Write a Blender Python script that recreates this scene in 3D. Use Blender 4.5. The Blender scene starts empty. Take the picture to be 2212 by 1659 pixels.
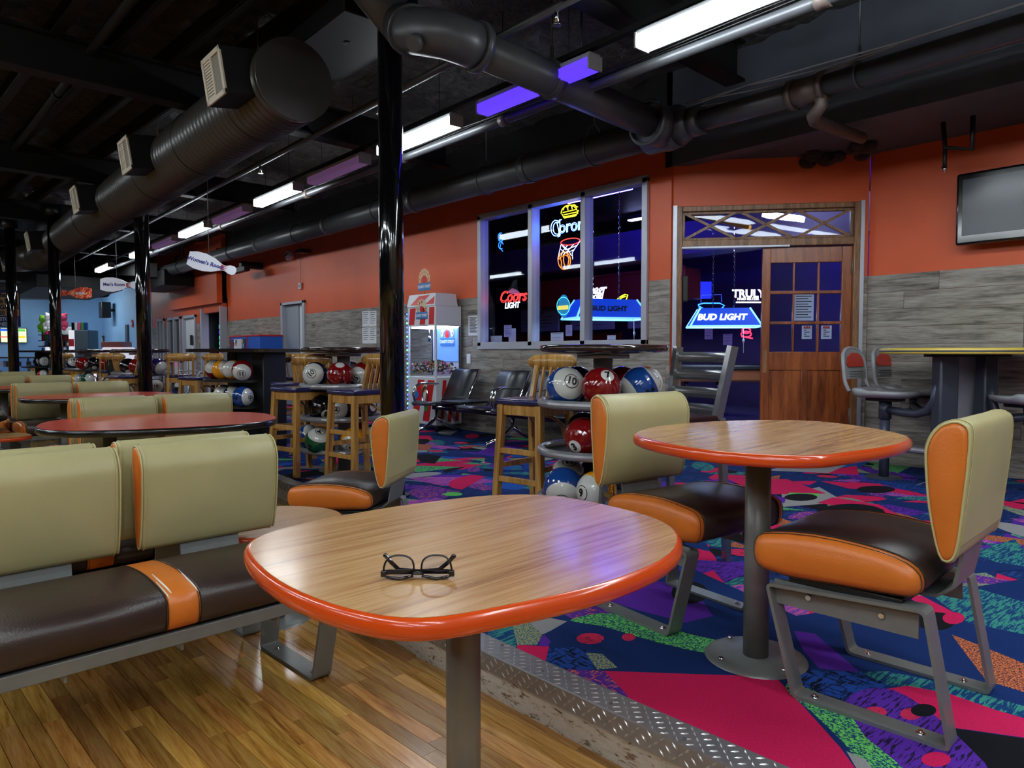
import bpy, bmesh, math, random
from mathutils import Vector, Matrix, Quaternion
R = random.Random(7)
S = bpy.context.scene
COL = S.collection
PI = math.pi
# ------------------------------------------------------------------ camera
F, CX, CY, EYE = 1534.0, 1106.0, 829.5, 1.17
TH = math.atan(68.5 / F)
AZ = math.atan(1316 / F * math.cos(TH))
FW = (-math.cos(AZ), math.sin(AZ)); RT = (FW[1], -FW[0])
CT, ST = math.cos(TH), math.sin(TH)
cam = bpy.data.cameras.new('camera'); co = bpy.data.objects.new('camera', cam); COL.objects.link(co)
cam.sensor_fit = 'HORIZONTAL'; cam.sensor_width = 36.0; cam.lens = F / 2212 * 36.0
cam.clip_start = 0.02; cam.clip_end = 200
fwd = Vector((FW[0] * CT, FW[1] * CT, -ST)); rgt = Vector((RT[0], RT[1], 0)); up = rgt.cross(fwd)
co.matrix_world = Matrix(((rgt.x, up.x, -fwd.x, 0), (rgt.y, up.y, -fwd.y, 0), (rgt.z, up.z, -fwd.z, EYE), (0, 0, 0, 1)))
S.camera = co
# ------------------------------------------------------------------ world, exposure
w = bpy.data.worlds.new('world'); S.world = w; w.use_nodes = True
w.node_tree.nodes['Background'].inputs[0].default_value = (0.6, 0.7, 1, 1)
w.node_tree.nodes['Background'].inputs[1].default_value = 0.1
S.view_settings.view_transform = 'Standard'; S.view_settings.look = 'None'
S.view_settings.gamma = 1; S.view_settings.use_curve_mapping = False
S.view_settings.exposure = 1.42
S.cycles.max_bounces = 7; S.cycles.diffuse_bounces = 4; S.cycles.glossy_bounces = 4
S.cycles.transparent_max_bounces = 10; S.cycles.transmission_bounces = 4
S.cycles.sample_clamp_indirect = 6; S.cycles.caustics_reflective = False; S.cycles.caustics_refractive = False
S.cycles.use_denoising = True
LAMP = 13.0      # radiance of a lit fluorescent lens
# ------------------------------------------------------------------ pixel -> point on a plane of the room
def ray(px, py):
    u = (px - CX) / F; v = -(py - CY) / F
    f = CT + v * ST; z = -ST + v * CT
    return Vector((RT[0] * u + FW[0] * f, RT[1] * u + FW[1] * f, z))
def onz(px, py, z):
    r = ray(px, py); t = (z - EYE) / r.z; return Vector((r.x * t, r.y * t, z))
def ony(px, py, y):
    r = ray(px, py); t = y / r.y; return Vector((r.x * t, y, EYE + r.z * t))
def onx(px, py, x):
    r = ray(px, py); t = x / r.x; return Vector((x, r.y * t, EYE + r.z * t))
def ond(px, py, d):
    r = ray(px, py); return Vector((r.x * d, r.y * d, EYE + r.z * d))
def onpl(px, py, p, n):
    r = ray(px, py); o = Vector((0, 0, EYE)); t = (p - o).dot(n) / r.dot(n); return o + r * t
DL = math.radians(4); cD, sD = math.cos(DL), math.sin(DL)
def lane(u, v, z=0.0): return Vector((u * cD - v * sD, u * sD + v * cD, z))
def tolane(p): return (p.x * cD + p.y * sD, -p.x * sD + p.y * cD)
C = 0.15   # raised floor
# ------------------------------------------------------------------ materials
def lin(c):
    return tuple(((x / 255) / 12.92 if x / 255 <= .04045 else ((x / 255 + .055) / 1.055) ** 2.4) for x in c) + (1.0,)
def base(name):
    m = bpy.data.materials.new(name); m.use_nodes = True
    return m, m.node_tree.nodes, m.node_tree.links, m.node_tree.nodes['Principled BSDF']
def coords(N, Lk, kind='Object', scale=(1, 1, 1), rot=(0, 0, 0), rand=False):
    t = N.new('ShaderNodeTexCoord'); mp = N.new('ShaderNodeMapping')
    if kind == 'World':
        g = N.new('ShaderNodeNewGeometry'); Lk.new(g.outputs['Position'], mp.inputs[0])
    else: Lk.new(t.outputs[kind], mp.inputs[0])
    mp.inputs['Scale'].default_value = scale; mp.inputs['Rotation'].default_value = rot
    if rand:
        oi = N.new('ShaderNodeObjectInfo'); mu = N.new('ShaderNodeMath'); mu.operation = 'MULTIPLY'; mu.inputs[1].default_value = 37.0
        Lk.new(oi.outputs['Random'], mu.inputs[0]); cb = N.new('ShaderNodeCombineXYZ')
        for i in range(3): Lk.new(mu.outputs[0], cb.inputs[i])
        Lk.new(cb.outputs[0], mp.inputs['Location'])
    return mp.outputs[0]
def noise(N, Lk, vec, scale, detail=4, rough=.5, dist=0):
    n = N.new('ShaderNodeTexNoise'); n.inputs['Scale'].default_value = scale; n.inputs['Detail'].default_value = detail
    n.inputs['Roughness'].default_value = rough; n.inputs['Distortion'].default_value = dist
    Lk.new(vec, n.inputs['Vector']); return n.outputs['Fac']
def ramp(N, Lk, fac, stops, interp='LINEAR'):
    r = N.new('ShaderNodeValToRGB'); Lk.new(fac, r.inputs[0]); r.color_ramp.interpolation = interp
    e = r.color_ramp.elements
    while len(e) < len(stops): e.new(.5)
    for k, (p, c) in zip(e, stops): k.position = p; k.color = c if len(c) == 4 else tuple(c) + (1,)
    return r.outputs[0]
def bump(N, Lk, B, fac, strength, dist=.01):
    b = N.new('ShaderNodeBump'); b.inputs['Strength'].default_value = strength; b.inputs['Distance'].default_value = dist
    Lk.new(fac, b.inputs['Height']); Lk.new(b.outputs[0], B.inputs['Normal'])
def mat(name, rgb, rough=.5, metal=0.0, var=0.0, vscale=8, bmp=0.0, bscale=60, coat=0.0, emit=0.0, ecol=None, spec=.5, kind='Object', coat_r=.1):
    m, N, Lk, B = base(name); c = lin(rgb)
    B.inputs['Base Color'].default_value = c; B.inputs['Roughness'].default_value = rough; B.inputs['Metallic'].default_value = metal
    B.inputs['Specular IOR Level'].default_value = spec
    B.inputs['Coat Weight'].default_value = coat; B.inputs['Coat Roughness'].default_value = coat_r
    v = coords(N, Lk, kind)
    if var:
        n = noise(N, Lk, v, vscale)
        Lk.new(ramp(N, Lk, n, [(.3, tuple(x * (1 - var) for x in c[:3])), (.7, tuple(min(1, x * (1 + var)) for x in c[:3]))]), B.inputs['Base Color'])
    if bmp: bump(N, Lk, B, noise(N, Lk, v, bscale, 3), bmp, .004)
    if emit:
        B.inputs['Emission Color'].default_value = lin(ecol or rgb); B.inputs['Emission Strength'].default_value = emit
    return m
def glow(name, rgb, s):
    m, N, Lk, B = base(name); B.inputs['Base Color'].default_value = lin(rgb)
    B.inputs['Emission Color'].default_value = lin(rgb); B.inputs['Emission Strength'].default_value = s; return m
def woodmat(name, stops, sx=1.0, across=26, rough=.35, kind='Object', rand=False, coat=0.0, rot=(0, 0, 0), tint=0.0, bmp=0.0, fine=4.0, axis='x', spec=.5):
    m, N, Lk, B = base(name)
    sc = {'x': (sx, across, across), 'y': (across, sx, across), 'z': (across, across, sx)}[axis]
    v = coords(N, Lk, kind, sc, rot, rand)
    n1 = noise(N, Lk, v, 1.0, 5, .55, .6); n2 = noise(N, Lk, v, fine, 3, .6, .2)
    mx = N.new('ShaderNodeMath'); mx.operation = 'MULTIPLY_ADD'; mx.inputs[1].default_value = .35; Lk.new(n2, mx.inputs[0]); 
    mm = N.new('ShaderNodeMath'); mm.operation = 'MULTIPLY'; mm.inputs[1].default_value = .65; Lk.new(n1, mm.inputs[0]); Lk.new(mm.outputs[0], mx.inputs[2])
    colr = ramp(N, Lk, mx.outputs[0], [(p, lin(c)) for p, c in stops])
    if tint:
        oi = N.new('ShaderNodeObjectInfo'); hv = N.new('ShaderNodeHueSaturation')
        mr = N.new('ShaderNodeMapRange'); Lk.new(oi.outputs['Random'], mr.inputs[0]); mr.inputs[3].default_value = 1 - tint; mr.inputs[4].default_value = 1 + tint * .7
        Lk.new(mr.outputs[0], hv.inputs['Value']); mh = N.new('ShaderNodeMapRange'); wn = N.new('ShaderNodeTexWhiteNoise'); wn.noise_dimensions = '1D'
        Lk.new(oi.outputs['Random'], wn.inputs['W']); Lk.new(wn.outputs[0], mh.inputs[0]); mh.inputs[3].default_value = .488; mh.inputs[4].default_value = .508
        Lk.new(mh.outputs[0], hv.inputs['Hue']); Lk.new(colr, hv.inputs['Color']); colr = hv.outputs[0]
    Lk.new(colr, B.inputs['Base Color']); B.inputs['Roughness'].default_value = rough; B.inputs['Coat Weight'].default_value = coat
    B.inputs['Coat Roughness'].default_value = .12; B.inputs['Specular IOR Level'].default_value = spec
    if bmp: bump(N, Lk, B, mx.outputs[0], bmp, .003)
    return m
def twotone(name, a, b, mode, scale=60, thr=.5, rot=0.0):
    """carpet colour: solid, speckle of b over a, or hatch of b over a"""
    m, N, Lk, B = base(name); B.inputs['Roughness'].default_value = .95; B.inputs['Specular IOR Level'].default_value = .15
    v = coords(N, Lk, 'World')
    pile = noise(N, Lk, v, 420, 2)
    if mode == 'solid':
        c = lin(a); Lk.new(ramp(N, Lk, noise(N, Lk, v, 160, 3), [(.3, tuple(x * .86 for x in c[:3])), (.7, tuple(min(1, x * 1.12) for x in c[:3]))]), B.inputs['Base Color'])
    else:
        if mode == 'speckle': f = noise(N, Lk, v, scale, 3, .7)
        elif mode == 'hatch':
            f = noise(N, Lk, coords(N, Lk, 'World', (1, .13, 1), (0, 0, rot)), scale, 3, .6)
        else:
            f1 = noise(N, Lk, coords(N, Lk, 'World', (1, .16, 1), (0, 0, rot)), scale, 2, .6); f2 = noise(N, Lk, coords(N, Lk, 'World', (.16, 1, 1), (0, 0, rot)), scale, 2, .6)
            mxx = N.new('ShaderNodeMath'); mxx.operation = 'MAXIMUM'; Lk.new(f1, mxx.inputs[0]); Lk.new(f2, mxx.inputs[1]); f = mxx.outputs[0]; thr = thr + .08
        Lk.new(ramp(N, Lk, f, [(thr - .02, lin(a)), (thr + .02, lin(b))]), B.inputs['Base Color'])
    bump(N, Lk, B, pile, .35, .004); return m
def glassmat(name, tint=(235, 240, 250), fres=1.45):
    m = bpy.data.materials.new(name); m.use_nodes = True; N = m.node_tree.nodes; Lk = m.node_tree.links; N.clear()
    o = N.new('ShaderNodeOutputMaterial'); t = N.new('ShaderNodeBsdfTransparent'); t.inputs[0].default_value = lin(tint)
    g = N.new('ShaderNodeBsdfGlossy'); g.inputs['Roughness'].default_value = .02; fr = N.new('ShaderNodeLayerWeight'); fr.inputs[0].default_value = .5
    pw = N.new('ShaderNodeMath'); pw.operation = 'POWER'; pw.inputs[1].default_value = 4.5; Lk.new(fr.outputs['Facing'], pw.inputs[0])
    ma = N.new('ShaderNodeMath'); ma.operation = 'MULTIPLY_ADD'; ma.inputs[1].default_value = .4; ma.inputs[2].default_value = .015; Lk.new(pw.outputs[0], ma.inputs[0])
    mx = N.new('ShaderNodeMixShader'); Lk.new(ma.outputs[0], mx.inputs[0]); Lk.new(t.outputs[0], mx.inputs[1]); Lk.new(g.outputs[0], mx.inputs[2]); Lk.new(mx.outputs[0], o.inputs[0]); return m
MT = {}
MT['olive'] = mat('olive_vinyl', (178, 170, 124), .42, bmp=.12, bscale=260, var=.05, vscale=5)
MT['tan'] = mat('orange_vinyl', (206, 112, 38), .38, bmp=.15, bscale=200, var=.1, vscale=6)
MT['brown'] = mat('brown_vinyl', (52, 38, 34), .34, bmp=.2, bscale=170, var=.12, vscale=9)
MT['piping'] = mat('olive_piping', (190, 180, 128), .45)
MT['thread'] = mat('dark_thread', (60, 48, 30), .8)
MT['grey'] = mat('grey_painted_steel', (120, 123, 122), .36, metal=.25, var=.06, vscale=20)
MT['greyflat'] = mat('grey_steel_dark', (104, 106, 108), .42, metal=.15)
MT['silver'] = mat('silver_ring_paint', (142, 143, 148), .26, metal=.35)
MT['chrome'] = mat('chrome', (205, 208, 212), .12, metal=1.0)
MT['brushed'] = mat('brushed_aluminium', (172, 176, 188), .35, metal=.4, var=.08, vscale=3)
MT['black'] = mat('black_paint', (14, 14, 16), .45, var=.2)
MT['blackgloss'] = mat('black_gloss_paint', (8, 8, 10), .07, bmp=.25, bscale=16, coat=.6)
MT['ceilblack'] = mat('black_ceiling_paint', (16, 16, 17), .6, var=.25, vscale=3, spec=.25)
MT['duct'] = mat('dark_spiral_duct_metal', (72, 69, 68), .3, metal=.35)
MT['pipe'] = mat('dark_grey_pipe_paint', (66, 68, 72), .38, metal=.1, var=.12, vscale=6, bmp=.1, bscale=30)
MT['edge'] = mat('orange_table_edge', (208, 72, 18), .22, coat=.5)
MT['blackedge'] = mat('black_table_edge', (22, 24, 24), .22, coat=.4)
MT['redlam'] = mat('red_laminate', (200, 72, 48), .24, var=.05, vscale=40)
MT['lam'] = woodmat('oak_laminate', [(.34, (136, 94, 50)), (.45, (170, 124, 74)), (.55, (186, 143, 92)), (.68, (196, 156, 106))], 1.6, 60, .27, axis='y', coat=.15)
MT['plank'] = woodmat('oak_floor_plank', [(.31, (112, 70, 28)), (.42, (172, 120, 52)), (.53, (194, 144, 70)), (.68, (212, 168, 96))], 2.6, 40, .24, kind='World', rand=True, rot=(0, 0, -DL), tint=.42, coat=.4, bmp=.12)
MT['wains'] = woodmat('grey_wood_plank', [(.33, (76, 70, 64)), (.45, (126, 119, 111)), (.57, (154, 148, 140)), (.7, (174, 168, 160))], 2.2, 22, .55, rand=True, tint=.1, bmp=.12)
MT['orange'] = mat('orange_wall_paint', (208, 84, 34), .45, var=.05, vscale=2, bmp=.05, bscale=40)
MT['blue'] = mat('blue_wall_paint', (142, 186, 226), .6, var=.04, vscale=2)
MT['doorwood'] = woodmat('varnished_door_wood', [(.35, (96, 44, 16)), (.5, (140, 70, 28)), (.65, (168, 92, 42))], 1.5, 14, .3, coat=.3, axis='z')
MT['framewood'] = woodmat('brown_frame_wood', [(.35, (84, 56, 34)), (.5, (128, 88, 54)), (.65, (160, 116, 74))], 3, 24, .4, axis='z')
MT['stoolwood'] = woodmat('golden_beech_wood', [(.35, (138, 96, 44)), (.5, (184, 136, 70)), (.65, (204, 160, 94))], 2, 26, .35, axis='z', coat=.25, rand=True)
MT['navyseat'] = mat('navy_vinyl_seat', (34, 36, 86), .22, coat=.3)
MT['blackvinyl'] = mat('black_vinyl', (36, 38, 42), .32)
MT['greyplastic'] = mat('light_grey_plastic', (150, 154, 158), .4)
MT['redplastic'] = mat('red_plastic', (196, 52, 34), .3)
MT['yellowedge'] = mat('yellow_table_edge', (214, 190, 84), .25, coat=.3)
MT['bluegrey'] = mat('blue_grey_steel', (62, 68, 82), .35, metal=.3)
MT['white'] = mat('white_paint', (222, 224, 228), .4)
MT['paper'] = mat('white_paper', (226, 228, 232), .8)
MT['ink'] = mat('dark_ink', (40, 42, 48), .8)
MT['glass'] = glassmat('clear_glass')
MT['steelchair'] = mat('polished_steel_bar', (140, 142, 146), .2, metal=.75)
MT['lampon'] = glow('lit_lamp_lens', (240, 250, 255), LAMP)
MT['lampoff'] = mat('unlit_lamp_lens', (128, 112, 134), .4)
MT['lampuv'] = glow('ultraviolet_lamp_lens', (70, 42, 255), .8)
MT['lampuv2'] = glow('dim_violet_lamp_lens', (150, 110, 170), .07)
MT['fixture'] = mat('white_fixture_housing', (150, 152, 156), .5)
MT['fixturedark'] = mat('dark_fixture_housing', (66, 62, 72), .5)
def worn():
    m, N, Lk, B = base('worn_white_curb_paint'); v = coords(N, Lk, 'World', (3, 3, 9)); n = noise(N, Lk, v, 6, 6, .7, 1.2)
    Lk.new(ramp(N, Lk, n, [(.34, lin((84, 60, 40))), (.40, lin((140, 120, 98))), (.45, lin((190, 184, 172))), (.7, lin((206, 202, 194)))]), B.inputs['Base Color'])
    B.inputs['Roughness'].default_value = .7; bump(N, Lk, B, n, .3, .004); return m
MT['worn'] = worn()
MT['diamond'] = mat('diamond_plate_metal', (146, 148, 152), .3, metal=.5, var=.1, vscale=30)
MT['lug'] = mat('polished_lug_metal', (226, 228, 230), .2, metal=.5)
# ------------------------------------------------------------------ mesh builder
class MB:
    def __init__(s): s.v = []; s.f = []; s.m = []; s.s = []; s.T = Matrix.Identity(4)
    def add(s, vs, fs, m=0, sm=False):
        b = len(s.v); s.v += [s.T @ Vector(p) for p in vs]
        for f in fs: s.f.append([b + i for i in f]); s.m.append(m); s.s.append(sm)
        return s
    def box(s, x0, x1, y0, y1, z0, z1, m=0):
        return s.add([(x0, y0, z0), (x1, y0, z0), (x1, y1, z0), (x0, y1, z0), (x0, y0, z1), (x1, y0, z1), (x1, y1, z1), (x0, y1, z1)],
                     [(3, 2, 1, 0), (4, 5, 6, 7), (0, 1, 5, 4), (1, 2, 6, 5), (2, 3, 7, 6), (3, 0, 4, 7)], m)
    def cb(s, c, d, m=0, rz=0.0):
        M = Matrix.Translation(Vector(c)) @ Matrix.Rotation(rz, 4, 'Z'); T0 = s.T; s.T = T0 @ M
        s.box(-d[0] / 2, d[0] / 2, -d[1] / 2, d[1] / 2, -d[2] / 2, d[2] / 2, m); s.T = T0; return s
    def rb(s, x0, x1, y0, y1, z0, z1, r=.01, m=0, seg=2):
        bm = bmesh.new(); bmesh.ops.create_cube(bm, size=1)
        for v in bm.verts: v.co = Vector(((x0 + x1) / 2 + v.co.x * (x1 - x0), (y0 + y1) / 2 + v.co.y * (y1 - y0), (z0 + z1) / 2 + v.co.z * (z1 - z0)))
        r = min(r, (x1 - x0) * .49, (y1 - y0) * .49, (z1 - z0) * .49)
        bmesh.ops.bevel(bm, geom=bm.edges[:], offset=r, segments=seg, profile=.5, affect='EDGES')
        bm.verts.index_update(); s.add([v.co for v in bm.verts], [[v.index for v in f.verts] for f in bm.faces], m, True)
        k = len(s.s) - len(bm.faces)
        for i, f in enumerate(bm.faces):
            if max(abs(c) for c in f.normal) > .9999: s.s[k + i] = False
        bm.free(); return s
    def bar(s, p, q, a, b=None, m=0, upv=(0, 0, 1)):
        """rectangular bar from p to q, a wide (sideways), b tall"""
        p = Vector(p); q = Vector(q); b = b or a; d = (q - p).normalized(); u = Vector(upv)
        if abs(d.dot(u)) > .95: u = Vector((1, 0, 0))
        x = d.cross(u).normalized(); y = x.cross(d).normalized(); vs = []
        for c in (p, q):
            for i, j in ((-1, -1), (1, -1), (1, 1), (-1, 1)): vs.append(c + x * (a / 2 * i) + y * (b / 2 * j))
        return s.add(vs, [(3, 2, 1, 0), (4, 5, 6, 7), (0, 1, 5, 4), (1, 2, 6, 5), (2, 3, 7, 6), (3, 0, 4, 7)], m)
    def cyl(s, p, q, r, r2=None, n=16, m=0, caps=True):
        p = Vector(p); q = Vector(q); r2 = r if r2 is None else r2; d = (q - p).normalized()
        x = d.orthogonal().normalized(); y = d.cross(x); vs = []
        for c, rr in ((p, r), (q, r2)):
            for i in range(n): a = 2 * PI * i / n; vs.append(c + (x * math.cos(a) + y * math.sin(a)) * rr)
        s.add(vs, [(i, (i + 1) % n, n + (i + 1) % n, n + i) for i in range(n)], m, True)
        if caps:
            b = len(s.v) - 2 * n
            s.f.append([b + i for i in reversed(range(n))]); s.m.append(m); s.s.append(False)
            s.f.append([b + n + i for i in range(n)]); s.m.append(m); s.s.append(False)
        return s
    def tube(s, pts, r, n=8, m=0, closed=False, caps=True, scale=None):
        pts = [Vector(p) for p in pts]; k = len(pts); vs = []; prev = None
        for i, p in enumerate(pts):
            a = pts[(i - 1) % k] if (closed or i > 0) else p; b = pts[(i + 1) % k] if (closed or i < k - 1) else p
            d = (b - a).normalized()
            if prev is None: x = d.orthogonal().normalized()
            else:
                x = prev - d * prev.dot(d); x = x.normalized() if x.length > 1e-6 else d.orthogonal().normalized()
            prev = x; y = d.cross(x); rr = r * (scale[i] if scale else 1)
            for j in range(n): t = 2 * PI * j / n; vs.append(p + (x * math.cos(t) + y * math.sin(t)) * rr)
        fs = [(i * n + j, i * n + (j + 1) % n, ((i + 1) % k) * n + (j + 1) % n, ((i + 1) % k) * n + j) for i in range(k if closed else k - 1) for j in range(n)]
        s.add(vs, fs, m, True)
        if caps and not closed:
            b = len(s.v) - k * n
            s.f.append([b + j for j in reversed(range(n))]); s.m.append(m); s.s.append(False)
            s.f.append([b + (k - 1) * n + j for j in range(n)]); s.m.append(m); s.s.append(False)
        return s
    def lathe(s, prof, n=24, c=(0, 0, 0), m=0, sm=True):
        vs = [(c[0] + r * math.cos(2 * PI * i / n), c[1] + r * math.sin(2 * PI * i / n), c[2] + z) for r, z in prof for i in range(n)]
        return s.add(vs, [(j * n + i, j * n + (i + 1) % n, (j + 1) * n + (i + 1) % n, (j + 1) * n + i) for j in range(len(prof) - 1) for i in range(n)], m, sm)
    def prism(s, poly, z0, z1, m=0, sm=False):
        n = len(poly); vs = [(x, y, z0) for x, y in poly] + [(x, y, z1) for x, y in poly]
        s.add(vs, [(i, (i + 1) % n, n + (i + 1) % n, n + i) for i in range(n)], m, sm)
        b = len(s.v) - 2 * n; s.f.append([b + i for i in reversed(range(n))]); s.m.append(m); s.s.append(False)
        s.f.append([b + n + i for i in range(n)]); s.m.append(m); s.s.append(False); return s
    def loft(s, rings, m=0, caps=True, mats=None):
        n = len(rings[0]); vs = [p for r in rings for p in r]; b = len(s.v)
        for k in range(len(rings) - 1): pass
        s.v += [s.T @ Vector(p) for p in vs]
        for k in range(len(rings) - 1):
            for i in range(n):
                s.f.append([b + k * n + i, b + k * n + (i + 1) % n, b + (k + 1) * n + (i + 1) % n, b + (k + 1) * n + i]); s.m.append(mats[k] if mats else m); s.s.append(True)
        if caps:
            s.f.append([b + i for i in reversed(range(n))]); s.m.append(mats[0] if mats else m); s.s.append(True)
            s.f.append([b + (len(rings) - 1) * n + i for i in range(n)]); s.m.append(mats[-1] if mats else m); s.s.append(True)
        return s
    def sphere(s, c, r, n=24, k=14, m=0, sc=(1, 1, 1)):
        pr = [(max(1e-5, r * math.sin(PI * i / k)), -r * math.cos(PI * i / k)) for i in range(k + 1)]
        vs = [(c[0] + a * math.cos(2 * PI * i / n) * sc[0], c[1] + a * math.sin(2 * PI * i / n) * sc[1], c[2] + z * sc[2]) for a, z in pr for i in range(n)]
        return s.add(vs, [(j * n + i, j * n + (i + 1) % n, (j + 1) * n + (i + 1) % n, (j + 1) * n + i) for j in range(k) for i in range(n)], m, True)
    def mesh(s, name, mats):
        me = bpy.data.meshes.new(name); me.from_pydata([tuple(v) for v in s.v], [], s.f)
        for x in mats: me.materials.append(MT[x] if isinstance(x, str) else x)
        me.polygons.foreach_set('material_index', s.m); me.polygons.foreach_set('use_smooth', s.s); me.update()
        return me
    def build(s, name, mats, parent=None, loc=None):
        if isinstance(mats, str) or not isinstance(mats, (list, tuple)): mats = [mats]
        o = bpy.data.objects.new(name, s.mesh(name, mats)); COL.objects.link(o)
        if parent: o.parent = parent
        if loc: o.location = loc
        return o
def thing(name, label, cat, loc=(0, 0, 0), rz=0.0, group=None):
    o = bpy.data.objects.new(name, None); COL.objects.link(o); o.location = loc; o.rotation_euler = (0, 0, rz); o.empty_display_size = .1
    o['label'] = label; o['category'] = cat
    if group: o['group'] = group
    return o
def tag(o, label, cat, group=None, kind=None):
    o['label'] = label; o['category'] = cat
    if group: o['group'] = group
    if kind: o['kind'] = kind
    return o
def struct(o): o['kind'] = 'structure'; return o
KIDS = {}
def dup(root, loc, rz, label, group=None):
    r = root.copy(); COL.objects.link(r); r.location = loc; r.rotation_euler = (0, 0, rz); r['label'] = label
    if group: r['group'] = group
    if root.name not in KIDS: KIDS[root.name] = [(c, list(c.children)) for c in root.children]
    for c, gs in KIDS[root.name]:
        d = c.copy(); COL.objects.link(d); d.parent = r
        for g in gs: e = g.copy(); COL.objects.link(e); e.parent = d
    return r
def smooth2(poly, k=3):
    """Catmull-Rom through a closed 2-D polygon"""
    n = len(poly); out = []
    for i in range(n):
        p0, p1, p2, p3 = poly[i - 1], poly[i], poly[(i + 1) % n], poly[(i + 2) % n]
        for j in range(k):
            t = j / k; out.append(tuple(.5 * (2 * p1[a] + (p2[a] - p0[a]) * t + (2 * p0[a] - 5 * p1[a] + 4 * p2[a] - p3[a]) * t * t + (3 * p1[a] - p0[a] - 3 * p2[a] + p3[a]) * t ** 3) for a in range(2)))
    return out
def inset(poly, d):
    """move a closed polygon inward by d (either winding)"""
    n = len(poly); A = sum(poly[i][0] * poly[(i + 1) % n][1] - poly[(i + 1) % n][0] * poly[i][1] for i in range(n)); sg = 1 if A > 0 else -1; out = []
    for i in range(n):
        a, b, c = poly[i - 1], poly[i], poly[(i + 1) % n]
        d1 = Vector((b[0] - a[0], b[1] - a[1])); d2 = Vector((c[0] - b[0], c[1] - b[1]))
        if d1.length < 1e-9: d1 = d2
        if d2.length < 1e-9: d2 = d1
        d1.normalize(); d2.normalize(); t = (d1 + d2)
        t = t.normalized() if t.length > 1e-6 else d1
        nn = Vector((-t.y, t.x)) * sg; k = 1 / max(.6, abs(t.dot(d1))); out.append((b[0] + nn.x * d * k, b[1] + nn.y * d * k))
    return out
def roundpoly(pts, r, seg=4):
    n = len(pts); out = []
    for i in range(n):
        a, b, c = Vector(pts[i - 1]), Vector(pts[i]), Vector(pts[(i + 1) % n])
        da, dc = (a - b), (c - b); rr = min(r, da.length * .45, dc.length * .45); p = b + da.normalized() * rr; q = b + dc.normalized() * rr
        for k in range(seg + 1):
            t = k / seg; out.append(tuple((1 - t) ** 2 * p + 2 * t * (1 - t) * b + t * t * q))
    return out
TXT = {}
def textgeo(s, size, bold=0.0, outline=0.0, extrude=0.001, shear=0.0, spacing=1.0):
    key = (s, size, bold, outline, extrude, shear, spacing)
    if key not in TXT:
        cu = bpy.data.curves.new('t', 'FONT'); cu.body = s; cu.size = size; cu.align_x = 'CENTER'; cu.align_y = 'CENTER'; cu.shear = shear; cu.resolution_u = 3
        cu.space_character = spacing
        if outline: cu.fill_mode = 'NONE' if hasattr(cu, 'fill_mode') else 'NONE'; cu.bevel_depth = outline; cu.bevel_resolution = 1
        else: cu.offset = bold; cu.extrude = extrude
        ob = bpy.data.objects.new('t', cu); me = bpy.data.meshes.new_from_object(ob)
        TXT[key] = ([v.co.copy() for v in me.vertices], [list(p.vertices) for p in me.polygons])
        bpy.data.objects.remove(ob); bpy.data.meshes.remove(me); bpy.data.curves.remove(cu)
    return TXT[key]
def frame3(o, x, z):
    """matrix whose X is the writing direction x, Y the up direction z, placed at o"""
    x = Vector(x).normalized(); z = Vector(z).normalized(); n = x.cross(z)
    return Matrix(((x.x, z.x, n.x, o[0]), (x.y, z.y, n.y, o[1]), (x.z, z.z, n.z, o[2]), (0, 0, 0, 1)))
def text(mb, s, o, x, z, size, m=0, **k):
    vs, fs = textgeo(s, size, **k); T0 = mb.T; mb.T = T0 @ frame3(o, x, z); mb.add(vs, fs, m); mb.T = T0
# ================================================================== THE ROOM
# ---- oak floor: boards run along the lanes; the near ones are parts, the rest joined
sub = MB(); sub.add([tuple(lane(-60, -14, -.012)), tuple(lane(6, -14, -.012)), tuple(lane(6, 3.0, -.012)), tuple(lane(-60, 3.0, -.012))], [(0, 1, 2, 3)])
floor = struct(sub.build('floor', [mat('dark_board_joint', (40, 24, 10), .8)]))
BW = .057; rest = MB(); near = 0
def noseat(u):
    for (a, va), (b, vb) in zip(NOSE, NOSE[1:]):
        if b <= u <= a: return va + (vb - va) * (a - u) / (a - b)
    return 1.52 if u > 0 else 2.72
NOSE = [(1.5, 1.52), (-.3, 1.568), (-.9, 1.577), (-1.24, 1.583), (-1.74, 1.598), (-2.1, 1.615), (-2.48, 1.652), (-2.68, 1.76), (-2.80, 1.96), (-2.90, 2.2), (-3.03, 2.44), (-3.22, 2.58), (-3.5, 2.635), (-3.97, 2.64), (-5.06, 2.6), (-5.46, 2.64), (-6.5, 2.68), (-9, 2.7), (-22, 2.75)]
unit = MB().box(-.5, .5, -BW / 2 + .0010, BW / 2 - .0010, -.012, 0).mesh('plank', ['plank'])
v = -1.4; row = 0
while v < 2.72:
    row += 1; u = 1.2 + R.uniform(-.5, 0)
    while u > -20:
        ln = R.choice((.34, .5, .62, .75, .9, 1.1)) * (1 if u > -7 else 1.6); u2 = u - ln; vc = v + BW / 2
        um = (u + u2) / 2; nv_ = min(noseat(max(u, u2)), noseat(um), noseat(u2)); ok = vc < noseat(um) + .03
        if ok:
            vis = .3 < vc < 1.62 and -4.6 < (u + u2) / 2 < -.35
            c = lane((u + u2) / 2, vc, 0)
            if vis and near < 298:
                near += 1; o = bpy.data.objects.new('plank', unit); COL.objects.link(o); o.parent = floor; o.location = c; o.rotation_euler = (0, 0, DL); o.scale = (ln - .0006, 1, 1)
            else:
                rest.T = Matrix.Translation(c) @ Matrix.Rotation(DL, 4, 'Z')
                rest.box(-ln / 2 + .0004, ln / 2 - .0004, -BW / 2 + .0005, BW / 2 - .0005, -.012, 0)
        u = u2
    v += BW
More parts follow.
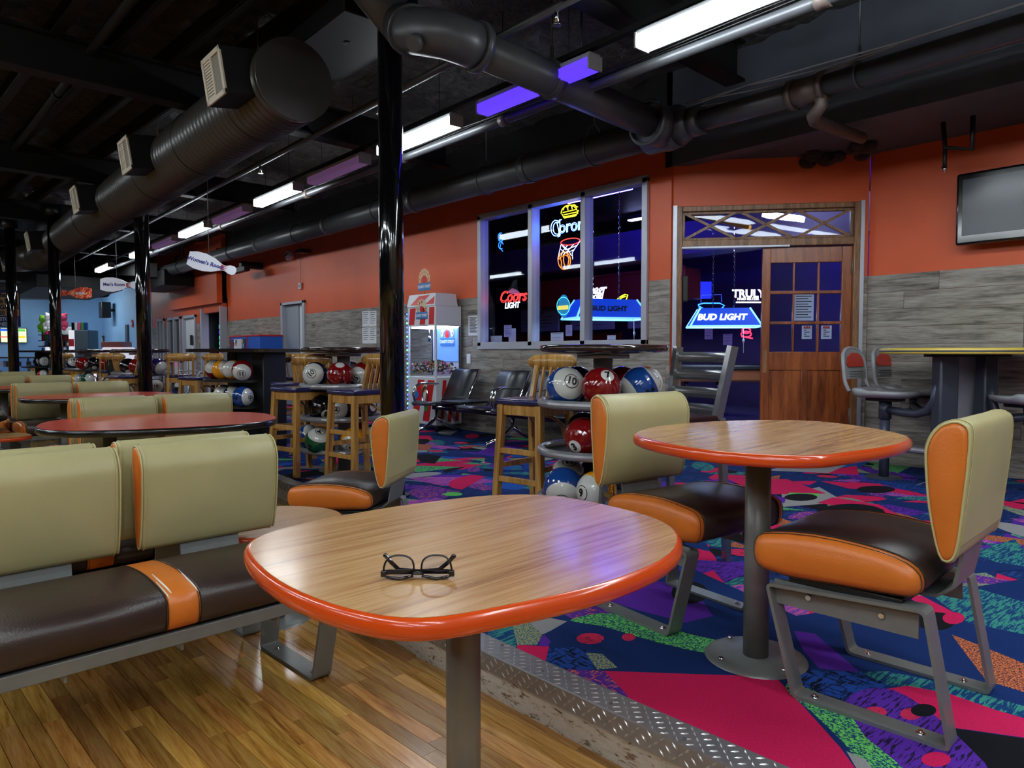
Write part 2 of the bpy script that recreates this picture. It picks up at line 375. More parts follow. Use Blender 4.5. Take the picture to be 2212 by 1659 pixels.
rest.T = Matrix.Identity(4); rs = rest.build('plank_field', ['plank'], floor); rs['kind'] = 'stuff'
far = MB()
for k in range(200):
    vv = -13.5 + k * .0605
    far.T = Matrix.Translation(lane(-29, vv, 0)) @ Matrix.Rotation(DL, 4, 'Z'); far.box(-30, 30.2, -.0295, .0295, -.012, -.0005)
far.T = Matrix.Identity(4); fo = far.build('plank_field', ['plank'], floor); fo['kind'] = 'stuff'
# ---- raised carpet floor with its worn curb and diamond plate nosing
nose = NOSE
ns = []
for i in range(len(nose) - 1):
    p0, p1, p2, p3 = nose[max(0, i - 1)], nose[i], nose[i + 1], nose[min(len(nose) - 1, i + 2)]
    for j in range(4):
        t = j / 4; ns.append(tuple(.5 * (2 * p1[a] + (p2[a] - p0[a]) * t + (2 * p0[a] - 5 * p1[a] + 4 * p2[a] - p3[a]) * t * t + (3 * p1[a] - p0[a] - 3 * p2[a] + p3[a]) * t ** 3) for a in range(2)))
ns.append(nose[-1])
def off(pts, d):
    out = []
    for i, p in enumerate(pts):
        a, b = pts[max(0, i - 1)], pts[min(len(pts) - 1, i + 1)]; t = Vector((b[0] - a[0], b[1] - a[1])).normalized()
        out.append((p[0] + t.y * d, p[1] - t.x * d))   # + = towards the carpet
    return out
def LL(p, z): q = lane(p[0], p[1], z); return (q.x, q.y, q.z)
curb = MB(); a_ = [LL(p, -.01) for p in off(ns, .012)]; b_ = [LL(p, .145) for p in off(ns, .012)]; n_ = len(ns)
curb.add(a_ + b_, [(i, i + 1, n_ + i + 1, n_ + i) for i in range(n_ - 1)], 0)
top = [LL(p, .1475) for p in off(ns, .03)]
plat = MB(); wl = [(-22.6, 12.0), (1.8, 12.0)]
ring = [(x, y) for x, y, z in top] + wl
plat.add([(x, y, .1475) for x, y in ring], [tuple(range(len(ring)))])
raised = struct(plat.build('raised_floor', [twotone('carpet_navy_base', (22, 44, 96), (34, 66, 130), 'hatch', 90, .56, .5)]))
struct(curb.build('trim_1', ['worn']))
pl = MB(); P = [(.0, .092), (.0, .150), (.004, .1535), (.1, .1535), (.1, .149)]
rings = [[LL(p, z) for p in off(ns, d)] for d, z in P]
for k in range(len(P) - 1):
    pl.add(rings[k] + rings[k + 1], [(i, i + 1, n_ + i + 1, n_ + i) for i in range(n_ - 1)], 0, False)
plate = struct(pl.build('trim_2', ['diamond']))
lug = MB()
def addlug(c, t, nrm, L_=.012, W_=.0030, H_=.0026):
    t = t.normalized(); s_ = nrm.cross(t); c = Vector(c)
    lug.add([c - t * L_, c + s_ * W_, c + t * L_, c - s_ * W_, c + nrm * H_ - t * L_ * .45, c + nrm * H_ + t * L_ * .45], [(0, 3, 4), (3, 5, 4), (3, 2, 5), (2, 1, 5), (1, 4, 5), (1, 0, 4)], 0, False)
acc = 0.0; dens = []
for i in range(n_ - 1):
    a, b = Vector(ns[i]), Vector(ns[i + 1]); seg = (b - a).length
    while acc < seg: dens.append((a + (b - a) * (acc / seg), (b - a).normalized())); acc += .0195 if ns[i][0] > -6.6 else 1.0
    acc -= seg
for k, (p, t) in enumerate(dens):
    if p.x < -6.6: continue
    nv = Vector((t.y, -t.x))
    for j in range(5):
        if (k + j) % 2: continue
        q = p + nv * (.012 + j * .0185); ang = PI / 4 if ((k + j) // 2 + j) % 2 else -PI / 4
        tt = Matrix.Rotation(ang, 2) @ t; c = lane(q.x, q.y, .1535); T3 = lane(tt.x, tt.y, 0)
        addlug(c, T3, Vector((0, 0, 1)))
    for j in range(3):
        if (k + j) % 2: continue
        q = p; tl = lane(t.x, t.y, 0); s1 = 1 if ((k + j) // 2) % 2 else -1; c = lane(q.x, q.y,   .105 + j * .0175); nn = -lane(nv.x, nv.y, 0)
        addlug(c, tl + Vector((0, 0, s1)), nn.normalized())
lg = lug.build('tread_lug', ['lug'], plate); lg['kind'] = 'stuff'
sc_ = MB()
for px, py in ((1172, 1449), (1320, 1519), (1479, 1596), (1085, 1393)):
    c = onz(px, py, .154); sc_.cyl(c, c + Vector((0, 0, .002)), .006, n=10)
sc_.build('plate_screw', ['greyflat'], plate)
# ---- carpet pattern, inlaid pieces of pile
CM = {'navy': twotone('pile_navy', (20, 46, 102), 0, 'solid'), 'pink': twotone('pile_pink', (206, 30, 88), 0, 'solid'), 'purple': twotone('pile_purple', (92, 40, 158), 0, 'solid'),
      'black': twotone('pile_black', (20, 22, 28), 0, 'solid'), 'grey': twotone('pile_grey', (150, 150, 152), 0, 'solid'), 'blue': twotone('pile_blue', (34, 84, 168), 0, 'solid'),
      'green': twotone('pile_green_speckle', (24, 70, 104), (112, 210, 98), 'speckle', 150, .5), 'teal': twotone('pile_teal_hatch', (20, 62, 112), (60, 140, 128), 'hatch', 130, .5, .4),
      'olive': twotone('pile_olive_speckle', (38, 84, 134), (168, 174, 98), 'speckle', 160, .5), 'phatch': twotone('pile_purple_black_hatch', (90, 44, 162), (34, 24, 60), 'hatch', 120, .56, 1.2),
      'ohatch': twotone('pile_purple_orange_hatch', (84, 44, 146), (226, 112, 72), 'weave', 120, .54, .3), 'bhatch': twotone('pile_blue_black_weave', (30, 70, 150), (12, 16, 30), 'weave', 110, .5, .9),
      'orange': twotone('pile_orange_speckle', (40, 40, 66), (224, 124, 66), 'speckle', 160, .5), 'pinkh': twotone('pile_pink_black_weave', (206, 44, 88), (40, 18, 36), 'weave', 120, .56, .6),
      'lime': twotone('pile_lime', (100, 200, 92), 0, 'solid'), 'mauve': twotone('pile_mauve_hatch', (104, 66, 170), (196, 90, 150), 'hatch', 130, .5, .8)}
CN = list(CM); cp = MB(); lay = [0]
def clip(poly, a, b, c):   # keep a*x+b*y>=c
    out = []
    for i in range(len(poly)):
        p, q = poly[i - 1], poly[i]; dp = a * p[0] + b * p[1] - c; dq = a * q[0] + b * q[1] - c
        if (dp >= 0) != (dq >= 0): t = dp / (dp - dq); out.append((p[0] + (q[0] - p[0]) * t, p[1] + (q[1] - p[1]) * t))
        if dq >= 0: out.append(q)
    return out
def piece(poly, m):
    if sum(p[0] for p in poly) / len(poly) > -2.6: poly = clip(poly, 0, 1, 1.682); poly = clip(poly, 1, 0, -2.95) if poly else poly
    else: poly = clip(poly, 0, 1, 2.745); poly = clip(poly, -1, 0, 2.5) if poly else poly
    if len(poly) < 3: return
    lay[0] += 1; z = .1478 + lay[0] * 1.6e-6
    cp.add([LL(p, z) for p in poly], [tuple(range(len(poly)))], CN.index(m))
def ell(cx, cy, rx, ry, rot=0, n=22, a0=0, a1=2 * PI):
    return [(cx + rx * math.cos(t) * math.cos(rot) - ry * math.sin(t) * math.sin(rot), cy + rx * math.cos(t) * math.sin(rot) + ry * math.sin(t) * math.cos(rot)) for t in [a0 + (a1 - a0) * i / n for i in range(n)]]
RC = random.Random(21)
for i in range(1300):
    u = 1.5 - 17.5 * (i % 650) / 650 + RC.uniform(-.6, .6); v = RC.uniform(1.7, 7.8)
    if i >= 650: u = RC.uniform(-6.5, 1.2)
    m = RC.choice(['navy', 'navy', 'navy', 'blue', 'teal', 'teal', 'pink', 'pink', 'pink', 'purple', 'mauve', 'phatch', 'black', 'grey', 'green', 'olive', 'ohatch', 'orange', 'bhatch'])
    k = RC.random(); s = RC.uniform(.18, .5); r0 = RC.uniform(0, PI)
    if k < .22: poly = ell(u, v, s * .8, s * .3, r0)
    elif k < .42: poly = ell(u, v, s * .8, s * .5, r0, a1=PI)
    elif k < .62: poly = [(u + s * math.cos(r0), v + s * math.sin(r0)), (u + s * .9 * math.cos(r0 + 2.3), v + s * .9 * math.sin(r0 + 2.3)), (u + s * .4 * math.cos(r0 + 3.6), v + s * .4 * math.sin(r0 + 3.6))]
    elif k < .84: a = s * .9; b = s * .5; poly = [(u - a * math.cos(r0), v - a * math.sin(r0)), (u + b * math.sin(r0), v - b * math.cos(r0)), (u + a * math.cos(r0 + .2), v + a * math.sin(r0 + .2)), (u - b * .8 * math.sin(r0), v + b * .8 * math.cos(r0))]
    else: poly = ell(u, v, .05 + s * .08, .04 + s * .07, r0, 12); m = RC.choice(['pink', 'pinkh', 'black', 'lime', 'blue'])
    piece(poly, m)
def PX(pts, m, sm=0):
    P2 = [tolane(onz(x, y, .15)) for x, y in pts]
    piece(smooth2(P2, sm) if sm else P2, m)
def PE(x, y, rx, ry, m): PX([(x + rx * math.cos(t), y + ry * math.sin(t)) for t in [2 * PI * i / 16 for i in range(16)]], m)
PX([(1000, 1300), (1300, 1250), (1500, 1230), (1720, 1330), (2212, 1250), (2300, 1400), (2300, 1760), (1640, 1700), (1200, 1500), (1000, 1400)], 'navy')
for pts, m, sm in [
    ([(1305, 1449), (1500, 1456), (1674, 1461), (1725, 1514), (1815, 1614), (1870, 1690), (1680, 1700), (1500, 1586), (1377, 1532)], 'pink', 0),
    ([(1054, 1340), (1105, 1330), (1117, 1405), (1054, 1378)], 'teal', 0),
    ([(1100, 1325), (1130, 1323), (1225, 1342), (1190, 1362), (1168, 1372), (1145, 1345)], 'grey', 0),
    ([(1103, 1330), (1138, 1340), (1172, 1370), (1160, 1393), (1117, 1393)], 'olive', 0), ([(1117, 1393), (1186, 1396), (1186, 1415), (1173, 1435), (1117, 1406)], 'pink', 0),
    ([(1165, 1385), (1175, 1370), (1190, 1385), (1184, 1396), (1165, 1396)], 'purple', 0),
    ([(1190, 1315), (1300, 1283), (1330, 1292), (1320, 1330), (1240, 1338)], 'ohatch', 0),
    ([(1320, 1300), (1350, 1266), (1420, 1255), (1500, 1272), (1540, 1330), (1480, 1345), (1380, 1318)], 'purple', 0),
    ([(1230, 1340), (1290, 1325), (1340, 1328), (1400, 1345), (1500, 1372), (1580, 1392), (1572, 1414), (1480, 1402), (1380, 1376), (1300, 1352)], 'green', 2),
    ([(1185, 1400), (1240, 1398), (1275, 1408), (1282, 1446), (1200, 1446), (1178, 1432)], 'bhatch', 0),
    ([(1265, 1410), (1300, 1412), (1335, 1442), (1290, 1446)], 'olive', 0),
    ([(1200, 1444), (1305, 1449), (1345, 1490), (1377, 1532), (1300, 1500), (1235, 1466)], 'ohatch', 0),
    ([(1715, 1362), (1760, 1368), (1857, 1451), (1770, 1444), (1735, 1405)], 'purple', 0),
    ([(1690, 1458), (1740, 1446), (1860, 1451), (1920, 1478), (1880, 1500), (1820, 1512), (1740, 1508)], 'bhatch', 0),
    ([(1857, 1451), (1920, 1450), (2050, 1478), (2212, 1525), (2212, 1560), (2050, 1505), (1920, 1480)], 'teal', 0),
    ([(1915, 1488), (1960, 1481), (2050, 1498), (2150, 1533), (2260, 1565), (2260, 1600), (2100, 1577), (2060, 1572), (2000, 1548)], 'pink', 0),
    ([(2055, 1572), (2260, 1602), (2300, 1700), (2160, 1690), (2090, 1622)], 'black', 0),
    ([(1825, 1512), (1870, 1488), (1930, 1490), (2000, 1530), (2080, 1600), (2150, 1690), (2010, 1690), (1890, 1620), (1840, 1560)], 'phatch', 2),
    ([(1700, 1476), (1760, 1492), (1830, 1534), (1868, 1590), (1985, 1690), (1900, 1690), (1826, 1608), (1756, 1540), (1706, 1499)], 'green', 2),
    ([(1828, 1622), (1870, 1640), (1905, 1690), (1868, 1690)], 'grey', 0),
    ([(2055, 1370), (2120, 1395), (2230, 1440), (2230, 1500), (2130, 1470)], 'orange', 0),
    ([(1960, 1290), (1990, 1286), (2085, 1335), (2050, 1342), (2000, 1310)], 'pink', 0), ([(2000, 1275), (2090, 1265), (2212, 1300), (2212, 1370), (2090, 1345)], 'teal', 0),
    ([(1570, 1033), (1700, 1035), (1785, 1066), (1640, 1068)], 'pink', 0), ([(1765, 1086), (1800, 1074), (1900, 1090), (1940, 1112), (1860, 1100)], 'pink', 0),
    ([(1705, 1064), (1770, 1066), (1768, 1072), (1700, 1070)], 'lime', 0), ([(1830, 1040), (1900, 1045), (1928, 1058), (1860, 1056)], 'pink', 0),
    ([(1500, 1600), (1480, 1590)], 'navy', 0)]:
    if len(pts) > 2: PX(pts, m, sm)
for x, y, rx, ry, m in [(1275, 1379, 30, 12, 'pinkh'), (1358, 1376, 15, 8, 'pinkh'), (1890, 1538, 26, 12, 'pinkh'), (1968, 1542, 24, 13, 'pinkh'), (1995, 1534, 28, 14, 'black'), (2022, 1640, 32, 16, 'pink'),
                        (2022, 1342, 42, 20, 'black'), (2060, 1335, 24, 13, 'pink'), (1838, 1108, 75, 20, 'black'), (1892, 1057, 42, 8, 'black'), (1730, 1074, 36, 8, 'black'), (1490, 1280, 40, 24, 'black')]: PE(x, y, rx, ry, m)
cpo = cp.build('carpet_inlay', [CM[k] for k in CN], raised); cpo['kind'] = 'stuff'
# ---- walls
ZT = 3.9
def wallseg(mb, x0, x1, y0, y1, z0, z1, m): mb.box(x0, x1, y0, y1, z0, z1, m)
WX0, WX1, WZ0, WZ1 = -7.16, -4.488, 1.247, 2.885     # window
DX0, DX1, DZ1 = -13.32, -12.36, 2.07                 # pale door
wb = MB(); Y0 = 5.6; Y1 = 5.72
for a, b, c, d in ((-16.45, DX0, C, ZT), (DX0, DX1, DZ1, ZT), (DX1, WX0, C, ZT), (WX0, WX1, C, WZ0), (WX0, WX1, WZ1, ZT), (WX1, -4.20, C, ZT)): wb.box(a, b, Y0, Y1, c, d)
wall = struct(wb.build('wall_back', ['orange'])); ub = MB(); ub.rb(-16.45, -4.26, 5.592, 5.6, 3.28, ZT, .001); struct(ub.build('trim_6', ['black']))
A_ = Vector((-4.20, 5.63, 0)); B_ = Vector((-2.87, 6.78, 0)); dd = (B_ - A_).normalized(); nd = Vector((-dd.y, dd.x, 0)); DLn = (B_ - A_).length; dang = math.atan2(dd.y, dd.x)
wr = MB(); wr.box(B_.x, 3.0, 6.8, 6.92, C, 2.99); wallr = struct(wr.build('wall_right', ['orange']))
wdm = MB(); wdm.T = Matrix.Translation(A_) @ Matrix.Rotation(dang, 4, 'Z')
def s_of(px, py): p = onpl(px, py, A_, nd); return ((p - A_).dot(dd), p.z)
sL, _ = s_of(1459, 700); sR, _ = s_of(1853, 700); zTop = s_of(1656, 442)[1]; zTr = s_of(1656, 530)[1]
wdm.box(0, sL, 0, .12, C, 2.99); wdm.box(sR, DLn, 0, .12, C, 2.99); wdm.box(sL, sR, 0, .12, zTop, 2.99)
walld = struct(wdm.build('wall_door', ['orange']))
def planks(parent, T, x0, x1, holes, seed):
    rr = random.Random(seed); z = C; row = 0
    while z < 1.86:
        h = min(.1565, 1.875 - z); x = x0 - rr.choice((.0, .35, .62, .9)); 
        while x < x1:
            a, b = max(x0, x), min(x1, x + 1.22); spans = [(a, b)]
            for hx0, hx1, hz0, hz1 in holes:
                if z + h / 2 > hz0 and z + h / 2 < hz1:
                    spans = [q for s0, s1 in spans for q in ((s0, min(s1, hx0)), (max(s0, hx1), s1)) if q[1] - q[0] > .008]
            for s0, s1 in spans:
                if s1 - s0 < .008: continue
                mb = MB().rb(-(s1 - s0) / 2 + .0008, (s1 - s0) / 2 - .0008, -.008, 0, 0.0008, h - .0008, .0015, 0, 1)
                o = mb.build('plank', ['wains'], parent); o.matrix_local = T @ Matrix.Translation(Vector(((s0 + s1) / 2, 0, z)))
            x += 1.22
        z += h; row += 1
planks(wall, Matrix.Translation((0, Y0 - .0005, 0)), -16.45, -4.20, [(WX0 - .03, WX1 + .03, WZ0 - .04, 3), (DX0 - .05, DX1 + .05, 0, DZ1 + .1)], 3)
planks(wallr, Matrix.Translation((0, 6.7995, 0)), B_.x - .005, 1.2, [], 4)
planks(walld, Matrix.Translation(A_ - nd * .0005) @ Matrix.Rotation(dang, 4, 'Z'), 0, DLn, [(sL - .034, sR + .03, 0, 3)], 5)
# left part: soffit box, recess, doors, far blue walls
so = MB(); so.box(-20.2, -16.45, 5.38, 5.72, 2.28, 3.5); struct(so.build('wall_soffit', ['orange']))
wf = MB()
for a, b, c, d in ((-22.4, -21.75, C, ZT), (-21.75, -21.1, 2.1, ZT), (-21.1, -20.75, C, ZT), (-20.75, -19.55, 2.1, ZT), (-19.55, -19.35, C, ZT), (-19.35, -18.3, 2.1, ZT), (-18.3, -17.8, C, ZT), (-17.8, -16.45, 2.1, ZT), ): wf.box(a, b, 5.5, 5.62, c, d)
wallf = struct(wf.build('wall_far_left', ['orange']))
planks(wallf, Matrix.Translation((0, 5.4995, 0)), -22.4, -17.8, [(-21.78, -21.07, 0, 3), (-20.78, -19.52, 0, 3), (-19.38, -18.27, 0, 3)], 6)
bl = MB(); bl.box(-31, -22.4, 5.85, 5.97, 0, ZT); bl.box(-22.5, -22.38, 5.5, 5.97, 0, ZT); struct(bl.build('wall_arcade_side', ['blue']))
bf = MB(); bf.box(-31.12, -31, -12, 5.97, 0, ZT); struct(bf.build('wall_arcade_end', ['blue']))
sw = MB(); sw.box(-32, 4, -13.2, -13, 0, ZT); struct(sw.build('wall_lanes', [mat('dark_lane_wall', (60, 58, 66), .7, var=.1)]))
bk = MB(); bk.box(3.0, 3.15, -13, 9, 0, ZT); struct(bk.build('wall_behind', [mat('beige_rear_wall', (150, 130, 110), .7, var=.1)]))
# header beam over the recess, recess ceiling
hb = MB(); hb.box(-4.26, 3.0, 5.6, 5.74, 2.94, ZT); hb.box(-4.2, 3.0, 5.74, 6.92, 2.985, 3.05)
struct(hb.build('trim_3', [mat('charcoal_header_paint', (72, 78, 88), .6, var=.12, vscale=3)]))
fz = MB(); fz.box(-4.262, -4.2, 5.58, 5.76, 2.93, 3.2); struct(fz.build('trim_4', ['black']))
# ---- ceiling: bumpy black insulation between steel, plus joists and beams
ce = MB(); nx, ny = 150, 90
vs = []
from mathutils import noise as mn
for i in range(nx + 1):
    for j in range(ny + 1):
        x = 3.2 - 24 * (i / nx); y = -8 + 14 * j / ny
        z = ZT + .09 * mn.turbulence(Vector((x * 2.1, y * 2.1, 0)), 4, True) - .12 + .05 * mn.noise(Vector((x * 7, y * 7, 3)))
        vs.append((x, y, z))
ce.add(vs, [(i * (ny + 1) + j, i * (ny + 1) + j + 1, (i + 1) * (ny + 1) + j + 1, (i + 1) * (ny + 1) + j) for i in range(nx) for j in range(ny)], 0, True)
ce.box(-32, 3.2, -13.2, 12, 4.05, 4.2); 
insul, N, Lk, B = base('black_sprayed_insulation'); B.inputs['Roughness'].default_value = .3
nn_ = noise(N, Lk, coords(N, Lk, 'World'), 9, 8, .65, 1.5); bump(N, Lk, B, nn_, 1.0, .09)
Lk.new(ramp(N, Lk, nn_, [(.35, lin((8, 8, 8))), (.64, lin((84, 80, 76)))]), B.inputs['Base Color'])  # paler crests put highlights on the black foam into its colour
ceil = struct(ce.build('ceiling', [insul]))
for k in range(19):
    v = -3.6 + k * .42
    if v > 3.0: continue
    j = MB(); p, q = lane(3, v, 3.72), lane(-24, v, 3.72); j.bar(p, q, .045, .16); j.bar(p - Vector((0, 0, .07)), q - Vector((0, 0, .07)), .08, .012); struct(j.build('ceiling_joist', ['ceilblack'], ceil))
for k, u in enumerate((1.0, -2.9, -6.6, -10.3, -14.0, -17.7, -21.4)):
    bmm = MB(); p, q = lane(u, -12, 3.5), lane(u, 5.4, 3.5); bmm.bar(p, q, .03, .3); bmm.bar(p - Vector((0, 0, .15)), q - Vector((0, 0, .15)), .17, .022); bmm.bar(p + Vector((0, 0, .15)), q + Vector((0, 0, .15)), .17, .022)
    struct(bmm.build('ceiling_beam', ['ceilblack'], ceil))
# arcade soffit at the far end
af = MB(); af.box(-22.8, -22.4, -4.0, 5.9, 3.02, ZT); af.box(-31, -22.4, -12, 5.9, 3.35, 3.45); struct(af.build('ceiling_bulkhead', ['ceilblack']))
# ---- window 1 in the back wall: pale frame, three panes
def yb(mb, x0, x1, y0, y1, z0, z1, m=0): mb.rb(x0, x1, y0, y1, z0, z1, .004, m, 1)
wm = thing('window_1', 'wide three pane interior window in pale metal frame with neon signs behind', 'window', (0, 0, 0)); wm['kind'] = 'structure'
del wm['category']; del wm['label']
fm = MB(); fw_ = .05
xa = ony(1148, 600, 5.6).x; xb = ony(1262, 600, 5.6).x
for x0, x1, z0, z1 in ((WX0 - .02, WX1 + .02, WZ1 - fw_, WZ1 + .02), (WX0 - .02, WX1 + .02, WZ0 - .04, WZ0 + fw_), (WX0 - .02, WX0 + fw_, WZ0, WZ1), (WX1 - fw_, WX1 + .02, WZ0, WZ1), (xa - .035, xa + .035, WZ0, WZ1), (xb - .035, xb + .035, WZ0, WZ1)):
    yb(fm, x0, x1, 5.57, 5.7, z0, z1)
MT['winframe'] = mat('pale_window_frame', (176, 178, 190), .4, metal=.2)
fm.build('window_frame', ['winframe'], wm)
for a, b in ((WX0 + .03, xa - .02), (xa + .02, xb - .02), (xb + .02, WX1 - .03)): MB().box(a, b, 5.645, 5.651, WZ0 + .03, WZ1 - .03).build('pane', ['glass'], wm)
# ---- door 1 (pale door in back wall)
d1 = thing('door_1', '', 'x'); del d1['category']; del d1['label']; d1['kind'] = 'structure'
m_ = MB(); yb(m_, DX0 - .05, DX0 + .03, 5.56, 5.72, C, DZ1 + .05); yb(m_, DX1 - .03, DX1 + .05, 5.56, 5.72, C, DZ1 + .05); yb(m_, DX0 - .05, DX1 + .05, 5.56, 5.72, DZ1, DZ1 + .05); m_.build('door_frame', ['winframe'], d1)
MT['palegrey'] = mat('pale_grey_door_paint', (146, 154, 164), .5)
MB().rb(DX0 + .03, (DX0 + DX1) / 2 + .12, 5.64, 5.68, C + .01, DZ1, .004, 0, 1).build('door_leaf', ['palegrey'], d1)
MB().rb((DX0 + DX1) / 2 + .13, DX1 - .03, 5.66, 5.70, C + .01, DZ1, .004, 0, 1).build('side_panel', ['white'], d1)
MB().rb((DX0 + DX1) / 2 + .16, (DX0 + DX1) / 2 + .36, 5.62, 5.66, C + .01, 1.02, .004, 0, 1).build('kick_panel', ['greyflat'], d1)
# ---- far left: window and white door, dark opening
def simplewin(n, x0, x1, z0, z1, y, leafmat, name):
    t = thing(name, '', 'x'); del t['category']; del t['label']; t['kind'] = 'structure'
    m2 = MB(); yb(m2, x0, x0 + .06, y - .05, y + .12, z0, z1); yb(m2, x1 - .06, x1, y - .05, y + .12, z0, z1); yb(m2, x0, x1, y - .05, y + .12, z1 - .07, z1)
    if name.startswith('window'): yb(m2, x0, x1, y - .05, y + .12, z0 + .75, z0 + .81); yb(m2, (x0 + x1) / 2 - .03, (x0 + x1) / 2 + .03, y - .05, y + .12, z0 + .8, z1)
    m2.build('frame', ['winframe'], t); MB().box(x0 + .05, x1 - .05, y + .03, y + .05, z0, z1 - .06).build('pane' if name.startswith('window') else 'door_leaf', [leafmat], t); return t
MT['darkglass'] = mat('dark_night_glass', (16, 22, 26), .08)
simplewin(0, -20.75, -19.55, C, 2.1, 5.5, 'darkglass', 'window_2'); simplewin(0, -21.75, -21.1, C, 2.1, 5.5, 'darkglass', 'window_3')
dd2 = simplewin(0, -19.35, -18.3, C, 2.1, 5.5, 'white', 'door_2'); MB().rb(-18.75, -18.65, 5.46, 5.5, 1.35, 1.6, .004).build('vision_slot', ['ink'], dd2)
m3 = MB(); m3.rb(-18.75, -18.63, 5.50, 5.515, 1.35 - .55, 1.35 - .05, .003); m3.build('door_notice', ['paper'], dd2)
al = MB(); al.box(-17.8, -16.45, 6.6, 6.7, C, 2.4); al.box(-17.85, -17.8, 5.5, 6.7, C, 2.4); al.box(-16.45, -16.4, 5.6, 6.7, C, 2.4); al.box(-17.8, -16.45, 5.5, 6.7, 2.3, 2.4); al.box(-17.8, -16.4, 5.5, 6.7, .13, .152)
struct(al.build('wall_alcove', ['black'])); tt = MB(); yb(tt, -17.86, -17.78, 5.44, 5.62, C, 2.2); yb(tt, -16.5, -16.44, 5.44, 5.62, C, 2.2); struct(tt.build('trim_5', ['winframe']))
# ================================================================== BAR ROOM BEHIND THE WINDOW AND DOOR
# keep the bar floor behind the walls only
brf = MB(); q0 = A_ + nd * .12; q1 = B_ + nd * .12
brf.add([(-15, 5.72, .16), (-4.2, 5.72, .16), (A_.x, A_.y, .16), (B_.x, B_.y, .16), (-2.8, 6.92, .16), (1.5, 6.92, .16), (1.5, 14, .16), (-15, 14, .16)], [(0, 1, 2, 3, 4, 5, 6, 7)])
struct(brf.build('floor_bar_room', [woodmat('grey_vinyl_floor', [(.35, (74, 80, 90)), (.5, (104, 110, 118)), (.65, (130, 134, 140))], 2, 14, .25, kind='World')]))
MT['barwall'] = mat('dark_plum_wall', (84, 74, 112), .6, var=.1, vscale=2)
bw = MB(); bw.box(-15, 1.6, 11.9, 12.0, .16, 3.9); bw.box(-15.1, -15, 5.72, 12, .16, 3.9); bw.box(1.5, 1.6, 6.9, 12, .16, 3.9); struct(bw.build('wall_bar_room', ['barwall']))
bo = MB(); bo.box(-15, -10.2, 11.8, 11.9, .16, 1.6); struct(bo.build('wall_bar_dado', ['orange']))
bc = MB(); bc.box(-15, 1.6, 5.74, 12, 3.55, 3.65); struct(bc.build('ceiling_bar_room', ['ceilblack']))
bb = MB(); bb.box(-12, 1.5, 8.4, 8.8, 2.55, 3.0); bb.box(-12, 1.5, 10.2, 10.4, 2.9, 3.3); struct(bb.build('ceiling_bar_beam', ['barwall']))
bx = MB(); bx.rb(-9.6, -6.2, 8.6, 9.0, 1.95, 2.4, .02); bx.rb(-9.6, -6.2, 8.58, 8.62, 2.38, 2.42, .005); tag(bx.build('menu_canopy', [mat('dark_red_canopy', (120, 30, 30), .5)]), 'dark red bar canopy seen through the middle window pane', 'canopy')
cb_ = thing('bar_counter', 'orange fronted bar counter seen low through the window', 'counter', (0, 0, 0)); MB().rb(-10.5, -6.9, 8.2, 8.9, .16, 1.28, .02).build('counter_front', [mat('counter_orange', (176, 78, 34), .5)], cb_)
MB().rb(-10.6, -6.8, 8.1, 9.0, 1.28, 1.33, .01).build('counter_top', ['barwall'], cb_)
for i, (x, ca) in enumerate(((-9.6, 'leftmost'), (-8.3, 'middle'), (-7.0, 'rightmost'))):
    f = thing('menu_board', 'slanted %s white menu board above the bar, seen through the window' % ca, 'sign', (x, 8.9, 1.55), 0, 'menu boards above the bar')
    m2 = MB(); m2.rb(-.5, .5, -.02, .02, 0, .42, .004); m2.build('board', [mat('dim_white_board', (120, 120, 140), .7)], f)
    m2 = MB(); text(m2, ('CAN', 'NION', 'MIX')[i], (0, -.022, .34), (1, 0, 0), (0, 0, 1), .12, bold=.002)
    for k in range(4): m2.box(-.35, .35 - .1 * (k % 2), -.0235, -.0215, .26 - k * .06, .27 - k * .06)
    m2.build('lettering', ['ink'], f)
# framed pictures standing in the window and small papers on the glass
def paper_on(px0, py0, px1, py1, Y, label, lines=7, m='paper', cat='notice', name='paper_notice', group=None, txt=None):
    a = ony(px0, py1, Y); b = ony(px1, py0, Y); x0, x1, z0, z1 = a.x, b.x, a.z, b.z
    t = thing(name, label, cat, ((x0 + x1) / 2, Y, (z0 + z1) / 2), 0, group); W, H = (x1 - x0) / 2, (z1 - z0) / 2
    MB().box(-W, W, -.0015, .0015, -H, H).build('sheet', [m] if isinstance(m, str) else [m], t)
    k = MB()
    for i in range(lines):
        z = H * .8 - i * (1.6 * H / max(1, lines)); k.box(-W * .75, W * (.75 - .35 * ((i * 7) % 3) / 2), -.0026, -.0016, z - H * .03, z + H * .03)
    if txt: text(k, txt, (0, -.0022, H * .6), (1, 0, 0), (0, 0, 1), H * .35)
    if lines or txt: k.build('print', ['ink'], t)
    return t
lil = mat('lilac_paper', (190, 170, 214), .8)
paper_on(1089, 702, 1105, 728, 5.66, 'small lilac notice taped inside left window pane', 4, lil)
paper_on(1222, 702, 1236, 726, 5.66, 'small lilac notice taped inside middle window pane', 5, lil)
for (a, b, c, d, l) in ((1060, 725, 1084, 742, 'blank white card standing in left corner of window'), (1190, 718, 1217, 741, 'white card in dark frame at foot of middle pane'), (1312, 724, 1330, 741, 'small white card with dark print at foot of right pane'), (1099, 709, 1114, 741, 'grey framed card behind lilac notice in left pane')):
    paper_on(a, b, c, d, 5.78, l, 2 if 'dark' in l else 0, cat='card', name='standing_card')
paper_on(1012, 681, 1034, 725, 5.588, 'white printed schedule sheet on grey plank wall left of window', 14)
paper_on(783, 671, 798, 706, 5.588, 'upper left sheet of four taped beside the black column', 6, group='sheets beside the column'); paper_on(798, 671, 813, 706, 5.588, 'upper right sheet of four taped beside the black column', 6, group='sheets beside the column')
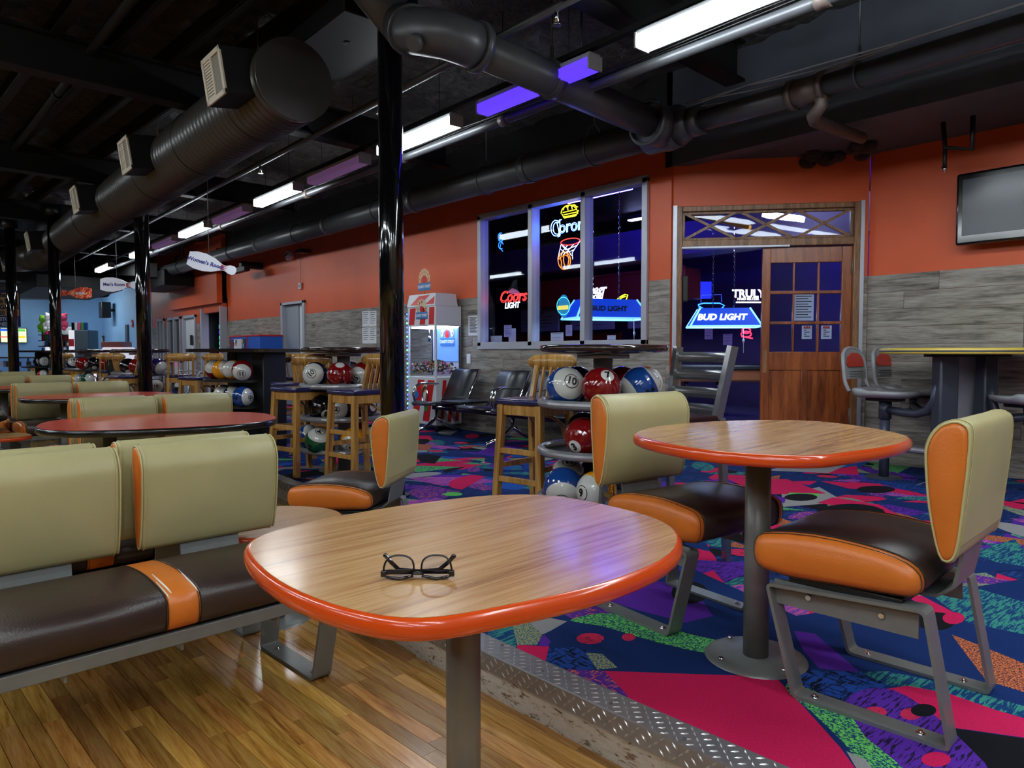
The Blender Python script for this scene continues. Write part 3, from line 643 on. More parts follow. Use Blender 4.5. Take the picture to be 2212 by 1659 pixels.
paper_on(783, 707, 798, 742, 5.588, 'lower left sheet of four taped beside the black column', 6, group='sheets beside the column'); paper_on(798, 707, 813, 742, 5.588, 'lower right sheet of four taped beside the black column', 6, group='sheets beside the column')
def plate_at(px, py, Y, w, h, label, name='wall_outlet', cat='outlet', sock=True):
    p = ony(px, py, Y); t = thing(name, label, cat, p); MB().rb(-w / 2, w / 2, -.008, 0, -h / 2, h / 2, .002).build('cover_plate', ['white'], t)
    k = MB()
    if sock: k.rb(-.014, .014, -.0095, -.007, .012, .036, .002); k.rb(-.014, .014, -.0095, -.007, -.036, -.012, .002)
    else: k.rb(-.006, .006, -.014, -.007, -.014, .014, .002)
    k.build('socket' if sock else 'toggle', ['paper'], t)
plate_at(1013, 775, 5.59, .08, .125, 'white wall outlet below the schedule sheet'); plate_at(608, 740, 5.59, .08, .14, 'white light switch beside the pale door', 'light_switch', 'switch', False)
# pool table, seats, lamps in the bar
pt = thing('pool_table', 'pool table with blue cloth seen through the open half of the wooden door', 'pool table', (ond(1565, 761, 9.9).x, ond(1565, 761, 9.9).y, .16), math.atan2(RT[1], RT[0]) - .1)
m2 = MB(); m2.rb(-1.2, 1.2, -.65, .65, .62, .8, .03); m2.build('apron', [mat('brown_pool_wood', (110, 62, 36), .35)], pt); MB().rb(-1.1, 1.1, -.55, .55, .8, .812, .003).build('cloth', [mat('blue_pool_cloth', (90, 150, 190), .8)], pt)
m2 = MB(); 
for sx in (-1, 1): m2.rb(sx * 1.18 - .06, sx * 1.18 + .06, -.67, .67, .78, .84, .015)
for sy in (-1, 1): m2.rb(-1.2, 1.2, sy * .61 - .06, sy * .61 + .06, .78, .84, .015)
m2.build('rail', ['black'], pt)
for sx in (-.95, .95):
    for sy in (-.45, .45): MB().cyl((sx, sy, 0), (sx, sy, .65), .06, .1, 12).build('leg', ['black'], pt)
for i, (x, c, l) in enumerate(((-7.15, (120, 30, 60), 'dark red'), (-6.55, (70, 120, 60), 'green'), (-5.3, (70, 60, 90), 'plum'))):
    t = thing('lounge_stool', '%s topped low stool by far wall of the bar room' % l, 'stool', (x, 10.0, .16), 0)
    MB().rb(-.22, .22, -.2, .2, .62, .78, .05).build('seat', [mat('%s_cushion' % l.replace(' ', '_'), c, .5)], t); MB().cyl((0, 0, 0), (0, 0, .62), .04, n=12).build('post', ['chrome'], t); MB().cyl((0, 0, 0), (0, 0, .03), .2, n=16).build('foot', ['chrome'], t)
def billiard_lamp(p, label, rz, L_, front, tm='glow', ts=.115):
    t = thing('billiard_lamp', label, 'lamp', p, rz); H_ = .23; w = .18
    prof = [(-w - .09, 0), (w + .09, 0), (w - .05, H_), (-w + .05, H_)]
    m2 = MB(); hl = L_ / 2
    vs = [(-hl - .0, -w - .07, 0), (hl, -w - .07, 0), (hl, w + .07, 0), (-hl, w + .07, 0), (-hl + .13, -w + .04, H_), (hl - .13, -w + .04, H_), (hl - .13, w - .04, H_), (-hl + .13, w - .04, H_)]
    m2.add(vs, [(0, 1, 5, 4), (1, 2, 6, 5), (2, 3, 7, 6), (3, 0, 4, 7), (4, 5, 6, 7)]); m2.build('shade', [glow('lit_blue_lamp_shade', (10, 58, 180), .42)], t)
    m2 = MB(); 
    for a, b in ((0, 1), (1, 2), (2, 3), (3, 0), (0, 4), (1, 5), (2, 6), (3, 7)): m2.tube([vs[a], vs[b]], .012, 6)
    m2.build('trim', [glow('lit_pale_lamp_rim', (130, 205, 255), .6)], t)
    nrm = Vector((0, -H_, -.11)).normalized(); upv = Vector((0, .11, H_)).normalized(); m2 = MB()
    text(m2, front, Vector((-.05, -w - .018, H_ * .5)) + nrm * .006, (1, 0, 0), upv, ts, bold=.004, shear=.25)
    m2.build('lettering', [glow('lit_white_lettering', (235, 245, 255), 1.4) if tm == 'glow' else 'ink'], t)
    m2 = MB(); text(m2, 'BUD\nLIGHT', (hl - .055, 0, H_ * .5), (0, 1, 0), (-.13, 0, H_), .06, bold=.002); m2.build('lettering', [glow('pale_end_lettering', (190, 220, 255), .35)], t)
    m2 = MB(); m2.box(-hl + .03, hl - .03, -w, w, .01, .02); m2.build('diffuser', [glow('lamp_underside_light', (200, 225, 255), 9.0)], t)
    for sx in (-hl + .3, hl - .3):
        m2 = MB(); z = H_; i = 0
        while z < 1.6: m2.add(*torus((sx, 0, z + .02), .011, .003, 8, 5, 'y' if i % 2 else 'x')); z += .034; i += 1
        m2.build('chain', ['chrome'], t)
    m2 = MB(); m2.tube([(hl - .22, -w - .07, 0), (hl - .22, -w - .08, -.33)], .003, 5); m2.cyl((hl - .22, -w - .08, -.2), (hl - .22, -w - .08, -.16), .012, n=8); m2.build('pull_cord', ['white'], t)
    return t
def torus(c, R_, r, n, k, ax='z'):
    vs = []; c = Vector(c)
    for i in range(n):
        a = 2 * PI * i / n
        for j in range(k):
            b = 2 * PI * j / k; x, y, z = (R_ + r * math.cos(b)) * math.cos(a), (R_ + r * math.cos(b)) * math.sin(a), r * math.sin(b)
            vs.append(c + (Vector((x, y, z)) if ax == 'z' else Vector((x, z, y * 1.7)) if ax == 'y' else Vector((z, x, y * 1.7))))
    return vs, [(i * k + j, i * k + (j + 1) % k, ((i + 1) % n) * k + (j + 1) % k, ((i + 1) % n) * k + j) for i in range(n) for j in range(k)]
p = ond(1562, 706, 9.0); ang = math.atan2(RT[1], RT[0])
billiard_lamp(p, 'blue lit billiard lamp with white lettering, hanging in the open doorway', ang - .15, .86, 'BUD LIGHT')
p = ond(1308, 689, 8.6); billiard_lamp(p, 'blue lit billiard lamp with dark lettering seen through right window pane', ang + .3, .95, 'BUD LIGHT', 'dark', .09)
paper_on(1280, 656, 1302, 686, 6.35, 'lilac sheet in front of blue lamp, right window pane', 4, lil)
def neon(name, label, paths, cat='neon sign'):
    t = thing(name, label, cat, (0, 0, 0)); c = Vector((0, 0, 0))
    for part, mt_, r, tubes in paths:
        m2 = MB()
        for tb in tubes:
            if callable(tb): tb(m2)
            else:
                closed = tb[0] == 'c'; m2.tube(tb[1:] if closed else tb, r * .62, 6, closed=closed)
        m2.build(part, [mt_], t)
    return t
NB = glow('blue_neon', (30, 90, 255), 3); NLB = glow('pale_blue_neon', (64, 120, 255), 17); NY = glow('yellow_neon', (255, 226, 40), 1.1); NR = glow('red_neon', (255, 40, 34), 3); NO = glow('orange_neon', (255, 110, 24), 1.6)
NW = glow('white_neon', (235, 242, 255), 1.3); NT = glow('teal_neon', (90, 225, 225), .7); NG = glow('yellow_green_neon', (215, 240, 40), 1); NPK = glow('pink_neon', (255, 60, 100), .6)
def yp(pts, Y=5.8): return [ony(x, y, Y) for x, y in pts]
def arc(cx, cy, rx, ry, a0, a1, n=14, rot=0): return [(cx + rx * math.cos(t) * math.cos(rot) - ry * math.sin(t) * math.sin(rot), cy + rx * math.cos(t) * math.sin(rot) + ry * math.sin(t) * math.cos(rot)) for t in [a0 + (a1 - a0) * i / n for i in range(n + 1)]]
def ntext(s, px, py, Y, size, r, X=(1, 0, 0), **k):
    def f(mb): text(mb, s, ony(px, py, Y), X, (0, 0, 1), size, outline=r, **k)
    return f
neon('crown_neon_sign', 'blue outlined neon script under a yellow crown, middle window pane', [
    ('crown', NY, .008, [yp(arc(1230, 462, 18, 19, PI, 2 * PI)), yp([(1214, 463), (1219, 471), (1244, 466), (1250, 454)]), yp([(1216, 459), (1246, 452)]), yp([(1218, 464), (1246, 458)]), yp([(1217, 469), (1245, 463)]), yp([(1230, 441), (1231, 437)]), yp(arc(1222, 454, 5, 8, PI, 2 * PI)), yp(arc(1231, 452, 5, 9, PI, 2 * PI)), yp(arc(1240, 450, 5, 8, PI, 2 * PI)), yp([(1214, 452), (1220, 446), (1230, 443), (1240, 443), (1248, 447)])]),
    ('lettering', NLB, .006, [yp(arc(1201, 493, 11, 17, 5.3, .9, 16)), yp(arc(1203, 493, 8, 13, 5.2, 1.0, 14)), yp([(1203, 481), (1206, 494), (1209, 511)]), yp([(1209, 474), (1210, 508), (1205, 512)]), yp([(1206, 478), (1213, 474)]),
                              ntext('oron', 1234, 488, 5.8, .2, .003)])])
neon('basketball_neon_sign', 'neon basketball dropping through a white net under a red hoop', [
    ('hoop', NR, .008, [['c'] + yp(arc(1232, 522, 21, 7, 0, 2 * PI * 15 / 16, 15, -.15))]),
    ('net', NW, .006, [yp([(1212, 528), (1208, 545), (1205, 560)]), yp([(1253, 521), (1243, 535), (1236, 546), (1237, 560)]), yp([(1215, 531), (1222, 540), (1232, 536), (1246, 530)]), yp([(1211, 538), (1221, 546), (1232, 543), (1240, 539)]), yp([(1213, 528), (1228, 541), (1234, 552)]), yp([(1226, 530), (1217, 541), (1212, 552)]), yp([(1240, 527), (1228, 540), (1217, 550)])]),
    ('ball', NO, .0075, [['c'] + yp(arc(1219, 563, 13.5, 19, 0, 2 * PI * 15 / 16, 15)), yp([(1209, 552), (1213, 566), (1212, 578)]), yp([(1219, 545), (1217, 562), (1221, 581)]), yp([(1224, 546), (1229, 560), (1226, 577)]), yp([(1207, 560), (1219, 550), (1231, 556)])])])
neon('script_neon_sign', 'red neon script over white capitals in the left window pane', [
    ('script', NR, .0065, [ntext('Coors', 1107, 641, 5.8, .2, .0035, shear=.3)]), ('capitals', NW, .0065, [ntext('LIGHT', 1106, 660, 5.8, .1, .003, shear=.15)]),
    ('peak', glow('dim_pink_mountain', (150, 100, 140), .12), .004, [lambda mb: mb.add([ony(1095, 632, 5.83), ony(1107, 622, 5.83), ony(1119, 628, 5.83), ony(1129, 640, 5.83), ony(1095, 632, 5.835), ony(1107, 622, 5.835), ony(1119, 628, 5.835), ony(1129, 640, 5.835)], [(3, 2, 1, 0), (4, 5, 6, 7), (0, 1, 5, 4), (1, 2, 6, 5), (2, 3, 7, 6), (3, 0, 4, 7)])])])
neon('blue_scroll_neon_sign', 'small tangled blue neon at left of the window', [('tube', NB, .007, [yp(arc(1082, 512, 6, 9, 0, 5), 6.2), yp(arc(1082, 530, 5, 8, 1, 6), 6.2), yp([(1077, 520), (1085, 515), (1080, 535), (1086, 543)], 6.2), yp([(1079, 505), (1084, 510), (1079, 518)], 6.2)])])
def oval(mb, px, py, w_, h_, Y, d=.01):
    c = ony(px, py, Y); mb.add([c + Vector((w_ * math.cos(t), 0, h_ * math.sin(t))) for t in [2 * PI * i / 24 for i in range(24)]] + [c + Vector((w_ * math.cos(t), d, h_ * math.sin(t))) for t in [2 * PI * i / 24 for i in range(24)]],
        [tuple(range(24)), tuple(reversed(range(24, 48)))] + [(i, 24 + i, 24 + (i + 1) % 24, (i + 1) % 24) for i in range(24)])
neon('oval_beer_sign', 'small oval teal lit sign with yellow band behind middle pane', [('face', glow('teal_sign_face', (30, 120, 160), .35), .01, [lambda mb: oval(mb, 1217, 661, .085, .135, 6.0)]), ('rim', NT, .007, [['c'] + yp(arc(1217, 661, 14, 19, 0, 2 * PI * 19 / 20, 19), 5.99)]),
    ('band', glow('yellow_sign_band', (235, 215, 90), .45), .004, [lambda mb: mb.box(ony(1206, 664, 5.985).x, ony(1228, 664, 5.985).x, 5.975, 5.985, ony(1217, 669, 5.985).z, ony(1217, 660, 5.985).z)])])
neon('white_script_neon_sign', 'slanted white neon lettering behind right window pane', [('lettering', NW, .01, [ntext('seagr', 1287, 626, 7.2, .17, .004, shear=.3), ntext('bold', 1287, 640, 7.2, .14, .004, shear=.3), yp([(1278, 652), (1300, 642)], 7.2)])])
neon('curved_yellow_neon_sign', 'curved yellow green neon above blue lamp, right pane', [('tube', NG, .014, [yp([(1331, 650), (1338, 642), (1350, 636), (1356, 637), (1352, 650)], 7.6), yp([(1337, 649), (1343, 643), (1351, 640)], 7.6)])])
def pp(pts, D_): return [ond(x, y, D_) for x, y in pts]
XR = (RT[0], RT[1], 0)
neon('white_neon_sign', 'white underlined neon word on far wall of bar room', [('lettering', NW, .012, [lambda mb: text(mb, 'TRULY', ond(1617, 635, 11.2), XR, (0, 0, 1), .17, bold=.006), lambda mb: text(mb, 'HARD SELTZER', ond(1616, 646, 11.2), XR, (0, 0, 1), .05, bold=.002)]), ('underline', NW, .018, [pp([(1590, 653), (1644, 653)], 11.2)])])
neon('crab_neon_sign', 'blue neon bar sign with white centre above the blue lamp', [('outline', NB, .014, [pp([(1508, 658), (1520, 655), (1555, 655), (1565, 660), (1556, 668), (1520, 667), (1508, 660)], 10.8), pp([(1510, 664), (1513, 680)], 10.8), pp([(1562, 664), (1560, 680)], 10.8), pp([(1526, 683), (1530, 673), (1545, 673), (1551, 683)], 10.8)]), ('centre_tube', NW, .03, [pp([(1521, 671), (1549, 671)], 10.8)]), ('dim_tube', glow('dim_blue_neon', (40, 60, 160), .8), .01, [pp([(1514, 654), (1515, 638), (1558, 636), (1559, 652)], 10.85)])])
neon('pink_neon_sign', 'round pink sign on the far bar wall, right of the pull cord', [('face', NPK, .02, [pp(arc(1612, 714, 9, 6, 0, 2 * PI, 12), 11), pp(arc(1612, 722, 11, 6, 0, 2 * PI, 12), 11), pp([(1602, 727), (1626, 731)], 11)])])
for (a, b, c, d, l) in ((1522, 710, 1540, 733, 'lilac notice on far bar wall under the lamp'), (1562, 721, 1582, 745, 'white sheet with small dark picture on far bar wall')):
    paper_on(a, b, c, d, 11.3, l, 3, lil)
tvb = thing('bar_television', 'small blue lit screen on dark bar wall left of chains', 'television', ond(1500, 627, 11.0), ang); MB().rb(-.26, .26, -.03, .03, -.13, .13, .01).build('screen', [glow('deep_blue_screen', (20, 30, 200), .9)], tvb)
# ceiling lights of the bar seen through the transom, ultraviolet lamps
for i, (px0, py0, px1, py1, D_, mt_, l) in enumerate(((1652, 464, 1733, 473, 8.2, glow('bar_lamp_lens', (235, 240, 250), 10.0), 'lit white strip lamp seen through the transom'), (1500, 462, 1620, 492, 8.6, None, 'unlit yellowish strip lamp seen through the transom'))):
    a, b = ond(px0, py0, D_ + .3), ond(px1, py1, D_); t = thing('transom_strip_lamp', l, 'lamp', (0, 0, 0)); MB().bar(a, b, .14, .06).build('housing', [mt_ or mat('yellowish_lamp_housing', (190, 130, 30), .5)], t)
MT['uvroom'] = glow('bar_blacklight_tube', (60, 44, 255), 60)
for i, (x, y) in enumerate(((-6.6, 7.2), (-2.4, 9.4), (-5.0, 10.6))):
    t = thing('blacklight_fixture', ('violet tube lamp on bar ceiling nearest window', 'violet tube lamp on bar ceiling beyond the wooden door', 'violet tube lamp on bar ceiling by far wall')[i], 'lamp', (x, y, 3.3)); MB().rb(-.62, .62, -.05, .05, 0, .05, .01).build('housing', ['fixturedark'], t); MB().cyl((-.58, 0, -.02), (.58, 0, -.02), .016, n=8).build('tube', ['uvroom'], t)
for i, (x, y) in enumerate(((-7.5, 9.6), (-3.2, 8.0))):  # unseen lamps added to brighten the dark bar room
    t = thing('bar_fill_lamp', ('added unseen fill lamp high over the bar room middle, hidden by window head', 'added unseen fill lamp over bar floor behind the closed door leaf')[i], 'lamp', (x, y, 3.45)); MB().rb(-.6, .6, -.06, .06, 0, .06, .01).build('housing', ['fixturedark'], t); MB().rb(-.58, .58, -.05, .05, -.02, 0, .005).build('lens', [glow('violet_white_lens_%d' % i, (190, 190, 255), 16)], t)
# ================================================================== WOODEN DOUBLE DOOR
D2 = thing('door_3', '', 'x'); del D2['category']; del D2['label']; D2['kind'] = 'structure'
D2.location = A_; D2.rotation_euler = (0, 0, dang)
zb = C; fr = MB(); J = .055
for x0, x1, z0, z1 in ((sL, sL + J, zb, zTop), (sR - J, sR, zb, zTop), (sL + J, sR - J, zTop - .05, zTop), (sL + J, sR - J, zTr - .01, zTr + .06)): fr.rb(x0, x1, -.03, .13, z0, z1, .006)
fr.build('door_frame', ['framewood'], D2)
x0, x1, z0, z1 = sL + J, sR - J, zTr + .06, zTop - .05; W3 = (x1 - x0) / 3; tr = MB()
for i in range(3):
    a = x0 + i * W3
    for p, q in (((a, 0, z0), (a + W3, 0, z1)), ((a, 0, z1), (a + W3, 0, z0))):
        o = MB(); o.bar((p[0], .01, p[2]), (q[0], .01, q[2]), .024, .02, 0, (0, 1, 0)); o.build('lattice_bar', ['framewood'], D2)
tb = MB(); 
for a, b, c, d in ((x0, x1, z0, z0 + .025), (x0, x1, z1 - .025, z1), (x0, x0 + .025, z0, z1), (x1 - .025, x1, z0, z1)): tb.rb(a, b, .0, .035, c, d, .004)
tb.build('transom_sash', ['framewood'], D2); MB().box(x0, x1, .04, .045, z0, z1).build('pane', ['glass'], D2)
alm = MB()
for a, b in ((sL - .035, sL + .005), (sR - .003, sR + .032)): alm.rb(a, b, -.04, .0, zb, zTop + .01, .002)
alm.build('edge_strip', ['brushed'], D2)
alm = MB(); alm.rb(sL + .05, sR - .62, -.032, .0, zTr - .02, zTr, .003); alm.build('door_header_strip', ['brushed'], D2)
lf0 = s_of(1646, 700)[0]; lf1 = sR - J + .0; lw = lf1 - lf0
leaf = thing('door_leaf', '', 'x'); del leaf['category']; del leaf['label']; leaf.parent = D2; leaf.location = (lf0, .02, zb + .01)
def lb(name, x0, x1, z0, z1, y0=0, y1=.045, m='doorwood', r=.004, par=None): return MB().rb(x0, x1, y0, y1, z0, z1, r).build(name, [m], par or leaf)
Hh = zTr - .02 - zb - .01; px_ = lambda px: s_of(px, 700)[0] - lf0; pz_ = lambda py: s_of(1750, py)[1] - zb - .01
g = [px_(v_) for v_ in (1664, 1713, 1717, 1766, 1771, 1818)]; gz = [pz_(v_) for v_ in (566, 627, 634, 694, 700, 760)]
lb('stile', 0, g[0], 0, Hh); lb('stile', g[5], lw, 0, Hh); lb('rail', g[0], g[5], gz[0], Hh); lb('rail', g[0], g[5], pz_(800), gz[5]); lb('rail', g[0], g[5], 0, .22)
for i in (1, 3): lb('glazing_bar', g[i], g[i + 1], gz[5], gz[0], .005, .04)
for i in (1, 3): lb('glazing_bar', g[0], g[5], gz[i + 1], gz[i], .004, .041)
for i in range(3):
    for j in range(3): MB().box(g[2 * i], g[2 * i + 1], .02, .024, gz[2 * j + 1], gz[2 * j]).build('pane', ['glass'], leaf)
mid = (g[0] + g[5]) / 2 + .01; lb('stile', mid - .04, mid + .02, .22, pz_(800))
lb('door_panel', g[0], mid - .04, .22, pz_(800), .015, .03, r=.002); lb('door_panel', mid + .02, g[5], .22, pz_(800), .015, .03, r=.002)
pl_ = lb('push_plate', .015, .05, pz_(806), pz_(756), -.004, 0, 'framewood', .001)
for z_ in (pz_(580), pz_(900)): MB().cyl((lw + .005, -.012, z_ - .06), (lw + .005, -.012, z_ + .08), .014, n=10).build('hinge', ['greyflat'], leaf)
def pn(name, px0, py0, px1, py1, lines, label):
    a, b = px_(px0), px_(px1); t = MB().box(a, b, .026, .028, pz_(py1), pz_(py0)).build(name, ['paper'], leaf); k = MB()
    for i in range(lines): z_ = pz_(py0) - (i + 1.2) * (pz_(py0) - pz_(py1)) / (lines + 1.5); k.box(a + .02, b - .02 - .03 * (i % 2), .0245, .0255, z_ - .004, z_ + .004)
    k.build('print', ['ink'], leaf)
pn('paper_notice', 1716, 632, 1760, 692, 9, ''); pn('paper_notice', 1735, 703, 1757, 732, 5, ''); pn('paper_notice', 1777, 703, 1800, 732, 5, '')
k = MB(); text(k, 'APA', (px_(1746), .0235, pz_(707)), (1, 0, 0), (0, 0, 1), .035, bold=.002); text(k, 'APA', (px_(1788), .0235, pz_(707)), (1, 0, 0), (0, 0, 1), .035, bold=.002); k.build('print', ['redplastic'], leaf)
# the other leaf, swung open into the bar
ol = thing('open_door_leaf', '', 'x'); del ol['category']; del ol['label']; ol.parent = D2; ol.location = (sL + J + .01, .05, zb + .01); ol.rotation_euler = (0, 0, math.radians(97))
for a, b, c, d in ((0, .11, 0, Hh), (.7, .8, 0, Hh), (.1, .7, 0, .9), (.1, .7, Hh - .14, Hh), (.1, .7, 1.35, 1.38), (.1, .7, 1.72, 1.75)): lb('stile' if b - a < .2 else 'rail', a, b, c, d, par=ol)
lb('pane', .11, .7, .9, Hh - .14, .02, .024, 'glass', .0005, ol); lb('closer_box', .0, .06, 1.5, 1.75, -.06, -.0, 'black', .01, ol)
# ================================================================== PIPES, DUCT, LAMPS OVERHEAD
def pipe_thing(name, label, cat='pipe'): return thing(name, label, cat, (0, 0, 0))
PY = 4.9; PZ = 3.03; pr = .135
bp = pipe_thing('main_drain_pipe', 'thick dark grey pipe running along orange wall above the window')
MB().cyl((-3.75, PY, PZ), (-24, PY, PZ + .14), pr, n=28).build('pipe_run', ['pipe'], bp)
for x in (-5.45, -7.55, -9.9, -12.6, -15.8, -19.6):
    z = PZ + .14 * (-3.75 - x) / 20.25
    MB().cyl((x - .05, PY, z), (x + .05, PY, z), pr + .012, n=28).build('coupling', ['pipe'], bp)
for x in (-4.55, -6.15, -8.45, -11.0, -14.0, -17.3, -21):
    z = PZ + .14 * (-3.75 - x) / 20.25; m2 = MB()
    m2.tube([(x, PY + (pr + .012) * math.cos(a), z + (pr + .012) * math.sin(a)) for a in [PI * (-.15) - PI * .7 * i / 10 for i in range(11)]][::1] , .006, 6)
    rg = [(x, PY + (pr + .01) * math.cos(a), z + (pr + .01) * math.sin(a)) for a in [2 * PI * i / 24 for i in range(24)]]; m2.tube(rg, .008, 6, closed=True)
    m2.tube([(x, PY - .1, z + pr * .75), (x, PY - .06, z + pr + .06), (x, PY, z + pr + .1)], .008, 6); m2.tube([(x, PY + .1, z + pr * .75), (x, PY + .06, z + pr + .06), (x, PY, z + pr + .1)], .008, 6); m2.cyl((x, PY, z + pr + .1), (x, PY, 3.9), .008, n=8)
    m2.build('hanger', ['pipe'], bp)
tee = pipe_thing('pipe_tee', 'large dark pipe tee joint above left corner of wooden door', 'pipe fitting')
m2 = MB(); xt = -3.72; m2.cyl((xt - .2, PY, PZ), (xt + .12, PY, PZ), pr + .035, n=28); m2.cyl((xt + .12, PY, PZ), (xt + .26, PY, PZ - .005), pr + .03, .1, 28); m2.sphere((xt, PY, PZ), pr + .045, 28, 16); m2.build('tee_body', ['pipe'], tee)
m2 = MB(); m2.cyl((xt, PY - .1, PZ), (xt, PY - .26, PZ + .005), pr + .035, n=28); m2.build('branch_hub', ['pipe'], tee); m2 = MB(); m2.add(*torus((0, 0, 0), pr + .035, .018, 28, 8)); o = m2.build('hub_bead', ['pipe'], tee); o.rotation_euler = (PI / 2, 0, 0); o.location = (xt, PY - .27, PZ)
m2 = MB(); m2.cyl((xt + .24, PY, PZ), (xt + .34, PY, PZ), .12, n=24); m2.build('run_hub', ['pipe'], tee)
pb = pipe_thing('cross_drain_pipe', 'thick dark pipe crossing overhead from the elbow to the tee')
y2 = 2.78; m2 = MB(); m2.cyl((xt, PY - .2, PZ), (xt, y2, PZ + .12), .118, n=28); m2.build('pipe_run', ['pipe'], pb)
m2 = MB(); m2.cyl((xt, 3.52, PZ + .08), (xt, 3.60, PZ + .08), .132, n=28); m2.build('coupling', ['pipe'], pb)
for yy in (3.56, 3.86):
    z = PZ + .07; m2 = MB(); m2.tube([(xt + .125 * math.cos(a), yy, z + .125 * math.sin(a)) for a in [2 * PI * i / 24 for i in range(24)]], .007, 6, closed=True)
    m2.bar((xt, yy, z + .12), (xt, yy, z + .24), .03, .01); m2.cyl((xt, yy, z + .2), (xt, yy, 3.8), .008, n=8); m2.build('hanger', ['pipe'], pb)
el = pipe_thing('pipe_elbow', 'bulky dark pipe elbow beside top of nearest black column', 'pipe fitting')
pe = [Vector((xt, y2 + .12, PZ + .12)), Vector((xt, y2 - .02, PZ + .125)), Vector((xt - .03, y2 - .12, PZ + .14)), Vector((xt - .13, y2 - .2, PZ + .17)), Vector((xt - .27, y2 - .22, PZ + .22)), Vector((xt - .4, y2 - .2, PZ + .3))]
MB().tube(pe, .142, 28).build('elbow_body', ['pipe'], el)
for a, b in ((pe[0], pe[1]), (pe[4], pe[5])): d = (b - a).normalized(); MB().cyl(a - d * .02, a + d * .03, .16, n=28).build('bell_rim', ['pipe'], el)
m2 = MB(); m2.cyl(pe[3] + Vector((.05, -.1, -.1)), pe[3] + Vector((.06, -.14, -.13)), .05, n=16); m2.build('cleanout_plug', ['pipe'], el)
rs_ = pipe_thing('riser_pipe', 'thick dark pipe rising past the top of nearest column'); MB().cyl(pe[5] - Vector((.0, 0, .02)), Vector((-4.62, 2.34, 3.95)), .125, n=28).build('pipe_run', ['pipe'], rs_)
sp = pipe_thing('small_drain_pipe', 'slimmer grey pipe running right from the tee above the wooden door')
MB().cyl((xt + .3, PY, PZ - .01), (-2.56, PY, PZ - .02), .082, n=24).build('pipe_run', ['pipe'], sp)
MB().cyl((-2.56, PY, PZ - .02), (2.0, PY, PZ + .02), .075, n=24).build('pipe_run', ['pipe'], sp)
m2 = MB(); rust = mat('rusty_pipe_joint', (84, 72, 66), .5, metal=.1, var=.15, vscale=20); m2.cyl((-2.62, PY, PZ - .02), (-2.40, PY, PZ - .02), .096, n=24); m2.cyl((-2.64, PY, PZ - .02), (-2.60, PY, PZ - .02), .108, n=24); m2.cyl((-2.42, PY, PZ - .02), (-2.38, PY, PZ - .02), .104, n=24); m2.build('coupling', [rust], sp)
m2 = MB(); m2.tube([(-2.42, PY, PZ - .05), (-2.40, PY - .02, PZ - .15), (-2.48, PY + .02, PZ - .2), (-2.52, PY + .12, PZ - .2), (-2.52, PY + .9, PZ - .17)], .045, 14); m2.build('branch', [rust], sp)
m2 = MB(); x = -2.16; z = PZ - .01; m2.tube([(x, PY + .085 * math.cos(a), z + .085 * math.sin(a)) for a in [2 * PI * i / 24 for i in range(24)]], .008, 6, closed=True); m2.bar((x, PY, z + .08), (x, PY, z + .2), .03, .012); m2.cyl((x, PY, z + .19), (x, PY, 3.9), .008, n=8); m2.build('hanger', ['pipe'], sp)
cbm = MB()
for k in range(4): cbm.tube([(xt + .2 + i * .55, PY - .05 + .01 * k, PZ + .105 + (.03 + .012 * k) * math.sin(i * 1.3 + k) * (1 if i < 3 else .2)) for i in range(9)], .005, 5)
tag(cbm.build('cable_bundle', [mat('pale_cable', (150, 150, 155), .5)]), 'loose pale cables lying along top of slim grey pipe', 'cables')
# long conduit and thin sprinkler pipes
cd = pipe_thing('long_conduit', 'shiny dark conduit running the length of the hall below the strip lamps')
MB().cyl((3, 3.86, 3.06), (-22, 3.86, 3.2), .035, n=14).build('pipe_run', ['pipe'], cd)
for x in (-1.9, -4.6, -6.2, -8.4, -11.5): MB().cyl((x - .04, 3.86, 3.06 + (3 - x) * .0056), (x + .04, 3.86, 3.06 + (3 - x) * .0056), .048, n=14).build('coupling', [rust], cd)
cw = MB()
for k in range(5): cw.tube([(2.5 - i * 1.2, 3.80 + .02 * k, 3.11 + (i * 1.2) * .0056 + .016 * math.sin(i * 1.9 + k)) for i in range(15)], .005, 5)
tag(cw.build('cable_bundle', ['black']), 'black cables strapped along the long shiny conduit', 'cables')
spk = pipe_thing('sprinkler_pipe', 'thin black sprinkler pipe above the strip lamps')
MB().cyl((3, 3.2, 3.35), (-22, 3.2, 3.35), .03, n=12).build('pipe_run', ['pipe'], spk)
for x in (-3.3, -5.5, -8.2): m2 = MB(); m2.cyl((x, 3.2, 3.35), (x, 3.2, 3.24), .016, n=8); m2.cyl((x, 3.2, 3.24), (x, 3.2, 3.235), .03, n=10); m2.build('sprinkler_head', ['chrome'], spk)
for k, (y, z, r, l) in enumerate(((2.6, 3.56, .05, 'black pipe running just above and behind the spiral duct'), (1.55, 3.6, .035, 'thin black pipe among the joists at upper left'))):
    t = pipe_thing('overhead_pipe', l); MB().cyl((2, y, z), (-22, y - (.0 if k == 0 else .9), z), r, n=14).build('pipe_run', ['ceilblack'], t)
    for x in range(-20, 0, 3): MB().cyl((x, y if k == 0 else y - .9 * (2 - x) / 24, z), (x + .08, y if k == 0 else y - .9 * (2 - x) / 24, z), r * 1.3, n=14).build('coupling', ['ceilblack'], t)
rd = tag(MB().rb(-5.7, -4.5, 2.35, 2.95, 3.5, 3.78, .01).build('rectangular_duct', ['ceilblack']), 'black rectangular duct box behind the end of the spiral duct', 'duct')
dp_ = pipe_thing('sprinkler_drop', 'short black sprinkler pipe hanging under recess near television', 'pipe')
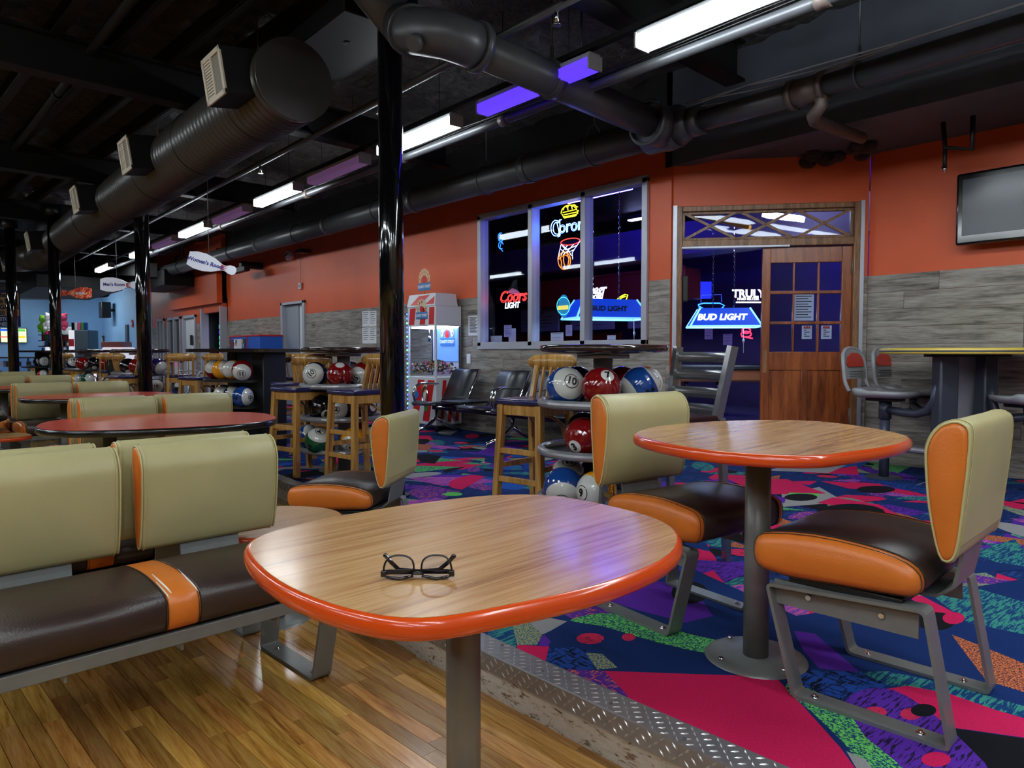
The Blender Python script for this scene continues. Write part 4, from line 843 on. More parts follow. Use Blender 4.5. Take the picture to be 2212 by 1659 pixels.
q = ony(2040, 372, 6.3); q2 = ony(2100, 322, 6.3); m2 = MB(); m2.tube([(q2.x, 6.3, 3.0), (q2.x, 6.3, q2.z), (q.x, 6.3, q2.z + .05), (q.x - .02, 6.3, 3.0)], .02, 8); m2.cyl((q.x, 6.3, q2.z + .05), (q.x, 6.3, q.z + .03), .016, n=8); m2.build('pipe_run', ['black'], dp_); MB().cyl((q.x, 6.3, q.z + .04), (q.x, 6.3, q.z), .024, .008, 10).build('sprinkler_head', ['chrome'], dp_)
# torn insulation hanging at the recess
ti = MB(); c = ony(1790, 348, 6.3)
for k in range(14): ti.sphere((c.x + R.uniform(-.35, .35), 6.4 + R.uniform(-.15, .15), 2.97 + R.uniform(-.05, .05)), R.uniform(.04, .1), 10, 6, 0, (1, 1, .7))
tag(ti.build('torn_insulation', [insul]), 'ragged black insulation hanging above the wooden door', 'insulation', kind='stuff')
# ---- spiral duct
DY, DZ, DR = 2.2, 3.13, .285
du = thing('spiral_duct', 'big dark spiral duct with ribbed seams and closed near end', 'duct', (0, 0, 0))
x = -4.98; prof = []; k = 0
while x > -17.5:
    for dx_, rr in ((0, DR), (.070, DR), (.073, DR + .008), (.082, DR + .008), (.085, DR)): prof.append((x - dx_, rr))
    x -= .088
nseg = 40; vs = [(px, DY + r * math.cos(2 * PI * i / nseg), DZ + r * math.sin(2 * PI * i / nseg)) for px, r in prof for i in range(nseg)]
m2 = MB(); m2.add(vs, [(j * nseg + i, (j + 1) * nseg + i, (j + 1) * nseg + (i + 1) % nseg, j * nseg + (i + 1) % nseg) for j in range(len(prof) - 1) for i in range(nseg)], 0, True); m2.m = [1 if (q // nseg) % 5 in (2, 3) else 0 for q in range(len(m2.m))]; m2.build('duct_body', ['duct', 'ceilblack'], du)
m2 = MB(); m2.cyl((-4.96, DY, DZ), (-5.0, DY, DZ), DR + .006, n=40); m2.build('end_cap', ['duct'], du)
m2 = MB(); m2.cyl((-17.4, DY, DZ), (-18.6, DY - .3, DZ + .05), DR, .28, 32); m2.build('duct_body', ['duct'], du)
MT['grille'] = mat('pale_register_frame', (206, 198, 180), .5); MT['mesh'] = mat('grey_register_louvre', (130, 126, 116), .5)
vx = []
for i, (pxv, pyv) in enumerate(((485, 210), (288, 366), (176, 450), (70, 518), (14, 552))):
    p = ony(pxv, pyv, DY - DR - .12); vx.append(p.x)
for i, x in enumerate(vx):
    t = thing('duct_register', ('air register box on spiral duct nearest its closed end', 'second register box from closed end of duct', 'third register box from closed end of duct', 'fourth register box from closed end of duct', 'fifth register box, at left picture edge')[i], 'vent', (x, DY - DR * .75, DZ + .02), 0, 'register boxes on the spiral duct')
    T = Matrix.Rotation(math.radians(8), 4, 'X')
    m2 = MB(); m2.T = T; m2.rb(-.19, .19, -.26, .12, -.16, .16, .006, 0, 1); m2.build('collar_box', ['ceilblack'], t)
    m2 = MB(); m2.T = T
    for a, b, c, d in ((-.19, .19, .125, .16), (-.19, .19, -.16, -.125), (-.19, -.155, -.16, .16), (.155, .19, -.16, .16), (-.012, .012, -.13, .13)): m2.rb(a, b, -.275, -.258, c, d, .003, 0, 1)
    m2.build('grille_frame', ['grille'], t)
    m2 = MB(); m2.T = T
    for k in range(12): m2.box(-.155, -.012, -.266, -.261, -.12 + k * .021, -.108 + k * .021)
    m2.build('louvre', ['grille'], t); m2 = MB(); m2.T = T
    m2.box(-.155, .155, -.262, -.2605, -.125, .125); m2.build('screen', ['mesh'], t)
for x in (-5.6, -7.0, -8.5, -10.2, -12, -14):
    m2 = MB(); m2.tube([(x, DY - .02, 3.9), (x, DY - .02, DZ + DR + .12)], .003, 5); m2.tube([(x, DY - .2, DZ + DR * .75), (x, DY - .02, DZ + DR + .12), (x, DY + .2, DZ + DR * .75)], .003, 5)
    m2.tube([(x, DY + (DR + .012) * math.cos(a), DZ + (DR + .012) * math.sin(a)) for a in [2 * PI * i / 30 for i in range(30)]], .004, 5, closed=True); m2.build('hanger_wire', ['black'], du)
# galvanised duct transition near the far end
gd = thing('galvanised_duct', 'grey rectangular duct elbow near the far end above the hanging signs', 'duct', (0, 0, 0)); a = ony(172, 580, 3.9); GX = -17.5
def xp(px, py): return ony(px, py, 4.3)
P_ = [xp(175, 567), xp(196, 564), xp(300, 566), xp(300, 596), xp(222, 592), xp(196, 608), xp(175, 606)]
m2 = MB(); m2.add([tuple(p) for p in P_] + [(p.x, p.y + .4, p.z) for p in P_], [(0, 1, 2, 3, 4, 5, 6), tuple(reversed(range(7, 14)))] + [(i, 7 + i, 7 + (i + 1) % 7, (i + 1) % 7) for i in range(7)]); m2.build('duct_body', [mat('galvanised_metal', (112, 112, 110), .45, metal=.4, var=.1)], gd)
m2 = MB(); m2.rb(-24, -19.8, 2.4, 4.2, 2.7, 3.0, .01); tag(m2.build('rectangular_duct', ['ceilblack']), 'wide black duct box before the arcade at far left', 'duct')
m2 = MB(); m2.rb(-20.4, -18.0, 4.7, 5.35, 2.75, 3.12, .01); tag(m2.build('rectangular_duct', ['ceilblack']), 'black duct box under the wall pipe near the soffit', 'duct')
ar = pipe_thing('arcade_duct', 'pale rounded duct under the arcade ceiling at far left', 'duct'); MB().tube([(-26, -3, 3.0), (-26, 2.3, 3.0), (-25.6, 3.6, 3.02), (-24, 4.6, 3.05)], .25, 20).build('pipe_run', ['duct'], ar)
# ---- strip lamps
def strip(xc, L_, kind, label, y=3.58, z=3.09, grp='ceiling strip lamps along the hall'):
    t = thing('strip_lamp', label, 'lamp', (xc, y, z), 0, grp)
    m2 = MB(); m2.rb(-L_ / 2, L_ / 2, -.055, .055, .03, .085, .006, 0, 1); m2.rb(-L_ / 2 - .004, -L_ / 2 + .012, -.068, .068, -.028, .07, .003, 0, 1); m2.rb(L_ / 2 - .012, L_ / 2 + .004, -.068, .068, -.028, .07, .003, 0, 1); m2.build('housing', ['fixture' if kind != 'lampoff' else 'fixturedark'], t)
    m2 = MB(); h = L_ / 2 - .012; pf = [(-.066, .045), (-.066, -.012), (-.05, -.026), (.05, -.026), (.066, -.012), (.066, .045)]
    m2.add([(-h, a, b) for a, b in pf] + [(h, a, b) for a, b in pf], [(i, (i + 1) % 6, 6 + (i + 1) % 6, 6 + i) for i in range(6)] + [(5, 4, 3, 2, 1, 0), (6, 7, 8, 9, 10, 11)]); m2.build('lens', [kind], t)
    m2 = MB(); m2.cyl((-h * .6, 0, .08), (-h * .6, 0, .7), .003, n=5); m2.cyl((h * .6, 0, .08), (h * .6, 0, .7), .003, n=5); m2.build('hanger_wire', ['black'], t); return t
strip(-1.73, 2.4, 'lampon', 'lit white strip lamp nearest, top of picture above the slim grey pipe')
strip(-3.93, 1.22, 'lampuv', 'violet blue strip lamp behind the crossing pipe')
strip(-5.5, 1.22, 'lampon', 'lit strip lamp just right of nearest black column')
strip(-7.05, 1.22, 'lampuv2', 'dim violet strip lamp left of nearest black column')
strip(-8.65, 1.24, 'lampon', 'second lit strip lamp from the nearest column')
strip(-10.28, 1.26, 'lampuv2', 'dim violet strip lamp between second and third lit lamps'); strip(-11.93, 1.3, 'lampon', 'third lit strip lamp from the nearest column')
strip(-13.6, 1.26, 'lampuv2', 'farthest dim violet strip lamp'); strip(-15.3, 1.3, 'lampon', 'lit strip lamp beside second black column'); strip(-18.6, 1.4, 'lampon', 'lit strip lamp before the arcade')
strip(.9, 2.4, 'lampon', 'lit strip lamp behind the camera, wall side')
for i, (x, y) in enumerate(((1.0, .0), (-1.6, -1.0), (-4.6, -1.4), (-8.2, -1.6), (-12, -1.8), (-16, -1.8), (1.2, -3.6), (-3.4, -4.2), (-8.5, -4.6), (1.6, -1.7), (1.6, 1.9))):  # rear row and last pair are unseen, added as fill on furniture fronts
    strip(x, 2.4, 'lampon', 'unseen strip lamp lighting the hall from out of view, number %s from the camera' % ('one', 'two', 'three', 'four', 'five', 'six', 'seven', 'eight', 'nine', 'ten', 'eleven')[i], y, 3.35, 'strip lamps over the lanes')
for i, (x, y) in enumerate(((-25, 3.5), (-27, 0), (-24.5, -3), (-28.5, 4.2))):
    strip(x, 2.4, 'lampon', 'lit arcade strip lamp %s' % ('nearest the soffit', 'over the prize counter', 'at far left', 'by the arcade end wall')[i], y, 3.2, 'arcade strip lamps')
tr_ = pipe_thing('lamp_trunking', 'thin black trunking that carries the strip lamps', 'trunking'); MB().bar((3, 3.58, 3.22), (-21, 3.58, 3.22), .05, .035).build('channel', ['ceilblack'], tr_)
# ---- columns
def column(px, D_, label, d=.17, mtl='blackgloss'):
    p = ond(px, 761, D_); t = thing('round_column', label, 'column', (p.x, p.y, C if p.y > 1.9 else 0), 0, 'black round columns'); z0 = t.location.z
    m2 = MB(); m2.cyl((0, 0, 0), (0, 0, 3.6 - z0), d / 2, n=32); m2.build('shaft', [mtl], t); m2 = MB(); m2.cyl((0, 0, 3.45 - z0), (0, 0, 3.62 - z0), d / 2 + .04, n=24); m2.cyl((0, 0, 0), (0, 0, .012), d / 2 + .03, n=24); m2.build('collar', ['black'], t)
column(847, 5.0, 'glossy black column nearest the camera, in front of candy machine'); column(312, 9.0, 'glossy black column standing left of the Women\'s Room sign')
column(122, 12.0, 'glossy black column left of the Men\'s Room sign'); column(29, 13.2, 'leftmost glossy black column in front of the price banner')
# ---- hanging pin shaped signs
pin = [(-.52, .15), (-.35, .2), (-.15, .205), (.05, .16), (.2, .09), (.28, .06), (.34, .065), (.42, .1), (.5, .105), (.56, .07), (.58, 0)]
pin = pin + [(x, -y) for x, y in pin[-2::-1]]; pin = [(x, y) for x, y in pin]
def pinsign(name, label, px, py, D_, W, rz, txt, flip=False, tilt=0.0, body=None):
    p = ond(px, py, D_); t = thing(name, label, 'sign', p, rz); s = W / 1.1; sg = -1 if flip else 1
    m2 = MB(); m2.T = Matrix.Rotation(-tilt, 4, 'Y') @ Matrix.Rotation(PI / 2, 4, 'X'); P3 = [(x * s * sg, y * s) for x, y in pin]
    if flip: P3 = P3[::-1]
    m2.prism(P3, -.006, .006); m2.build('board', [body or 'signwhite'], t)
    m2 = MB(); m2.T = Matrix.Rotation(-tilt, 4, 'Y'); text(m2, txt, (-.12 * s * sg, -.0075, 0), (1, 0, 0), (0, 0, 1), .124 * s, bold=.004 * s); m2.build('lettering', ['signblue' if not body else 'signpale'], t)
    if not body:
        m2 = MB(); m2.T = Matrix.Rotation(-tilt, 4, 'Y')
        for k in (-1, 0, 1): m2.add([(.25 * s, -.0072, (.022 + k * .04) * s), (.25 * s, -.0072, (-.018 + k * .04) * s), (.38 * s, -.0072, k * .035 * s)], [(0, 1, 2)])
        m2.box(.225 * s, .265 * s, -.0074, -.0066, -.062 * s, .062 * s); m2.build('neck_stripe', ['redplastic'], t)
    m2 = MB(); m2.tube([(-.05 * s, 0, .19 * s), (-.05 * s, 0, 3.88 - p.z)], .004, 5); m2.build('hanging_rod', ['greyflat'], t)
MT['signwhite'] = mat('white_sign_board', (214, 218, 228), .4, emit=.10, ecol=(210, 215, 235)); MT['signblue'] = mat('blue_sign_lettering', (24, 42, 150), .5); MT['signpale'] = mat('pale_blue_sign_lettering', (200, 215, 240), .5)  # white sign boards get a faint glow though they are no lamps
m, N, Lk, B = base('flame_print'); fl = noise(N, Lk, coords(N, Lk), 9, 4, .6, 2); Lk.new(ramp(N, Lk, fl, [(.35, lin((140, 20, 14))), (.5, lin((222, 50, 30))), (.6, lin((250, 170, 110)))]), B.inputs['Base Color']); MT['flame'] = m
aR = math.atan2(RT[1], RT[0])
pinsign('pin_sign', "white pin shaped sign reading Women's Room, hanging tilted", 456, 571, 9.2, .62, aR + .1, "Women's Room", tilt=-.28)
pinsign('pin_sign', "white pin shaped sign reading Men's Room, hanging level", 256, 615, 13.3, .72, aR, "Men's Room", tilt=-.02)
pinsign('pin_sign', 'red flame patterned pin shaped sign reading arcade', 166, 633, 16.5, .72, aR, 'arcade', True, 0, 'flame')
# ================================================================== SEATING
SEAT = smooth2([(-.267, .42), (-.256, .458), (-.212, .476), (-.087, .49), (.04, .486), (.134, .473), (.185, .45), (.2, .42), (.195, .39), (.17, .373), (.102, .367), (-.02, .361), (-.153, .353), (-.239, .361), (-.262, .385)], 2)
BACK = smooth2([(.196, .74), (.2, .79), (.225, .832), (.262, .85), (.29, .844), (.303, .821), (.301, .746), (.291, .629), (.279, .521), (.262, .484), (.236, .498), (.208, .617)], 3)
def cushion(mb, prof, y0, y1, r, mats, ends=True):
    """profile (x,z) drawn along y from y0 to y1, rounded at both ends; mats = (body, end)"""
    rings = []; ml = []; st = ((0, r), (r * .3, r * .45), (r * .65, r * .15), (r, 0))
    for d, i_ in st: rings.append([(x, y0 + d, z) for x, z in shrink(prof, i_ + .0005)])
    for d, i_ in reversed(st): rings.append([(x, y1 - d, z) for x, z in shrink(prof, i_ + .0005)])
    mb.loft(rings, mats=[mats[1]] * 3 + [mats[0]] + [mats[1]] * 3 + [mats[1]])
    return mb
def shrink(poly, d):
    xs_ = [p[0] for p in poly]; zs_ = [p[1] for p in poly]; cx, cz = (min(xs_) + max(xs_)) / 2, (min(zs_) + max(zs_)) / 2; kx, kz = 1 - 2 * d / (max(xs_) - min(xs_)), 1 - 2 * d / (max(zs_) - min(zs_))
    return [(cx + (x - cx) * kx, cz + (z - cz) * kz) for x, z in poly]
def strap(mb, pts, th, y0, y1, m=0):
    o = roundpoly(pts, .022, 4); i_ = inset(o, th); n = len(o)
    vs = [(x, y0, z) for x, z in o] + [(x, y0, z) for x, z in i_] + [(x, y1, z) for x, z in o] + [(x, y1, z) for x, z in i_]
    fs = []
    for k in range(n):
        q = (k + 1) % n; fs += [(k, q, n + q, n + k), (2 * n + k, 3 * n + k, 3 * n + q, 2 * n + q), (k, 2 * n + k, 2 * n + q, q), (n + k, n + q, 3 * n + q, 3 * n + k)]
    mb.add(vs, fs, m)
LOOP = [(-.135, 0), (.28, 0), (.214, .352), (-.222, .325)]
def legloop(par, yc, w_=.066):
    m2 = MB(); strap(m2, LOOP, .010, yc - w_ / 2, yc + w_ / 2); m2.box(-.205, .19, yc - .004, yc + .004, .262, .335)
    o = m2.build('leg_frame', ['grey'], par)
    m2 = MB()
    for x in (-.1, .1): m2.cyl((x, yc - .012, .302), (x, yc + .012, .304), .008, n=8)
    for x in (-.08, .2): m2.cyl((x, yc, .006), (x, yc, .012), .012, n=10); m2.cyl((x, yc, .012), (x, yc, .018), .006, n=6)
    m2.build('bolt', ['chrome'], o)['kind'] = 'stuff'
def backpart(par, y0, y1):
    b = cushion(MB(), BACK, y0, y1, .012, (0, 0)).build('backrest', ['olive'], par)
    for s_, yy in ((-1, y0), (1, y1)):
        p1 = shrink(BACK, .008); q = MB(); q.loft([[(x, yy - s_ * .001, z) for x, z in p1], [(x, yy + s_ * .004, z) for x, z in shrink(p1, .003)], [(x, yy + s_ * .007, z) for x, z in shrink(p1, .012)]]); q.build('side_panel', ['tan'], b)
        q = MB(); q.tube([(x, yy + s_ * .001, z) for x, z in shrink(BACK, .006)], .0035, 5, closed=True); q.tube([(x - .0, yy - s_ * .012, z) for x, z in shrink(BACK, -.0005)], .0014, 4, closed=True); q.build('piping', ['piping'], b)
    q = MB(); q.bar((.299, (y0 + y1) / 2, .80), (.2805, (y0 + y1) / 2, .53), y1 - y0 - .04, .006, 0, (1, 0, 0)); q.build('rear_panel', ['olive'], b)
    q = MB(); w_ = (y1 - y0) * .22; ym = (y0 + y1) / 2; q.add([], []); pth = [(.262, .52), (.255, .46), (.24, .385), (.2, .352), (.1, .345)]
    for a, c in zip(pth, pth[1:]): q.bar((a[0], ym, a[1]), (c[0], ym, c[1]), 2 * w_, .008, 0)
    q.build('back_bracket', ['grey'], par)
def seatpart(par, y0, y1, bands):
    m2 = MB(); segs = []; b = [y0] + [x for ab in bands for x in ab] + [y1]
    segs = [(b[i], b[i + 1], i % 2) for i in range(len(b) - 1)]
    n_ = 0
    for a, c, k in segs:
        if c - a < .01: continue
        first = a == y0; last = c == y1; rings = []; r = .03
        st = ((0, r), (r * .3, r * .45), (r * .65, r * .15), (r, 0))
        if first: rings += [[(x, a + d, z) for x, z in shrink(SEAT, i_ + .0005)] for d, i_ in st]
        else: rings += [[(x, a, z) for x, z in shrink(SEAT, .004)], [(x, a + .004, z) for x, z in SEAT]]
        if last: rings += [[(x, c - d, z) for x, z in shrink(SEAT, i_ + .0005)] for d, i_ in reversed(st)]
        else: rings += [[(x, c - .004, z) for x, z in SEAT], [(x, c, z) for x, z in shrink(SEAT, .004)]]
        o = MB().loft(rings).build('seat_band' if k else 'seat', ['tan' if k else 'brown'], par)
        if k: o['label'] = 'orange vinyl band'
    q = MB()
    for ab in bands:
        for yy in ab:
            if yy not in (y0, y1): q.tube([(x, yy + (.005), z) for x, z in shrink(SEAT, -.0008)], .0012, 4, closed=True)
    for yy, s_ in ((y0, 1), (y1, -1)): q.tube([(x, yy + s_ * .022, z) for x, z in shrink(SEAT, .001)], .0012, 4, closed=True)
    q.build('stitching', ['thread'], par)['kind'] = 'stuff'
def chair(label, u, v, z, rz, group='orange and olive single chairs'):
    t = thing('padded_chair', label, 'chair', lane(u, v, z), DL + rz, group); h = .255
    seatpart(t, -h, h, [(-h, -h + .045), (h - .045, h)]); backpart(t, -h + .02, h - .02); legloop(t, -h + .04); legloop(t, h - .04)
    m2 = MB(); m2.rb(-.16, .15, -h + .03, h - .03, .337, .36, .004, 0, 1); m2.build('seat_pan', ['black'], t); return t
chair('orange and olive chair at right facing the wooden table', -.75, 2.28, C, 0)
chair('orange and olive chair on far side of right table, back to ball rack', -1.48, 2.42, C, PI - .17)
chL = chair('orange and olive chair beyond the low wooden table, near the curb', -3.34, 2.08, 0, .6)
def bench(label, u, v, rz, half=.62, backs=2, group='long padded benches'):
    """bench whose local -x is the sitter's front"""
    t = thing('padded_bench', label, 'bench', lane(u, v, 0), DL + rz, group)
    seatpart(t, -half, half, [(-half, -half + .05), (-.045, .045), (half - .05, half)])
    backpart(t, -half + .06, -.035); backpart(t, .035, half - .06)
    for y in (-half + .07, half - .05): legloop(t, y, .072)
    m2 = MB(); m2.rb(-.24, .19, -half + .02, half - .02, .325, .352, .003, 0, 1); m2.rb(-.245, -.235, -half + .02, half - .02, .312, .352, .002, 0, 1)
    for y in (-.3, 0, .3): m2.box(-.236, -.16, y - .003, y + .003, .29, .33)
    m2.build('seat_beam', ['grey'], t); return t
b0 = bench('nearest bench, brown seat with worn orange band, lower left of picture', -2.39, .755, PI, .58)
def bench2(label, u, v, rz, group='long padded benches'): return dup(b0, lane(u, v, 0), DL + rz, label, group)
bench2('bench back to back behind the nearest bench', -3.09, .735, 0)
# rows farther off: (u of the pair centre, v centre)
bench2('bench facing us across the near red table', -5.30, 1.82, PI); bench2('bench behind the one facing the near red table', -5.97, 1.80, 0)
bench2('bench facing us beyond the second red table', -8.42, 1.99, PI); bench2('bench back to back beyond the second red table', -9.09, 1.98, 0)
bench2('bench facing us beyond the third red table', -11.25, 2.08, PI); bench2('bench back to back beyond the third red table', -11.92, 2.08, 0)
bench2('farthest bench in view at left edge', -13.9, 2.15, PI)
for i, (u, v) in enumerate(((-8.42, .58), (-11.25, .68), (-11.92, .68), (-13.9, .75))): bench2(('bench at left picture edge beside black bag', 'bench in third row at far left', 'bench back to back in third row at far left', 'bench in farthest row at far left')[i], u, v, PI if i != 2 else 0)
tear = MB(); prt = sorted([p for p in SEAT if p[1] > .425], key=lambda p: p[0])
for yy, x0_, x1_, rr in ((.030, -.245, -.03, .0032), (.041, -.262, -.1, .0022), (-.041, -.262, -.06, .0028)):
    q = [p for p in prt if x0_ < p[0] < x1_]
    tear.tube([(x, yy + .006 * math.sin(i * .9) * (i / len(q)), z + .0002) for i, (x, z) in enumerate(q)], rr, 6, scale=[.3 + .7 * math.sin(PI * (i + .5) / len(q)) for i in range(len(q))])
o = tear.build('torn_seam', [mat('exposed_foam', (226, 220, 206), .8)], b0); o['label'] = 'white torn seams'; o['kind'] = 'stuff'
# ---- tables
def rrect(w_, l_, e=2.7, n=40, tilt=0):
    out = []
    for i in range(n):
        a = 2 * PI * i / n; c, s = math.cos(a), math.sin(a)
        out.append((w_ * (abs(c) ** (2 / e)) * (1 if c > 0 else -1), l_ * (abs(s) ** (2 / e)) * (1 if s > 0 else -1)))
    return out
def tabletop(par, poly, z, th, edge, lamm, bulge=.012):
    n = len(poly); rings = []
    for k in range(9):
        a = PI * k / 8 - PI / 2; rings.append([(x, y, z - th / 2 + th / 2 * math.sin(a)) for x, y in shrink(poly, bulge - bulge * math.cos(a) + 1e-5)])
    b = MB().loft(rings).build('table_edge', [edge], par)
    ip = shrink(poly, bulge + .001); MB().prism(ip, z - .003, z + .0008).build('tabletop', [lamm], par)
def table(label, u, v, z0, poly, h, edge, lamm, pd, base_r, rz=0, group=None, th=.034, poles=((0, 0),), name='cafe_table'):
    t = thing(name, label, 'table', lane(u, v, z0), DL + rz, group); tabletop(t, poly, h, th, edge, lamm)
    for x, y in poles:
        MB().cyl((x, y, .006), (x, y, h - th), pd / 2, n=28).build('pole', ['grey'], t); MB().cyl((x, y, h - th - .012), (x, y, h - th), .14, n=24).build('mount_plate', ['greyflat'], t)
        m2 = MB(); m2.lathe([(0, .011), (base_r * .9, .011), (base_r - .004, .006), (base_r, 0)], 40, (x, y, 0)); b = m2.build('base_plate', ['grey'], t)
        m2 = MB(); 
        for k in range(4): a = PI / 4 + k * PI / 2 + .35; m2.cyl((x + base_r * .83 * math.cos(a), y + base_r * .83 * math.sin(a), .008), (x + base_r * .83 * math.cos(a), y + base_r * .83 * math.sin(a), .02), .009, n=6)
        m2.build('bolt', ['chrome'], b)['kind'] = 'stuff'
    return t
def fitpoly(pts, cu, cv): return smooth2([(u - cu, v - cv) for u, v in pts], 4)
T1P = [(-1.6, .735), (-1.632, .83), (-1.645, .98), (-1.63, 1.2), (-1.56, 1.45), (-1.41, 1.585), (-1.157, 1.585), (-.988, 1.53), (-.875, 1.416), (-.808, 1.249), (-.80, 1.026), (-.842, .828), (-.899, .68), (-1.021, .618), (-1.2, .6), (-1.378, .622), (-1.525, .668)]
table('nearest wood grain table with orange edge and eyeglasses on it', -1.225, 1.05, 0, fitpoly(T1P, -1.225, 1.05), .74, 'edge', 'lam', .08, .17, 0, 'wood grain tables with orange edge', .038)
T2P = [(-1.4, 1.96), (-1.49, 2.1), (-1.53, 2.3), (-1.50, 2.53), (-1.37, 2.79), (-1.18, 2.91), (-.94, 2.8), (-.745, 2.6), (-.70, 2.35), (-.735, 2.1), (-.80, 1.9), (-1.0, 1.815), (-1.2, 1.85)]
table('wood grain table with orange edge on the carpet, between two chairs', -1.09, 2.22, C, fitpoly(T2P, -1.09, 2.22), .74, 'edge', 'lam', .082, .165, 0, 'wood grain tables with orange edge', .036)
T3P = [(-3.22, 1.3), (-3.18, 1.55), (-2.98, 1.7), (-2.78, 1.68), (-2.62, 1.5), (-2.6, 1.3), (-2.72, 1.17), (-2.95, 1.12), (-3.12, 1.16)]
t3 = table('low wood grain table between nearest bench and the chair by the curb', -2.92, 1.42, 0, fitpoly(T3P, -2.92, 1.42), .44, 'edge', 'lam', .08, .15, 0, None, .034, name='low_table')
RP = rrect(.55, .68, 2.6)
table('near red table with black edge behind the nearest bench', -4.75, 1.58, 0, RP, .74, 'blackedge', 'redlam', .075, .2, -.28, 'red laminate tables', .04, ((-.0, -.3), (.0, .32)))
table('second red table with black edge', -7.95, 2.05, 0, RP, .74, 'blackedge', 'redlam', .09, .2, -.14, 'red laminate tables', .04, ((0, -.3), (0, .3)))
table('third red table, far left', -10.45, 1.95, 0, RP, .74, 'blackedge', 'redlam', .09, .2, -.1, 'red laminate tables', .04, ((0, -.3), (0, .3)))
table('farthest red table, behind second row of far benches', -13.2, 2.2, 0, RP, .74, 'blackedge', 'redlam', .09, .2, -.1, 'red laminate tables', .04, ((0, -.3), (0, .3)))
for i, (u, v, l) in enumerate(((-7.75, 1.12, 'low wood grain end table at left picture edge'), (-8.35, 1.05, 'low wood end table under the black bag'))):
    table(l, u, v, 0, rrect(.27, .3, 2.8, 28), .42, 'edge', 'lam', .08, .15, 0, 'low end tables at left', .034, name='low_table')
bag = MB(); bag.rb(-.17, .17, -.13, .13, 0, .36, .06, 0, 3); bag.rb(-.12, .12, -.16, -.1, .03, .2, .03, 0, 2); bag.tube([(-.05, 0, .34), (-.04, 0, .4), (.04, 0, .4), (.05, 0, .34)], .01, 6)
bt = thing('backpack', 'black backpack at left picture edge on low end table', 'bag', lane(-8.25, 1.06, .422), .3); bag.build('bag_body', [mat('black_fabric', (16, 16, 20), .8)], bt)
cp_ = thing('folded_coat', 'grey and black coat lying on bench beside the backpack', 'coat', lane(-8.75, 1.22, .49), .2); m2 = MB(); m2.sphere((0, 0, .05), .2, 20, 10, 0, (1, .8, .32)); m2.build('lining', [mat('grey_fleece', (150, 155, 155), .9, bmp=.3, bscale=40)], cp_); m2 = MB(); m2.sphere((.04, -.02, .02), .24, 20, 8, 0, (1, .8, .2)); m2.build('shell', [mat('black_coat', (18, 18, 20), .8)], cp_)
# ---- eyeglasses
gA = onz(822, 1249, .7785); gB = onz(984, 1248, .7785); ctr = (onz(818, 1253, .741) + onz(986, 1253, .741)) / 2; gx = (gB - gA); gw = gx.length; ga = math.atan2(gx.y, gx.x)
gl = thing('eyeglasses', 'black framed eyeglasses lying upside down on nearest table', 'glasses', (ctr.x, ctr.y, .741), ga + .0)
hw = .0685; m2 = MB(); tl = math.radians(8)
def rim(sx):
    cx = sx * .0345; pts = [(-.0265, .004), (-.012, -.0005), (.011, .0), (.0235, .005), (.0275, .017), (.0245, .033), (.013, .041), (-.004, .0425), (-.019, .039), (-.0275, .027), (-.0295, .013)]
    pts = smooth2([(x * (1 if sx < 0 else -1), z) for x, z in pts], 2); return [(cx + x, -.0 + z * math.sin(tl), .003 + z) for x, z in pts]
for sx in (-1, 1): m2.tube(rim(sx), .0019, 8, closed=True)
m2.tube([(-.0085, .001, .012), (-.004, 0, .0125), (.004, 0, .0125), (.0085, .001, .012)], .0028, 8)
for sx in (-1, 1): m2.rb(min(sx * .059, sx * .0695), max(sx * .059, sx * .0695), -.002, .006, .006, .018, .002)
m2.tube([(-.058, 0, .006), (-.035, -.0005, .0022), (-.008, 0, .008)], .003, 8); m2.tube([(.058, 0, .006), (.035, -.0005, .0022), (.008, 0, .008)], .003, 8)
m2.build('frame', [mat('black_acetate', (12, 10, 16), .16, coat=.5)], gl)
for sx in (-1, 1):
    m2 = MB(); r_ = rim(sx); m2.add(r_, [tuple(range(len(r_)))]); m2.build('lens', ['glass'], gl)
for sx in (-1, 1):
    m2 = MB(); z1 = .013 if sx < 0 else .011; yb_ = .009 if sx < 0 else .017
    pth = [(sx * .067, .004, z1), (sx * .055, yb_, z1), (0, yb_ + .006, z1 - .002), (-sx * .038, yb_ + .01, z1), (-sx * .056, yb_ + .016, .026), (-sx * .066, yb_ + .022, .036)]
    for a, b in zip(pth, pth[1:]): m2.bar(a, b, .0035, .0085 if b[2] < .02 else .007)
    m2.sphere(pth[-1], .0045, 10, 6, 0, (1.2, .7, 1)); m2.build('temple_arm', [bpy.data.materials['black_acetate']], gl)
